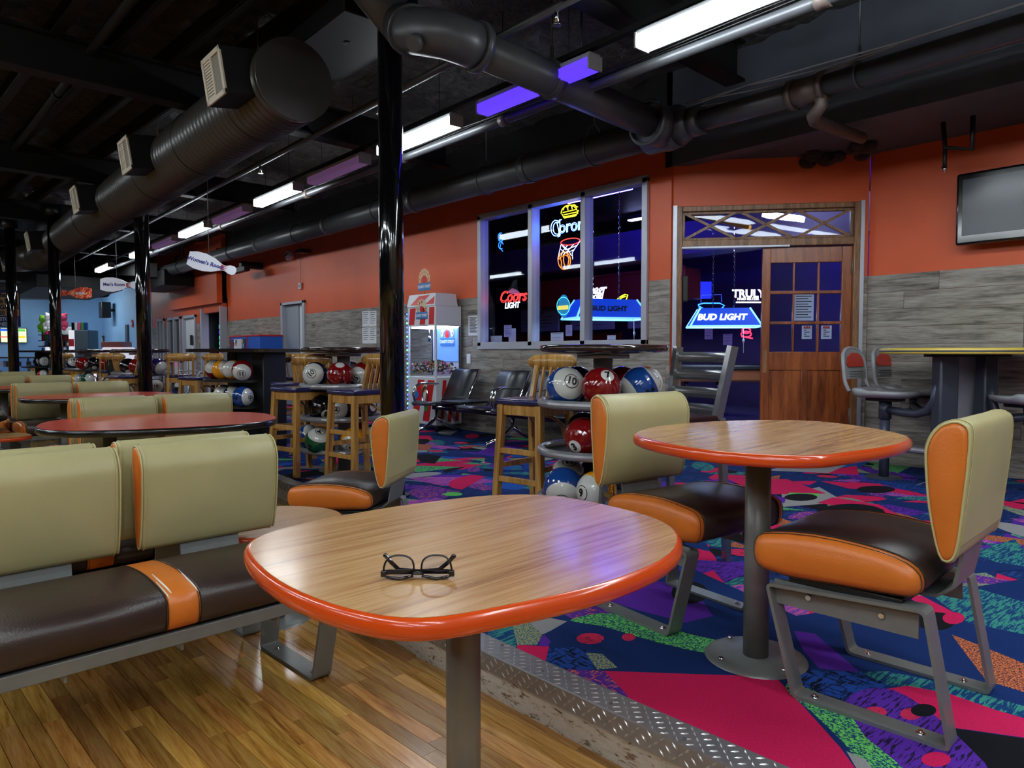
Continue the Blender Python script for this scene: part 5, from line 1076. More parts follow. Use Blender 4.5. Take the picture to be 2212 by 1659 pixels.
# ================================================================== BALL RACK TABLES, BALLS, STOOLS
MT['darktop'] = mat('dark_speckled_tabletop', (44, 32, 30), .12, coat=.6, var=.3, vscale=60)
def rack(px, D_, label, d=.73, black=False):
    p = ond(px, 761, D_); t = thing('ball_rack_table', label, 'table', (p.x, p.y, C), DL, 'bar tables with ball racks'); r = d / 2
    m2 = MB()
    if not black: m2.lathe([(0, 1.062), (r - .02, 1.062), (r - .006, 1.058), (r, 1.048), (r, 1.035), (r - .012, 1.024), (r - .09, 1.012), (r - .2, 1.01), (0, 1.008)], 48)
    else: m2.T = Matrix.Rotation(.3, 4, 'Z'); m2.prism(rrect(.62, .4, 4, 40), 1.02, 1.058); m2.T = Matrix.Identity(4)
    m2.build('tabletop', ['darktop'], t)
    met = 'silver' if not black else 'black'
    m2 = MB()
    if not black: m2.cyl((0, 0, 0), (0, 0, 1.0), .055, n=28); m2.cyl((0, 0, .985), (0, 0, 1.008), .15, n=24)
    else: m2.T = Matrix.Rotation(.3, 4, 'Z'); m2.rb(-.14, .0, -.12, .12, 0, 1.02, .01, 0, 1); m2.rb(.28, .46, -.16, .16, 0, 1.02, .01, 0, 1); m2.T = Matrix.Identity(4)
    m2.build('column', ['brushed' if not black else 'black'], t)
    for z in (.735, .462, .19):
        m2 = MB(); 
        if not black:
            m2.add(*torus((0, 0, z), r - .012, .024, 48, 12)); b = m2.build('shelf_ring', [met], t); m2 = MB(); m2.lathe([(.05, z - .05), (.2, z - .045), (r - .03, z - .018), (r - .03, z - .014), (.2, z - .04), (.05, z - .045)], 40); m2.build('shelf_dish', ['greyflat'], b)
        else:
            m2.T = Matrix.Rotation(.3, 4, 'Z'); m2.prism(rrect(.40, .33, 4, 36), z - .03, z - .005); m2.build('shelf_tray', ['black'], t)
    MB().lathe([(0, .012), (.2, .012), (.22, 0)], 36).build('base_plate', ['greyflat'], t)
    return t, p
K1, P1 = rack(1302.6, 4.06, 'nearest round dark ball rack table, in front of the window')
K2, P2 = rack(742, 6.15, 'round dark ball rack table just left of nearest black column')
K3, P3 = rack(528, 7.75, 'black box shaped ball rack table by the pale door', .8, True)
K4, P4 = rack(305, 9.75, 'round ball rack table behind second black column')
K5, P5 = rack(190, 12.3, 'round ball rack table under the Men\'s Room sign')
K6, P6 = rack(96, 14.6, 'black ball rack table left of third column', .8, True)
BC = {'red': (122, 14, 18), 'blue': (22, 66, 140), 'navy': (22, 28, 70), 'yellow': (240, 158, 20), 'green': (16, 84, 54), 'black': (10, 10, 12), 'purple': (42, 24, 90), 'orange': (222, 70, 24)}
BM = {k: mat('%s_ball_gloss' % k, v, .12, coat=.6, var=.06, vscale=20) for k, v in BC.items()}
BM['white'] = mat('white_ball_gloss', (206, 208, 204), .14, coat=.6); BK = mat('ball_black_print', (12, 12, 14), .3); BH = mat('finger_hole_black', (4, 4, 5), .9)
RB = .108
BALLMESH = {}
def ballmesh(col, kind):
    key = (col, kind)
    if key in BALLMESH: return BALLMESH[key]
    n = 40; ths = sorted(set([0.001, .1, .2, .35, .5, .65, .8, .92, 1.0, 1.1, 1.2, 1.35, 1.5, PI / 2, PI - 1.5, PI - 1.35, PI - 1.2, PI - 1.1, PI - 1.0, PI - .92, PI - .8, PI - .65, PI - .5, PI - .35, PI - .2, PI - .1, PI - .001])); m2 = MB()
    pr_ = [(RB * math.sin(t), RB * math.cos(t)) for t in ths]
    for j in range(len(ths) - 1):
        tm = (ths[j] + ths[j + 1]) / 2
        if kind == 'stripe': mi = 1 if (tm < 1.0 or tm > PI - 1.0) else 0
        else: mi = 1 if tm < .35 else 0
        m2.add([(pr_[k][0] * math.cos(2 * PI * i / n), pr_[k][0] * math.sin(2 * PI * i / n), pr_[k][1]) for k in (j + 1, j) for i in range(n)], [(i, (i + 1) % n, n + (i + 1) % n, n + i) for i in range(n)], mi, True)
    BALLMESH[key] = m2.mesh('ball_shell', [BM[col], BM['white']]); return BALLMESH[key]
def onball(pts, R_=RB + .0006):
    return [Vector((x, y, math.sqrt(max(1e-6, R_ * R_ - x * x - y * y)))) for x, y in pts]
NUM = {}
def nummesh(num, ring):
    key = (num, ring)
    if key in NUM: return NUM[key]
    m2 = MB(); vs, fs = textgeo(num, .056, bold=.0026, extrude=0)
    m2.add(onball([(v_.x, v_.y) for v_ in vs], RB + .0024), fs)
    if ring:
        n = 48; a, b = .036, .0405; g_ = [(math.cos(2 * PI * i / n), math.sin(2 * PI * i / n)) for i in range(n)]
        m2.add(onball([(c * a, s * a) for c, s in g_]) + onball([(c * b, s * b) for c, s in g_]), [(i, n + i, n + (i + 1) % n, (i + 1) % n) for i in range(n) if i % 24 not in (5,)])
    NUM[key] = m2.mesh('number_mark', [BK]); return NUM[key]
hm = MB()
for a, b in ((.0, .05), (.016, .052), (.007, .018)): 
    d = Vector((.0 + 1, (a - .008) * 9, (b - .045) * 9)).normalized(); c = d * (RB + .0003); hm.cyl(c - d * .001, c, .0115, n=14)  # black discs stand in for the shade inside the drilled holes
HOLES = hm.mesh('finger_hole', [BH]); 
tmx = MB(); text(tmx, 'BRUNSWICK\n•\nBALL HOUSE', (RB + .001, .0, -.025), (0, 1, 0), (0, 0, 1), .012, extrude=0); TINY = tmx.mesh('maker_print', [BM['white']])
tmx = MB(); vs, fs = textgeo("PATEL'S\nKINGSTON\nLANES", .024, bold=.0004, extrude=0); tmx.add([Vector((math.sqrt(max(1e-6, (RB + .0022) ** 2 - v_.x ** 2 - v_.y ** 2)), v_.x, v_.y)) for v_ in vs], fs); PAT = tmx.mesh('house_print', [BK])
balls = 0
def ball(c, col, kind, num, face, label, roll=0.0, holes=False, tiny=None, grp='bowling balls on the racks', holedir=None):
    """face = direction the number pole looks along; c = centre"""
    t = thing('bowling_ball', label, 'bowling ball', c, 0, grp)
    z = Vector(face).normalized(); x = (Vector(holedir) - z * Vector(holedir).dot(z)).normalized() if holedir else z.orthogonal().normalized()
    if not holedir: 
        upv = Vector((0, 0, 1)) - z * z.z; upv = upv.normalized() if upv.length > .05 else Vector((0, 1, 0)); y = upv; x = y.cross(z)
        x = Matrix.Rotation(roll, 3, z) @ x
    y = z.cross(x); Mx = Matrix((x, y, z)).transposed().to_4x4(); t.matrix_basis = Matrix.Translation(Vector(c)) @ Mx
    o = bpy.data.objects.new('ball_shell', ballmesh(col, kind)); COL.objects.link(o); o.parent = t
    if num: o2 = bpy.data.objects.new('number_mark', nummesh(num, kind == 'stripe')); COL.objects.link(o2); o2.parent = t
    if holes: o2 = bpy.data.objects.new('finger_hole', HOLES); COL.objects.link(o2); o2.parent = t
    if tiny: o2 = bpy.data.objects.new(tiny.name, tiny); COL.objects.link(o2); o2.parent = t
    return t
def cam_dir(c): return (Vector((0, 0, EYE)) - Vector(c)).normalized()
def place_balls(P, shelf, rows):
    """rows = (px of centre, dist, colour, kind, number, (right, up) tilt of the number from the line of sight, label, extras)"""
    for px, d, col, kind, num, (tx, ty), label, kw in rows:
        c = ond(px, 761, d); c.z = C + {0: .735, 1: .462, 2: .19}[shelf] + RB - .012
        cd = cam_dir(c); rt = Vector((0, 0, 1)).cross(cd).normalized(); upv = cd.cross(rt); f = (cd + rt * tx + upv * ty).normalized()
        k = dict(kw)
        if 'hd' in k: a, b = k.pop('hd'); k['holedir'] = (cd * .9 + rt * a + upv * b)
        ball(c, col, kind, num, f, label, **k)
n1 = ' ball on top shelf of nearest rack table'
place_balls(P1, 0, [(1222, 3.95, 'blue', 'stripe', '10', (.35, .3), 'white and blue number ten' + n1, dict(roll=-.3)), (1299, 3.84, 'red', 'solid', '7', (.45, .85), 'dark red number seven' + n1, {}), (1383, 3.95, 'blue', 'stripe', '', (-3, -1.9), 'blue banded ball with finger holes' + n1[5:], dict(holes=True, hd=(.32, -.38))),
    (1246, 4.16, 'black', 'solid', '8', (-.3, -.8), 'black' + n1 + ', behind the number ten', {}), (1345, 4.2, 'red', 'solid', '3', (.3, -.8), 'dark red' + n1 + ', behind the number seven', {}), (1393, 4.18, 'yellow', 'stripe', '9', (.8, .1), 'white and yellow' + n1 + ', behind the blue banded one', {})])
place_balls(P1, 1, [(1262, 3.86, 'red', 'solid', '3', (-.65, -.7), 'dark red ball with finger holes on middle shelf of nearest rack table', dict(holes=True, tiny=TINY, hd=(.25, -.1))), (1262, 4.2, 'black', 'solid', '8', (.3, -.8), 'black ball on middle shelf of nearest rack table, mostly hidden', {})])
place_balls(P1, 2, [(1218, 3.85, 'blue', 'stripe', '2', (-.1, -1.0), 'white and blue ball on bottom shelf of nearest rack table', {}), (1290, 3.72, 'yellow', 'stripe', '9', (-1.1, -.15), 'white and yellow ball with black printed words, bottom shelf of nearest rack', dict(tiny=PAT, hd=(.0, -.1))),
    (1228, 4.18, 'red', 'stripe', '11', (.1, 1.3), 'white ball with red band on bottom shelf, behind the blue one', {}), (1285, 4.3, 'black', 'solid', '8', (.1, -.8), 'black ball at back of bottom shelf of nearest rack', {})])
n2 = ' on top shelf, rack table left of nearest column'
place_balls(P2, 0, [(681, 6.0, 'navy', 'stripe', '10', (-.35, .1), 'white number ten ball' + n2, dict(roll=.8)), (734, 5.88, 'red', 'solid', '', (.0, 1.4), 'dark red ball with finger holes' + n2, dict(holes=True, tiny=TINY, hd=(.1, .05))), (785, 6.0, 'red', 'stripe', '15', (-.8, -.45), 'white and red number fifteen ball' + n2, dict(roll=.9)),
    (706, 6.3, 'orange', 'solid', '', (0, 1), 'orange red ball' + n2 + ', behind', {}), (757, 6.38, 'black', 'solid', '', (0, 1), 'black ball' + n2 + ', behind the red one', {}), (808, 6.25, 'red', 'solid', '', (1, 0), 'bright red ball' + n2 + ', half behind the column', {})])
n2 = ' on middle shelf, rack table left of column'
place_balls(P2, 1, [(690, 5.95, 'black', 'solid', '8', (.55, -.7), 'black number eight ball' + n2, {}), (735, 5.9, 'navy', 'stripe', '12', (-.5, -.1), 'white and navy ball' + n2, {}), (786, 5.98, 'black', 'solid', '', (1, 0), 'black ball' + n2 + ' at right', {})])
n2 = ' on bottom shelf, rack table left of column'
place_balls(P2, 2, [(684, 5.86, 'green', 'stripe', '14', (.3, 1.2), 'white ball with green band and finger holes' + n2, dict(holes=True, hd=(-.3, .2))), (762, 5.9, 'yellow', 'stripe', '9', (-.3, -.85), 'white and yellow ball' + n2, {}), (800, 6.1, 'navy', 'stripe', '10', (.1, .0), 'white number ten ball' + n2, {}), (664, 6.15, 'blue', 'stripe', '', (.8, .6), 'white and blue ball' + n2 + ' at left', {}), (774, 6.4, 'orange', 'solid', '', (0, -1), 'orange ball' + n2 + ' at back', {})])
n3 = ' on top shelf, black box shaped rack table'
place_balls(P3, 0, [(523, 7.35, 'red', 'stripe', '11', (-.1, -.35), 'white and red number eleven ball' + n3, {}), (503, 7.6, 'yellow', 'stripe', '', (-.8, .3), 'white and yellow ball second from the eleven' + n3, {}), (480, 7.7, 'yellow', 'stripe', '', (.8, .3), 'yellow banded ball at left' + n3, {}), (464, 7.85, 'red', 'stripe', '', (-.5, .8), 'white and red ball at far left' + n3, {})])
n3 = ' on middle shelf, black box shaped rack table'
place_balls(P3, 1, [(523, 7.35, 'blue', 'stripe', '10', (1.2, -.05), 'white ball with blue band and finger holes' + n3, dict(holes=True, hd=(-.15, -.1))), (503, 7.65, 'navy', 'stripe', '', (.5, .9), 'white and navy ball' + n3, {}), (482, 7.8, 'green', 'stripe', '', (-.4, .9), 'white and green ball' + n3, {})])
place_balls(P3, 2, [(520, 7.3, 'black', 'solid', '', (0, 1), 'black ball on bottom shelf of the black box shaped rack table', {}), (500, 7.6, 'navy', 'solid', '', (0, 1), 'navy ball on bottom shelf of the black box shaped rack table', {})])
n4 = ' on rack table behind second column'
place_balls(P4, 0, [(276, 9.45, 'black', 'solid', '', (0, -1), 'big black ball' + n4 + ', top shelf', {}), (296, 9.4, 'red', 'solid', '', (.5, -.2), 'red ball' + n4 + ', top shelf', {}), (340, 9.5, 'purple', 'stripe', '', (.9, -.5), 'purple and white ball' + n4 + ', top shelf right', {}), (330, 9.8, 'purple', 'solid', '', (0, 1), 'purple ball' + n4 + ', top shelf back', {})])
place_balls(P4, 1, [(266, 9.5, 'yellow', 'stripe', '', (0, -.9), 'white and yellow ball' + n4 + ', middle shelf', {}), (296, 9.4, 'navy', 'stripe', '6', (0, -.1), 'white numbered ball' + n4 + ', middle shelf', {}), (335, 9.5, 'navy', 'stripe', '10', (0, .1), 'small white ball' + n4 + ', middle shelf right', {})])
n5 = " on rack table under the Men's Room sign"
place_balls(P5, 0, [(158, 12.1, 'navy', 'stripe', '9', (.1, .6), 'white numbered ball' + n5 + ', top left', {}), (178, 11.95, 'red', 'solid', '1', (.6, -.2), 'dark red ball with white number one' + n5, {}), (203, 12.0, 'black', 'solid', '', (0, -1), 'black ball' + n5, {}), (226, 12.1, 'red', 'solid', '2', (.8, -.3), 'red ball at right' + n5, {})])
place_balls(P5, 1, [(163, 12.0, 'yellow', 'stripe', '', (.8, .2), 'yellow ball' + n5 + ', middle shelf', {}), (188, 12.0, 'green', 'stripe', '', (.8, .3), 'green ball' + n5 + ', middle shelf', {}), (222, 12.0, 'navy', 'stripe', '0', (.2, -.4), 'white ball' + n5 + ', middle shelf right', {})])
n6 = ' on the farthest black rack table'
place_balls(P6, 0, [(96, 14.3, 'navy', 'stripe', '7', (.0, .1), 'white numbered ball' + n6, {}), (84, 14.6, 'black', 'stripe', '', (.6, .2), 'black and white ball' + n6, {})])
place_balls(P6, 1, [(92, 14.3, 'orange', 'stripe', '', (.5, .6), 'orange and white ball' + n6, {})])
# ---- stools
def stool(bx, dist, alpha, label, s=.34, first=[None]):
    """corner leg nearest the camera at pixel column bx"""
    b = ond(bx, 761, dist); a = alpha; side1 = Vector((RT[0], RT[1], 0)) * -math.cos(a) + Vector((FW[0], FW[1], 0)) * math.sin(a); side2 = Vector((RT[0], RT[1], 0)) * math.sin(a) + Vector((FW[0], FW[1], 0)) * math.cos(a)
    c = b + side1 * s / 2 + side2 * s / 2; rz = math.atan2(-side1.y, -side1.x)
    loc = (c.x, c.y, C)
    if first[0]: return dup(first[0], loc, rz, label)
    t = thing('bar_stool', label, 'stool', loc, rz, 'wooden bar stools with navy seats'); h = s / 2 - .02; SH = .70
    # local: x along the front rail, +y towards the backrest
    for sx in (-1, 1):
        m2 = MB(); m2.bar((sx * (h + .03), -h - .03, 0), (sx * h, -h, SH - .01), .042, .042); m2.build('leg', ['stoolwood'], t)
        m2 = MB(); m2.bar((sx * (h + .02), h + .05, 0), (sx * h, h, SH - .01), .042, .034); m2.bar((sx * h, h, SH - .01), (sx * (h - .01), h + .05, .93), .034, .026); m2.build('leg', ['stoolwood'], t)
    for y in (-h, h): MB().rb(-h + .02, h - .02, y - .012, y + .012, SH - .075, SH - .01, .003, 0, 1).build('seat_rail', ['stoolwood'], t)
    for x in (-h, h): MB().rb(x - .012, x + .012, -h + .02, h - .02, SH - .075, SH - .01, .003, 0, 1).build('seat_rail', ['stoolwood'], t)
    MB().rb(-h - .03, h + .03, -h - .035, h + .02, SH - .008, SH + .03, .016, 0, 3).build('seat', ['navyseat'], t)
    for y, z in ((-h - .018, .40), (-h - .026, .22), (h + .03, .36)): MB().rb(-h, h, y - .012, y + .012, z - .018, z + .018, .003, 0, 1).build('stretcher', ['stoolwood'], t)
    for sx in (-1, 1):
        for z in (.30,): MB().bar((sx * (h + .015), -h, z), (sx * (h + .012), h + .02, z), .02, .034).build('stretcher', ['stoolwood'], t)
        m2 = MB(); m2.tube([(sx * (h - .02), h - .01, .46), (sx * (h - .03), h - .03, .56), (sx * (h - .06), h - .1, .61), (sx * (h - .1), h - .17, .625)], .011, 6); m2.build('brace', ['stoolwood'], t)
    m2 = MB(); n = 14; W2 = .195; vs = []; 
    for i in range(n + 1):
        q = -1 + 2 * i / n; x = q * W2; y = h + .075 - .055 * q * q; hh = .052 * math.sqrt(max(.04, 1 - abs(q) ** 5)) ; 
        for dy in (-.009, .009): vs += [(x, y + dy, .955 - hh), (x, y + dy, .955 + hh)]
    fs = []
    for i in range(n):
        a0, b0_ = 4 * i, 4 * i + 4; fs += [(a0, b0_, b0_ + 1, a0 + 1), (a0 + 2, a0 + 3, b0_ + 3, b0_ + 2), (a0 + 1, b0_ + 1, b0_ + 3, a0 + 3), (a0, a0 + 2, b0_ + 2, b0_)]
    fs += [(0, 1, 3, 2), (4 * n, 4 * n + 2, 4 * n + 3, 4 * n + 1)]; m2.add(vs, fs, 0, True); m2.build('backrest', ['stoolwood'], t)
    for i in range(4): x = -.09 + .06 * i; m2 = MB(); m2.bar((x, h + .005, SH), (x, h + .06, .92), .022, .01); m2.build('back_slat', ['stoolwood'], t)
    first[0] = t; return t
stool(1167, 4.28, math.radians(40), 'wooden stool with navy seat left of nearest ball rack table')
stool(764, 5.35, math.radians(42), 'wooden stool with navy seat half hidden by nearest column')
stool(638, 5.75, math.radians(38), 'wooden stool, nearer of the pair between the two left rack tables'); stool(588, 6.65, math.radians(70), 'wooden stool, farther of the pair between the two left rack tables')
stool(700, 7.3, math.radians(225), 'wooden stool behind rack table, backrest towards us'); stool(650, 8.6, math.radians(200), 'wooden stool at black rack table with slatted back towards us')
stool(425, 8.3, math.radians(30), 'wooden stool left of the black box shaped rack table'); stool(488, 8.9, math.radians(45), 'wooden stool behind the black box shaped rack table')
stool(354, 9.4, math.radians(150), 'wooden stool right of second column'); stool(256, 8.8, math.radians(40), 'wooden stool left of second column')
stool(212, 11.3, math.radians(150), "wooden stool in front of the rack table under Men's Room sign"); stool(170, 12.9, math.radians(40), "wooden stool behind rack table under Men's Room sign")
stool(104, 13.4, math.radians(140), 'wooden stool left of third column'); stool(70, 15.9, math.radians(40), 'farthest wooden stool at left'); stool(300, 10.6, math.radians(220), 'wooden stool behind second column')
# ---- chrome ladder back chair
ch = thing('ladder_back_chair', 'tall chrome ladder back bar chair in front of the open doorway', 'chair', (0, 0, 0)); q1 = ond(1566, 761, 3.42); q2 = ond(1449, 761, 3.78); q1.z = q2.z = C; mid_ = (q1 + q2) / 2
ax = (q2 - q1); ax.z = 0; wdt = ax.length; ax.normalize(); fr_ = Vector((-RT[0], -RT[1], 0)) * .95 + Vector((FW[0], FW[1], 0)) * -.5; fr_ = (fr_ - ax * fr_.dot(ax)).normalized()
ch.location = (mid_.x, mid_.y, C); ch.matrix_basis = Matrix(((ax.x, fr_.x, 0, mid_.x), (ax.y, fr_.y, 0, mid_.y), (0, 0, 1, C), (0, 0, 0, 1)))
hw_ = wdt / 2
for sx in (-1, 1):
    MB().bar((sx * hw_, -.05, 1.05), (sx * hw_ + (.05 if sx < 0 else 0), .0, .69), .045, .032, 0, (1, 0, 0)).build('back_post', ['steelchair'], ch); m2 = MB(); m2.bar((sx * hw_, .02, .70), (sx * hw_, -.03, 0), .035, .03, 0, (1, 0, 0)); m2.build('leg', ['steelchair'], ch)
    m2 = MB(); m2.bar((sx * hw_, .40, .68), (sx * (hw_ + .02), .43, 0), .035, .03, 0, (1, 0, 0)); m2.build('leg', ['steelchair'], ch)
for k, z in enumerate((.995, .905, .815, .73)):
    m2 = MB(); n = 8; y0_ = -.05 + .05 * (1.05 - z) / .36; vs = []
    for i in range(n + 1):
        q = -1 + 2 * i / n; x = q * hw_ + (.05 * (1.05 - z) / .36 * (1 - q) / 2); y = y0_ - .03 * (1 - q * q)
        for dy, dz in ((-.006, -.027), (-.006, .027), (.006, .027), (.006, -.027)): vs.append((x, y + dy, z + dz))
    m2.add(vs, [(4 * i + j, 4 * i + (j + 1) % 4, 4 * i + 4 + (j + 1) % 4, 4 * i + 4 + j) for i in range(n) for j in range(4)], 0, True); m2.build('back_slat', ['steelchair'], ch)
MB().rb(-hw_ + .0, hw_ - .0, .03, .42, .68, .715, .012).build('seat', [mat('dark_red_vinyl_seat', (40, 16, 18), .3)], ch)
for z in (.25,):
    for sx in (-1, 1): MB().bar((sx * hw_, 0, z), (sx * hw_, .42, z), .02, .02).build('stretcher', ['chrome'], ch)
    MB().bar((-hw_, .42, z + .05), (hw_, .42, z + .05), .02, .02).build('stretcher', ['chrome'], ch)
# ---- yellow edged table with attached seats
pY = ond(2090, 761, 5.4); yt = thing('cluster_table', 'yellow edged table with attached grey seats by the right wall', 'table', (pY.x, pY.y, C), 0)
m2 = MB(); r = .6; m2.lathe([(0, 1.052), (r - .012, 1.052), (r, 1.045), (r, 1.034)], 56); m2.lathe([(r, 1.022), (r, 1.012), (r - .012, 1.006), (0, 1.006)], 56); m2.build('tabletop', ['yellowedge'], yt); MB().lathe([(r, 1.034), (r + .001, 1.03), (r, 1.022)], 56).build('edge_groove', ['bluegrey'], yt)
RTv = Vector((RT[0], RT[1], 0)); FWv = Vector((FW[0], FW[1], 0))
def loc(px, d): p = ond(px, 761, d); return Vector((p.x - pY.x, p.y - pY.y, 0))
for px, wd, d in ((2043, .14, 5.25), (2133, .11, 5.3)):
    c = loc(px, d); m2 = MB(); m2.T = Matrix.Translation(c) @ Matrix.Rotation(aR, 4, 'Z'); m2.rb(-wd / 2, wd / 2, -.06, .06, 0, 1.0, .015); m2.build('column', ['bluegrey'], yt)
c = loc(2088, 5.42); m2 = MB(); m2.T = Matrix.Translation(c) @ Matrix.Rotation(aR, 4, 'Z'); m2.rb(-.13, .13, -.01, .01, .0, .985, .004); m2.build('steel_panel', ['brushed'], yt)
m2 = MB(); m2.T = Matrix.Translation(loc(2090, 5.3)) @ Matrix.Rotation(aR, 4, 'Z'); m2.rb(-.3, .3, -.05, .05, .985, 1.006, .004); m2.build('mount_plate', ['black'], yt)
def shell_seat(px, d, hd, label):
    p = ond(px, 761, d); t = thing('swivel_seat', label, 'x', (p.x - pY.x, p.y - pY.y, 0), hd); del t['category']; t.parent = yt; Z0 = .70
    m2 = MB(); n = 20; vs = []
    # seat pan: local +x = sitter's front
    pan = smooth2([(.23, -.1), (.25, 0), (.23, .1), (.13, .19), (-.05, .21), (-.18, .2), (-.2, 0), (-.18, -.2), (-.05, -.21), (.13, -.19)], 3)
    rg = [[(x, y, Z0 - .045 + .0 * x) for x, y in inset(pan, .05)], [(x, y, Z0 - .02) for x, y in inset(pan, .008)], [(x, y, Z0 + (.02 if x < -.1 else .0)) for x, y in pan], [(x, y, Z0 + .012 + (.02 if x < -.1 else .0)) for x, y in inset(pan, .012)], [(x, y, Z0 - .006) for x, y in inset(pan, .06)], [(x, y, Z0 - .014) for x, y in inset(pan, .13)]]
    m2.loft(rg); m2.build('seat_pan', ['greyplastic'], t)
    bk = []; zs = [.70, .76, .80, .86, .94, 1.0, 1.04, 1.055]; hw2 = [.2, .19, .19, .195, .19, .165, .11, .03]; xs = [-.2, -.235, -.245, -.25, -.26, -.275, -.285, -.29]
    def bkr(off_):
        L_ = [(x_ + off_, -w_, z_) for x_, w_, z_ in zip(xs, hw2, zs)]; return L_ + [(a, -b, c_) for a, b, c_ in reversed(L_)]
    o_, i2 = bkr(-.012), bkr(.012); nn = len(o_)
    # frame around the opening and the upper shield
    m2 = MB(); m2.tube([(x_, y_, z_) for x_, y_, z_ in bkr(0)], .016, 8); 
    m2.add([(xs[2] - .008, -hw2[2], zs[2])] + [(xs[k] - .008, -hw2[k], zs[k]) for k in range(3, 8)] + [(xs[k] - .008, hw2[k], zs[k]) for k in range(7, 1, -1)] + [(xs[2] + .008, -hw2[2], zs[2])] + [(xs[k] + .008, -hw2[k], zs[k]) for k in range(3, 8)] + [(xs[k] + .008, hw2[k], zs[k]) for k in range(7, 1, -1)],
        [tuple(range(12)), tuple(reversed(range(12, 24)))] + [(i, 12 + i, 12 + (i + 1) % 12, (i + 1) % 12) for i in range(12)])
    for k in range(3): m2.rb(xs[2] + .002, xs[2] + .012, -.12, .12, .822 + k * .02, .83 + k * .02, .002, 0, 1)
    m2.build('backrest', ['greyplastic'], t)
    m2 = MB(); m2.add([(-.248 + (z_ - .9) * -.12, y_, z_) for y_, z_ in ((-.13, .9), (.13, .9), (.15, .93), (.12, .985), (.05, 1.015), (-.05, 1.015), (-.12, .985), (-.15, .93))] + [(-.24 + (z_ - .9) * -.12, y_, z_) for y_, z_ in ((-.13, .9), (.13, .9), (.15, .93), (.12, .985), (.05, 1.015), (-.05, 1.015), (-.12, .985), (-.15, .93))], [tuple(range(8)), tuple(reversed(range(8, 16)))] + [(i, 8 + i, 8 + (i + 1) % 8, (i + 1) % 8) for i in range(8)]); m2.build('back_inset', ['redplastic'], t)
    MB().rb(-.12, .12, -.09, .09, .625, .655, .006).build('mount_bracket', ['black'], t); return t, p
hdr = math.atan2(RT[1], RT[0]) - .88
s1, q_ = shell_seat(1915, 5.75, hdr, 'grey plastic seat with red inset nearest the wooden door'); s2, q2_ = shell_seat(1975, 6.15, hdr, 'grey plastic seat with red inset against the wall, second from door'); s3, q3_ = shell_seat(2225, 5.05, hdr + PI - .5, 'grey plastic seat at right picture edge')
for s_, q in ((1, q_), (2, q2_), (3, q3_)):
    a = Vector((q.x - pY.x, q.y - pY.y, 0)); m2 = MB()
    if s_ == 1: m2.cyl(a, a + Vector((0, 0, .5)), .038, n=18); m2.lathe([(0, .012), (.13, .01), (.14, 0)], 30, a); m2.cyl(a + Vector((0, 0, .48)), a + Vector((0, 0, .63)), .048, n=18)
    else: m2.cyl(a + Vector((0, 0, .5)), a + Vector((0, 0, .63)), .03, n=14)
    e = a * .0; tgt = loc(2030 if s_ < 3 else 2140, 5.25); dr = tgt - a
    m2.tube([a + Vector((0, 0, .56)), a + dr * .35 + Vector((0, 0, .545)), a + dr * .62 + Vector((0, 0, .545)), a + dr * .82 + Vector((0, 0, .58)), a + dr * .93 + Vector((0, 0, .66)), a + dr * .97 + Vector((0, 0, .78))], .032, 12); m2.build('seat_arm', ['bluegrey'], yt)
fr2 = [loc(1950, 5.6), loc(2010, 5.5)]; m2 = MB(); m2.tube([loc(1905, 5.7) + Vector((0, 0, .26)), loc(2010, 5.4) + Vector((0, 0, .26)), loc(2090, 5.25) + Vector((0, 0, .26))], .024, 10); m2.build('foot_rail', ['silver'], yt)
# ---- waiting bench with black seats
wbn = thing('waiting_bench', 'row of black airport style seats with chrome arms below the window', 'bench', (0, 0, C))
def xw(px, Y=5.1): return ony(px, 850, Y).x
MB().rb(-7.45, -4.8, 5.05, 5.13, .30, .38, .008).build('beam', [mat('dark_navy_beam', (24, 22, 44), .3)], wbn)
sx_ = [xw(915), xw(1022), xw(1092), xw(1165)]
for k, x in enumerate((-7.24, -6.3, -5.68, -5.06)):
    b = MB(); P3 = smooth2([(4.78, .40), (4.85, .42), (5.05, .395), (5.2, .39), (5.22, .37), (5.05, .37), (4.85, .385), (4.78, .38)], 2)
    b.loft([[(x + a, yy, zz) for yy, zz in P3] for a in (-.25, .25)]); b.build('seat', ['blackvinyl'], wbn)
    b = MB(); P3 = smooth2([(5.24, .42), (5.30, .55), (5.36, .68), (5.42, .79), (5.46, .81), (5.47, .79), (5.41, .66), (5.34, .53), (5.28, .42)], 2); b.loft([[(x + a, yy, zz) for yy, zz in P3] for a in (-.25, .25)]); bb_ = b.build('backrest', ['blackvinyl'], wbn)
    for a in (-.26, .26): MB().tube([(x + a, 4.8, .37), (x + a, 5.1, .35), (x + a, 5.22, .37), (x + a, 5.32, .55), (x + a, 5.45, .8)], .012, 6).build('side_rail', ['chrome'], wbn)
MB().rb(-6.97, -6.57, 4.85, 5.3, .42, .445, .006).build('side_table', ['black'], wbn)
for x in (-7.52, -5.99, -5.94, -5.37): m2 = MB(); m2.tube([(x, 4.86, .38), (x, 4.82, .5), (x, 4.86, .6), (x, 4.95, .63), (x, 5.2, .62)], .016, 8); m2.build('armrest', ['chrome'], wbn)
for x in (-7.4, -5.92): m2 = MB(); m2.tube([(x, 5.09, .32), (x, 5.09, .2), (x, 4.95, .1), (x, 4.72, .03)], .024, 8); m2.tube([(x, 5.09, .2), (x, 5.25, .1), (x, 5.46, .03)], .024, 8); m2.cyl((x, 4.72, 0), (x, 4.72, .06), .014, n=8); m2.cyl((x, 5.46, 0), (x, 5.46, .05), .016, n=8); m2.build('leg', ['chrome'], wbn)
w2 = thing('waiting_bench', 'two silver framed waiting seats before the white door at left', 'bench', (-15.6, 4.7, C), 0)
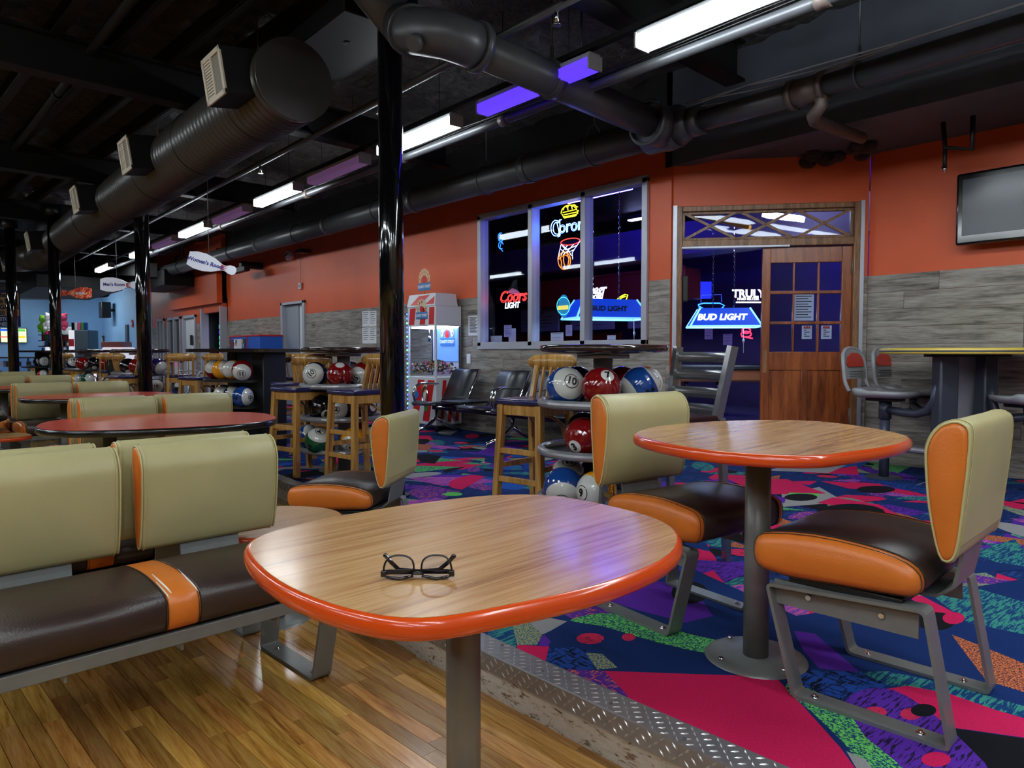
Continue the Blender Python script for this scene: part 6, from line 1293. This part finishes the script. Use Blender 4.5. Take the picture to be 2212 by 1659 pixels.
for x in (-.35, .35):
    m2 = MB(); m2.bar((x, -.2, .40), (x, .2, .37), .46, .03); m2.bar((x, .22, .42), (x, .38, .82), .46, .03); m2.build('seat', [mat('grey_leatherette', (90, 92, 100), .4)] , w2); m2 = MB(); m2.bar((x, .215, .5), (x, .345, .8), .26, .02); m2.build('back_pad', [mat('beige_pad', (190, 180, 150), .6)], w2)
for x in (-.7, .0, .7): m2 = MB(); m2.tube([(x, -.2, .42), (x, -.25, .52), (x, -.18, .62), (x, .2, .62), (x, .3, .55)], .018, 8); m2.tube([(x, 0, .36), (x, 0, .15), (x, -.28, .02)], .03, 8); m2.tube([(x, 0, .15), (x, .3, .02)], .03, 8); m2.build('armrest', ['brushed'], w2)
# ---- television on right wall
tv = thing('wall_television', 'black flat television on orange wall, upper right', 'television', (0, 0, 0)); a = ony(2068, 380, 6.62); b = ony(2070, 531, 6.62)
m2 = MB(); m2.rb(a.x, a.x + 1.08, 6.6, 6.7, b.z, a.z + .01, .02, 0, 3); m2.build('bezel', [mat('black_tv_plastic', (10, 10, 12), .12, coat=.5)], tv)
MB().box(a.x + .05, a.x + 1.03, 6.596, 6.6, b.z + .075, a.z - .045).build('screen', [mat('grey_blue_screen', (28, 36, 50), .2)], tv); MB().rb(a.x + .3, a.x + .8, 6.7, 6.8, b.z + .15, a.z - .15, .01).build('wall_mount', ['black'], tv)
MB().cyl((a.x + .93, 6.598, b.z + .035), (a.x + .93, 6.594, b.z + .035), .012, n=10).build('power_light', ['paper'], tv)
# ================================================================== CANDY MACHINE, ARCADE, SMALL WALL THINGS
cm = thing('candy_crane_machine', 'red and white candy crane machine right of nearest black column', 'arcade machine', (-7.84, 5.36, C), 0); cm.scale = (.85, .48, 1)
MT['candywhite'] = mat('white_cabinet', (206, 208, 214), .35); MT['candyred'] = mat('candy_red', (196, 30, 34), .35)
W = .39; m2 = MB()
m2.rb(-W, W, -.42, .42, 0.08, .70, .01); m2.rb(-W, W, -.42, .42, 1.36, 1.62, .01)
for sx in (-1, 1):
    for sy in (-1, 1): m2.rb(sx * (W - .02) - .02, sx * (W - .02) + .02, sy * .4 - .02, sy * .4 + .02, .7, 1.36, .004)
m2.box(-W, W, .38, .42, .7, 1.36); m2.build('cabinet', ['candywhite'], cm)
m2 = MB(); T0 = m2.T; vs = [(-W, -.44, 1.62), (W, -.44, 1.62), (W - .05, -.36, 1.78), (-W + .0, -.36, 1.78), (-W, .3, 1.62), (W, .3, 1.62), (W - .05, .3, 1.78), (-W, .3, 1.78)]
m2.add(vs, [(0, 1, 2, 3), (1, 5, 6, 2), (3, 2, 6, 7), (0, 3, 7, 4)]); m2.build('marquee', ['candywhite'], cm)
m2 = MB()
def stripe(x0, x1, z0, z1, y, sl): m2.add([(x0, y, z0), (x1, y, z0), (x1 + sl, y, z1), (x0 + sl, y, z1)], [(0, 1, 2, 3)])
stripe(-.3, -.12, .12, .66, -.4215, .2); stripe(.02, .2, .12, .66, -.4215, .15); m2.build('red_stripe', ['candyred'], cm); m2 = MB(); m2.add([(-.3, -.436, 1.64), (-.02, -.436, 1.64), (.2, -.372, 1.76), (-.1, -.372, 1.76)], [(0, 1, 2, 3)]); m2.add([(.12, -.436, 1.64), (.36, -.436, 1.64), (.33, -.38, 1.74)], [(0, 1, 2)]); m2.build('red_stripe', ['candyred'], cm); m2 = MB()
stripe(-.36, -.2, 1.38, 1.6, -.4215, .05); stripe(-.05, .1, 1.38, 1.6, -.4215, .05); stripe(.2, .34, 1.38, 1.6, -.4215, .02)
for y in (-.3, -.05, .2): m2.add([(W + .001, y, .12), (W + .001, y + .12, .12), (W + .001, y + .22, .66), (W + .001, y + .1, .66)], [(0, 1, 2, 3)])
m2.build('red_stripe', ['candyred'], cm)
for x, z, c, l in ((-.14, .46, (30, 110, 200), 'blue'), (.12, .3, (40, 120, 50), 'green'), (.05, .55, (220, 90, 30), 'orange')): MB().cyl((x, -.43, z), (x, -.421, z), .05, n=18).build('round_decal', [mat('%s_decal' % l, c, .4)], cm)
MB().box(-W + .04, W - .04, -.415, -.41, .72, 1.35).build('pane', ['glass'], cm); MB().box(W - .006, W, -.38, .38, .72, 1.35).build('pane', ['glass'], cm)
MB().box(-.3, .34, .36, .375, .9, 1.34).build('back_picture', [glow('lit_blue_back_picture', (90, 130, 200), .5)], cm)
MB().box(-.34, .34, -.36, .36, 1.335, 1.35).build('light_panel', [glow('cabinet_light', (230, 240, 255), 3.5)], cm)
cols = [mat('candy_%s' % n, c, .3) for n, c in (('pink', (220, 60, 130)), ('brown', (70, 36, 24)), ('white', (225, 220, 215)), ('gold', (200, 150, 50)), ('plum', (90, 30, 80)), ('green', (40, 140, 60)))]
cd_ = MB()
for k in range(420): x, y = R.uniform(-.33, .33), R.uniform(-.36, .34); z = .74 + R.uniform(0, .13) + .05 * math.cos(x * 5) * math.cos(y * 4); s_ = R.uniform(.014, .026); cd_.cb((x, y, z), (s_ * 2, s_, s_), R.randrange(6), R.uniform(0, 3))
o = cd_.build('candy_heap', cols, cm); o['kind'] = 'stuff'
def streetsign(par, x, y, z, s, y_txt=True):
    m2 = MB(); m2.rb(x - .17 * s, x + .17 * s, y, y + .012, z - .05 * s, z + .05 * s, .004); b = m2.build('sign_plate', [mat('sign_blue', (60, 120, 180), .4)], par)
    m2 = MB(); text(m2, 'CANDY STREET', (x, y - .001, z), (1, 0, 0), (0, 0, 1), .05 * s, bold=.0012 * s); m2.build('lettering', ['paper'], b)
    m2 = MB(); m2.cyl((x, y + .008, z + .09 * s), (x, y + .001, z + .09 * s), .05 * s, n=18); m2.build('swirl', ['candyred'], b); m2 = MB()
    for k in range(7): a = PI * (k + .5) / 7; m2.add(*torus((x + .13 * s * math.cos(a), y + .004, z + .08 * s + .11 * s * math.sin(a)), .022 * s, .009 * s, 12, 5, 'y'))
    m2.build('popcorn_swirl', [mat('cream_candy', (214, 190, 150), .5)], b)
streetsign(cm, .02, -.44, 1.5, .9); streetsign(cm, .08, .33, 1.16, 1.1); streetsign(cm, -.02, -.3, 1.88, 1.0)
m2 = MB(); m2.cyl((-.02, -.29, 1.78), (-.02, -.29, 1.85), .008, n=8); m2.build('sign_post', ['greyflat'], cm)
m2 = MB(); 
for k in range(24): m2.sphere((-W - .012, -.43, .15 + k * .06), .011, 8, 6, 0 if k % 3 else 1)
m2.build('light_strip', [glow('blue_led', (30, 70, 255), 6), glow('teal_led', (70, 240, 220), 6)], cm)
m2 = MB(); m2.add(*torus((.1, -.44, .45), .07, .012, 20, 6, 'y')); m2.build('round_handle', ['chrome'], cm)
for x in (-.3, .3): MB().cyl((x, -.3, 0), (x, -.3, .08), .035, n=12).build('caster', ['black'], cm)
m2 = MB(); m2.sphere((-.05, -.1, 1.2), .04, 12, 8); m2.cyl((-.05, -.1, 1.2), (-.05, -.1, 1.34), .008, n=6); m2.build('claw', ['chrome'], cm)
# speaker, horn, detector on the wall
def wallbox(name, label, cat, px0, py0, px1, py1, Y, dpt, m='black', bracket=True, grp=None):
    a, b = ony(px0, py1, Y), ony(px1, py0, Y); t = thing(name, label, cat, (a.x, Y, a.z), 0, grp); MB().rb(0, b.x - a.x, 0, dpt, 0, b.z - a.z, .01).build('body', [m], t)
    if bracket: MB().rb((b.x - a.x) * .4, (b.x - a.x) * .6, dpt, 5.6 - Y, (b.z - a.z) * .4, (b.z - a.z) * .6, .004).build('bracket', ['black'], t)
    MB().box(.02, b.x - a.x - .02, -.003, 0, .02, b.z - a.z - .02).build('grille', ['ceilblack'], t); return t
wallbox('wall_speaker', 'black speaker on orange wall right of the round detector', 'speaker', 637, 536, 650, 548, 5.35, .18)
p = ony(620, 552, 5.5); t = thing('strobe_detector', 'small round silver strobe on upper orange wall', 'detector', p); MB().cyl((0, 0, 0), (0, .1, 0), .085, n=24).build('housing', ['white'], t); m2 = MB(); m2.sphere((0, 0, 0), .06, 16, 10, 0, (1, .5, 1)); m2.build('lens', ['chrome'], t)
p = ony(650, 618, 5.59); t = thing('thermostat', 'small pale box on orange wall with a wire above', 'control box', p); MB().rb(-.05, .05, -.03, 0, -.06, .06, .005).build('cover_plate', ['winframe'], t); MB().tube([(0, -.01, .06), (.012, -.012, .3), (-.01, -.01, .55), (.02, -.01, .95)], .005, 5).build('wire', ['greyflat'], t); MB().box(-.01, .01, -.032, -.03, -.025, .025).build('switch', ['ink'], t)
t = thing('projector_arm', 'black projecting bracket on orange wall beside Women\'s Room sign', 'bracket', ony(520, 583, 5.2)); MB().rb(-.5, .35, -.06, .06, -.05, .05, .01).build('arm', ['black'], t); MB().rb(.0, .15, -.04, .4, .03, .16, .01).build('mount', ['black'], t)
# recess machine, blue game cabinet, photo booth
mg = thing('lit_vending_machine', 'vending machine with coloured lights inside the dark alcove', 'vending machine', (-17.1, 5.9, C), 0)
MB().rb(-.5, .5, -.1, .5, 0, 1.95, .02).build('cabinet', ['black'], mg); MB().box(-.45, .45, -.104, -.1, .75, 1.85).build('pane', ['darkglass'], mg)
lt = [glow('lit_toy_%s' % n, c, .7) for n, c in (('pink', (230, 60, 160)), ('yellow', (240, 190, 60)), ('blue', (70, 80, 250)), ('white', (235, 235, 245)), ('teal', (80, 220, 200)))]
m2 = MB()
for i in range(7):
    for j in range(7): m2.cb((-.38 + i * .125, -.12, .85 + j * .13), (.08, .02, .09), R.randrange(5))
o = m2.build('lit_prizes', lt, mg); o['kind'] = 'stuff'
kc = thing('game_cabinet', 'blue and white game cabinet with red trim behind the black rack table', 'arcade machine', ony(528, 760, 5.1), 0); a, b = ony(497, 760, 5.1), ony(560, 725, 5.1); kc.location = (a.x, 5.1, C); wk = b.x - a.x; hk = b.z - C
MB().rb(0, wk, 0, .45, 0, hk, .01).build('cabinet', [mat('cabinet_blue', (32, 90, 190), .4)], kc); m2 = MB(); m2.rb(-.01, wk + .01, -.01, .46, hk - .01, hk + .02, .004); m2.rb(0, .02, -.012, 0, 0, hk, .002); m2.rb(wk * .6, wk * .6 + .02, -.012, 0, 0, hk, .002); m2.build('trim', ['candyred'], kc)
for i, c in enumerate(((60, 60, 90), (220, 220, 225), (214, 210, 220), (30, 60, 90))): MB().box(.03 + i * wk * .14, .03 + (i + 1) * wk * .14 - .01, -.008, -.002, .1, hk - .05).build('art_panel', [mat('art_panel_%d' % i, c, .4)], kc)
m2 = MB(); 
for i in range(26): m2.cb((.05 + R.uniform(0, wk * .54), -.010, R.uniform(hk - .6, hk - .08)), (.05, .004, .07), R.randrange(5))
m2.build('artwork', [BM['red'], BM['orange'], BM['yellow'], BM['blue'], BM['white']], kc)
# far arcade
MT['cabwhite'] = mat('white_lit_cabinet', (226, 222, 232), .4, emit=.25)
AX = -24.5
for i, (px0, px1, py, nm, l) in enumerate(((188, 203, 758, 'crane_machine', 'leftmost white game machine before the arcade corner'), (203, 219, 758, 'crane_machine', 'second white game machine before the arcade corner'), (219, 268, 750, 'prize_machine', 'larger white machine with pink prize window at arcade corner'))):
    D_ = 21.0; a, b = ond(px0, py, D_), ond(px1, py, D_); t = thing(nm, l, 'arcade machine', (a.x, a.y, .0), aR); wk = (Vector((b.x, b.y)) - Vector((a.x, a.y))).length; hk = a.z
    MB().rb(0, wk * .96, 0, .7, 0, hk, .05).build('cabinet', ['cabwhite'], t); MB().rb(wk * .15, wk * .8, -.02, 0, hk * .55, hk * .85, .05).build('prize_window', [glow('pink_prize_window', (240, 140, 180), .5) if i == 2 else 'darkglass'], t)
    MB().rb(0, wk * .96, -.03, .5, hk, hk + (.16 if i == 2 else .05), .02).build('header', [mat('pink_gold_header', (200, 120, 110), .4) if i == 2 else 'white'], t)
gb = thing('grey_prize_cabinet', 'tall dark grey cabinet beside the prize shelves', 'cabinet', (0, 0, 0)); a, b = ond(160, 713, 24), ond(190, 713, 24); gb.location = (a.x, a.y, 0); gb.rotation_euler = (0, 0, aR)
MB().rb(0, .47, 0, .6, 0, a.z, .02).build('body', [mat('slate_cabinet', (74, 92, 104), .5)], gb); MB().rb(-.2, -.01, 0, .5, 0, a.z - .02, .02).build('side_unit', ['cabwhite'], gb); MB().box(-.2, -.01, -.004, 0, a.z - .55, a.z - .3).build('red_panel', ['candyred'], gb)
for k in range(5): m2 = MB(); m2.rb(-.12 + k * .11, -.03 + k * .11, .05, .12, 0, .26, .004); o = m2.build('boxed_game', [(BM['black'], BM['white'], bpy.data.materials['candy_pink'], bpy.data.materials['candy_green'], BM['blue'])[k]], None); o.location = Vector(gb.location) + Vector((0, 0, a.z)); o.rotation_euler = (0, 0, aR); tag(o, 'boxed toy leaning on the grey prize cabinet, %s in the row' % ('black one first', 'white one second', 'pink striped one third', 'green one fourth', 'blue one last')[k], 'boxed toy', 'boxed toys on the grey cabinet')
sh = thing('prize_shelf_unit', 'wall of black prize shelves behind third column', 'shelf', (0, 0, 0)); D_ = 25.0; c0 = ond(86, 800, D_); sh.location = (c0.x, c0.y, 0); sh.rotation_euler = (0, 0, aR); top_ = ond(86, 712, D_).z; WS = 1.05
MB().rb(0, WS, .3, .34, 0, top_ + .1, .01).build('back_panel', ['white'], sh)
nlev = 6
for k in range(nlev): z = .75 + k * (top_ - .95) / (nlev - 1); MB().rb(-.03, WS + .03, 0, .32, z, z + .025, .004).build('shelf_board', ['black'], sh)
pc = ['paper', BM['red'], BM['yellow'], BM['blue'], BM['green'], cols[0], BM['black'], 'cabwhite']; cnt = 0
for k in range(nlev):
    z = .775 + k * (top_ - .95) / (nlev - 1)
    for j in range(8):
        if k == nlev - 1 and j > 4: continue
        w_ = R.uniform(.07, .11); h_ = R.uniform(.13, .24); o = MB().rb(-w_ / 2, w_ / 2, 0, .1, 0, h_, .02).build('boxed_prize', [pc[R.randrange(8)]]); pos = Vector(sh.location) + Matrix.Rotation(aR, 3, 'Z') @ Vector((.07 + j * .128, .08, z)); o.location = pos; o.rotation_euler = (0, 0, aR); tag(o, 'small boxed prize on the far prize shelves', 'boxed prize', 'boxed prizes on the far shelves')
def plush(px, py, D_, c, label, s=.16):
    p = ond(px, py, D_); t = thing('plush_toy', label, 'plush toy', p, aR); m2 = MB(); m2.sphere((0, 0, 0), s, 16, 10, 0, (1, .8, 1.1)); m2.sphere((0, -.02, s * 1.5), s * .85, 16, 10); m2.build('body', [c], t)
    m2 = MB(); m2.sphere((-s * .6, 0, s * 2.2), s * .3, 10, 6); m2.sphere((s * .6, 0, s * 2.2), s * .3, 10, 6); m2.build('ear', [c], t); m2 = MB()
    for a in (-1, 1): m2.sphere((a * s * .9, -.05, -s * .1), s * .35, 10, 6, 0, (1, .8, 1.6)); m2.sphere((a * s * .5, -.1, -s * .95), s * .4, 10, 6)
    m2.build('limb', [c], t); m2 = MB(); m2.sphere((-s * .3, -s * .85, s * 1.6), s * .12, 8, 6); m2.sphere((s * .3, -s * .85, s * 1.6), s * .12, 8, 6); m2.build('eye', ['ink'], t)
plush(95, 705, 24.8, mat('green_plush', (110, 176, 40), .9), 'green plush toy on top of the prize shelves'); plush(107, 700, 24.6, mat('white_plush', (220, 214, 220), .9), 'white plush toy with pink bows beside green plush'); plush(137, 701, 24.6, mat('crimson_plush', (170, 50, 80), .9), 'crimson toy right of third column')
# price screens, banner, posters, counters
sb = thing('menu_screen', 'wide lit screen with coloured bars on far blue wall', 'screen', (-30.9, onx(0, 740, -30.9).y, onx(0, 740, -30.9).z)); a, b = onx(-60, 740, -30.9), onx(58, 709, -30.9); sb.location = (-30.9, a.y, a.z); wy = b.y - a.y; hz = b.z - a.z
MB().rb(-.08, .0, 0, wy, 0, hz, .01).build('bezel', ['black'], sb)
for (y0, y1, z0, z1, c, n) in ((.0, .5, .0, 1.0, (225, 230, 240), 'white'), (.02, .66, .74, .96, (40, 90, 210), 'blue'), (.02, .66, .32, .46, (220, 60, 70), 'red'), (.67, .98, .74, .96, (80, 180, 70), 'green'), (.67, .98, .3, .5, (230, 190, 30), 'yellow'), (.5, 1.0, .0, 1.0, (214, 234, 180), 'pale')):
    k = .003 if n in ('white', 'pale') else .006; MB().box(0, k, wy * y0 + .02, wy * y1 - .02, hz * z0 + .02, hz * z1 - .02).build('display_block', [glow('screen_%s' % n, c, .42)], sb)
bn = thing('price_banner', 'blue and gold hanging banner with prices behind leftmost column', 'banner', (0, 0, 0)); D_ = 17.5; a, b = ond(-40, 706, D_), ond(44, 627, D_); bn.location = (a.x, a.y, a.z); bn.rotation_euler = (0, 0, aR); wk = (Vector((b.x, b.y)) - Vector((a.x, a.y))).length; hk = b.z - a.z
MB().rb(0, wk, 0, .02, 0, hk, .004).build('panel', [mat('banner_blue', (34, 40, 110), .5)], bn); MB().box(.02, wk - .02, -.003, 0, hk * .3, hk * .93).build('gold_field', [mat('banner_gold', (196, 160, 100), .5)], bn)
m2 = MB(); text(m2, 'Purchase\nCards for\nMORE GAMES', (wk * .5, -.006, hk * .7), (1, 0, 0), (0, 0, 1), .15, bold=.006); text(m2, '$10  $20  $30', (wk * .5, -.006, hk * .38), (1, 0, 0), (0, 0, 1), .14, bold=.005); m2.build('lettering', [mat('banner_navy_print', (20, 24, 80), .5)], bn)
m2 = MB(); text(m2, 'KINGSTON\nLANES', (wk * .5, -.006, hk * .14), (1, 0, 0), (0, 0, 1), .12, bold=.004); m2.build('lettering', ['signpale'], bn)
for k in (.1, .9): MB().cyl((wk * k, .01, hk), (wk * k, .01, hk + 1.2), .006, n=6).build('hanging_rod', ['black'], bn)
ctn = thing('glass_prize_counter', 'lit glass prize counter along far arcade wall', 'counter', (-27.5, -1, 0)); MB().rb(-.3, .3, -3, 6.2, 0, .12, .01).build('plinth', ['black'], ctn); MB().rb(-.3, .3, -3, 6.2, .98, 1.02, .005).build('counter_top', ['black'], ctn)
for k in range(10): MB().rb(.27, .3, -3 + k * 1.0, -2.95 + k * 1.0, .1, 1.0, .003).build('mullion', ['black'], ctn)
MB().box(-.2, .2, -3, 6.2, .12, .14).build('light_panel', [glow('counter_light', (200, 225, 240), 1.0)], ctn); MB().box(.285, .29, -3, 6.2, .12, .98).build('pane', ['glass'], ctn)
m2 = MB()
for k in range(240): m2.cb((R.uniform(-.15, .2), R.uniform(-2.9, 6.1), R.choice((.2, .5, .8))), (.1, R.uniform(.06, .14), R.uniform(.08, .2)), R.randrange(6))
o = m2.build('counter_prizes', cols[:3] + [BM['blue'], BM['yellow'], BM['white']], ctn); o['kind'] = 'stuff'
for (px0, py0, px1, py1, c, l) in ((199, 727, 211, 746, (40, 90, 190), 'blue and white poster on arcade side wall'), (214, 725, 225, 744, (40, 40, 46), 'dark poster right of the blue poster')):
    a, b = ony(px0, py1, 5.84), ony(px1, py0, 5.84)
    t = thing('wall_poster', l, 'poster', (a.x, 5.84, a.z)); MB().rb(0, b.x - a.x, -.02, 0, 0, b.z - a.z, .004).build('sheet', [mat('poster_%d' % px0, c, .5)], t); MB().box((b.x - a.x) * .2, (b.x - a.x) * .8, -.024, -.02, (b.z - a.z) * .25, (b.z - a.z) * .75).build('picture', ['paper'], t)
a = ony(286, 699, 5.84); t = thing('fire_alarm_plate', 'small red fire alarm plate on blue wall', 'alarm', a); MB().rb(-.12, .12, -.02, 0, -.12, .12, .005).build('plate', ['candyred'], t); MB().cyl((0, -.021, 0), (0, -.03, 0), .05, n=14).build('bell', ['white'], t)
a = ony(230, 670, 5.6); t = thing('wall_speaker', 'black speaker hanging on blue arcade wall', 'speaker', a); MB().rb(-.25, .25, -.2, .1, -.28, .28, .02).build('body', ['black'], t); MB().rb(-.04, .04, .1, .25, -.05, .05, .004).build('bracket', ['black'], t)
t = thing('electrical_panel', 'grey wall panel on blue wall near fire alarm', 'panel', ony(276, 728, 5.84)); MB().rb(-.16, .16, -.05, 0, -.42, .42, .01).build('door', [mat('slate_panel', (70, 84, 104), .5)], t)
jk = thing('jacket', 'dark jacket hanging on a stool behind second column', 'coat', ond(248, 795, 11.2), 0); m2 = MB(); m2.sphere((0, 0, 0), .2, 16, 10, 0, (1, .6, 1.5)); m2.build('cloth', [bpy.data.materials['black_coat']], jk)
# soft fill comes from the unseen strip lamps above, some added for it
print('OBJECTS', len(bpy.data.objects))
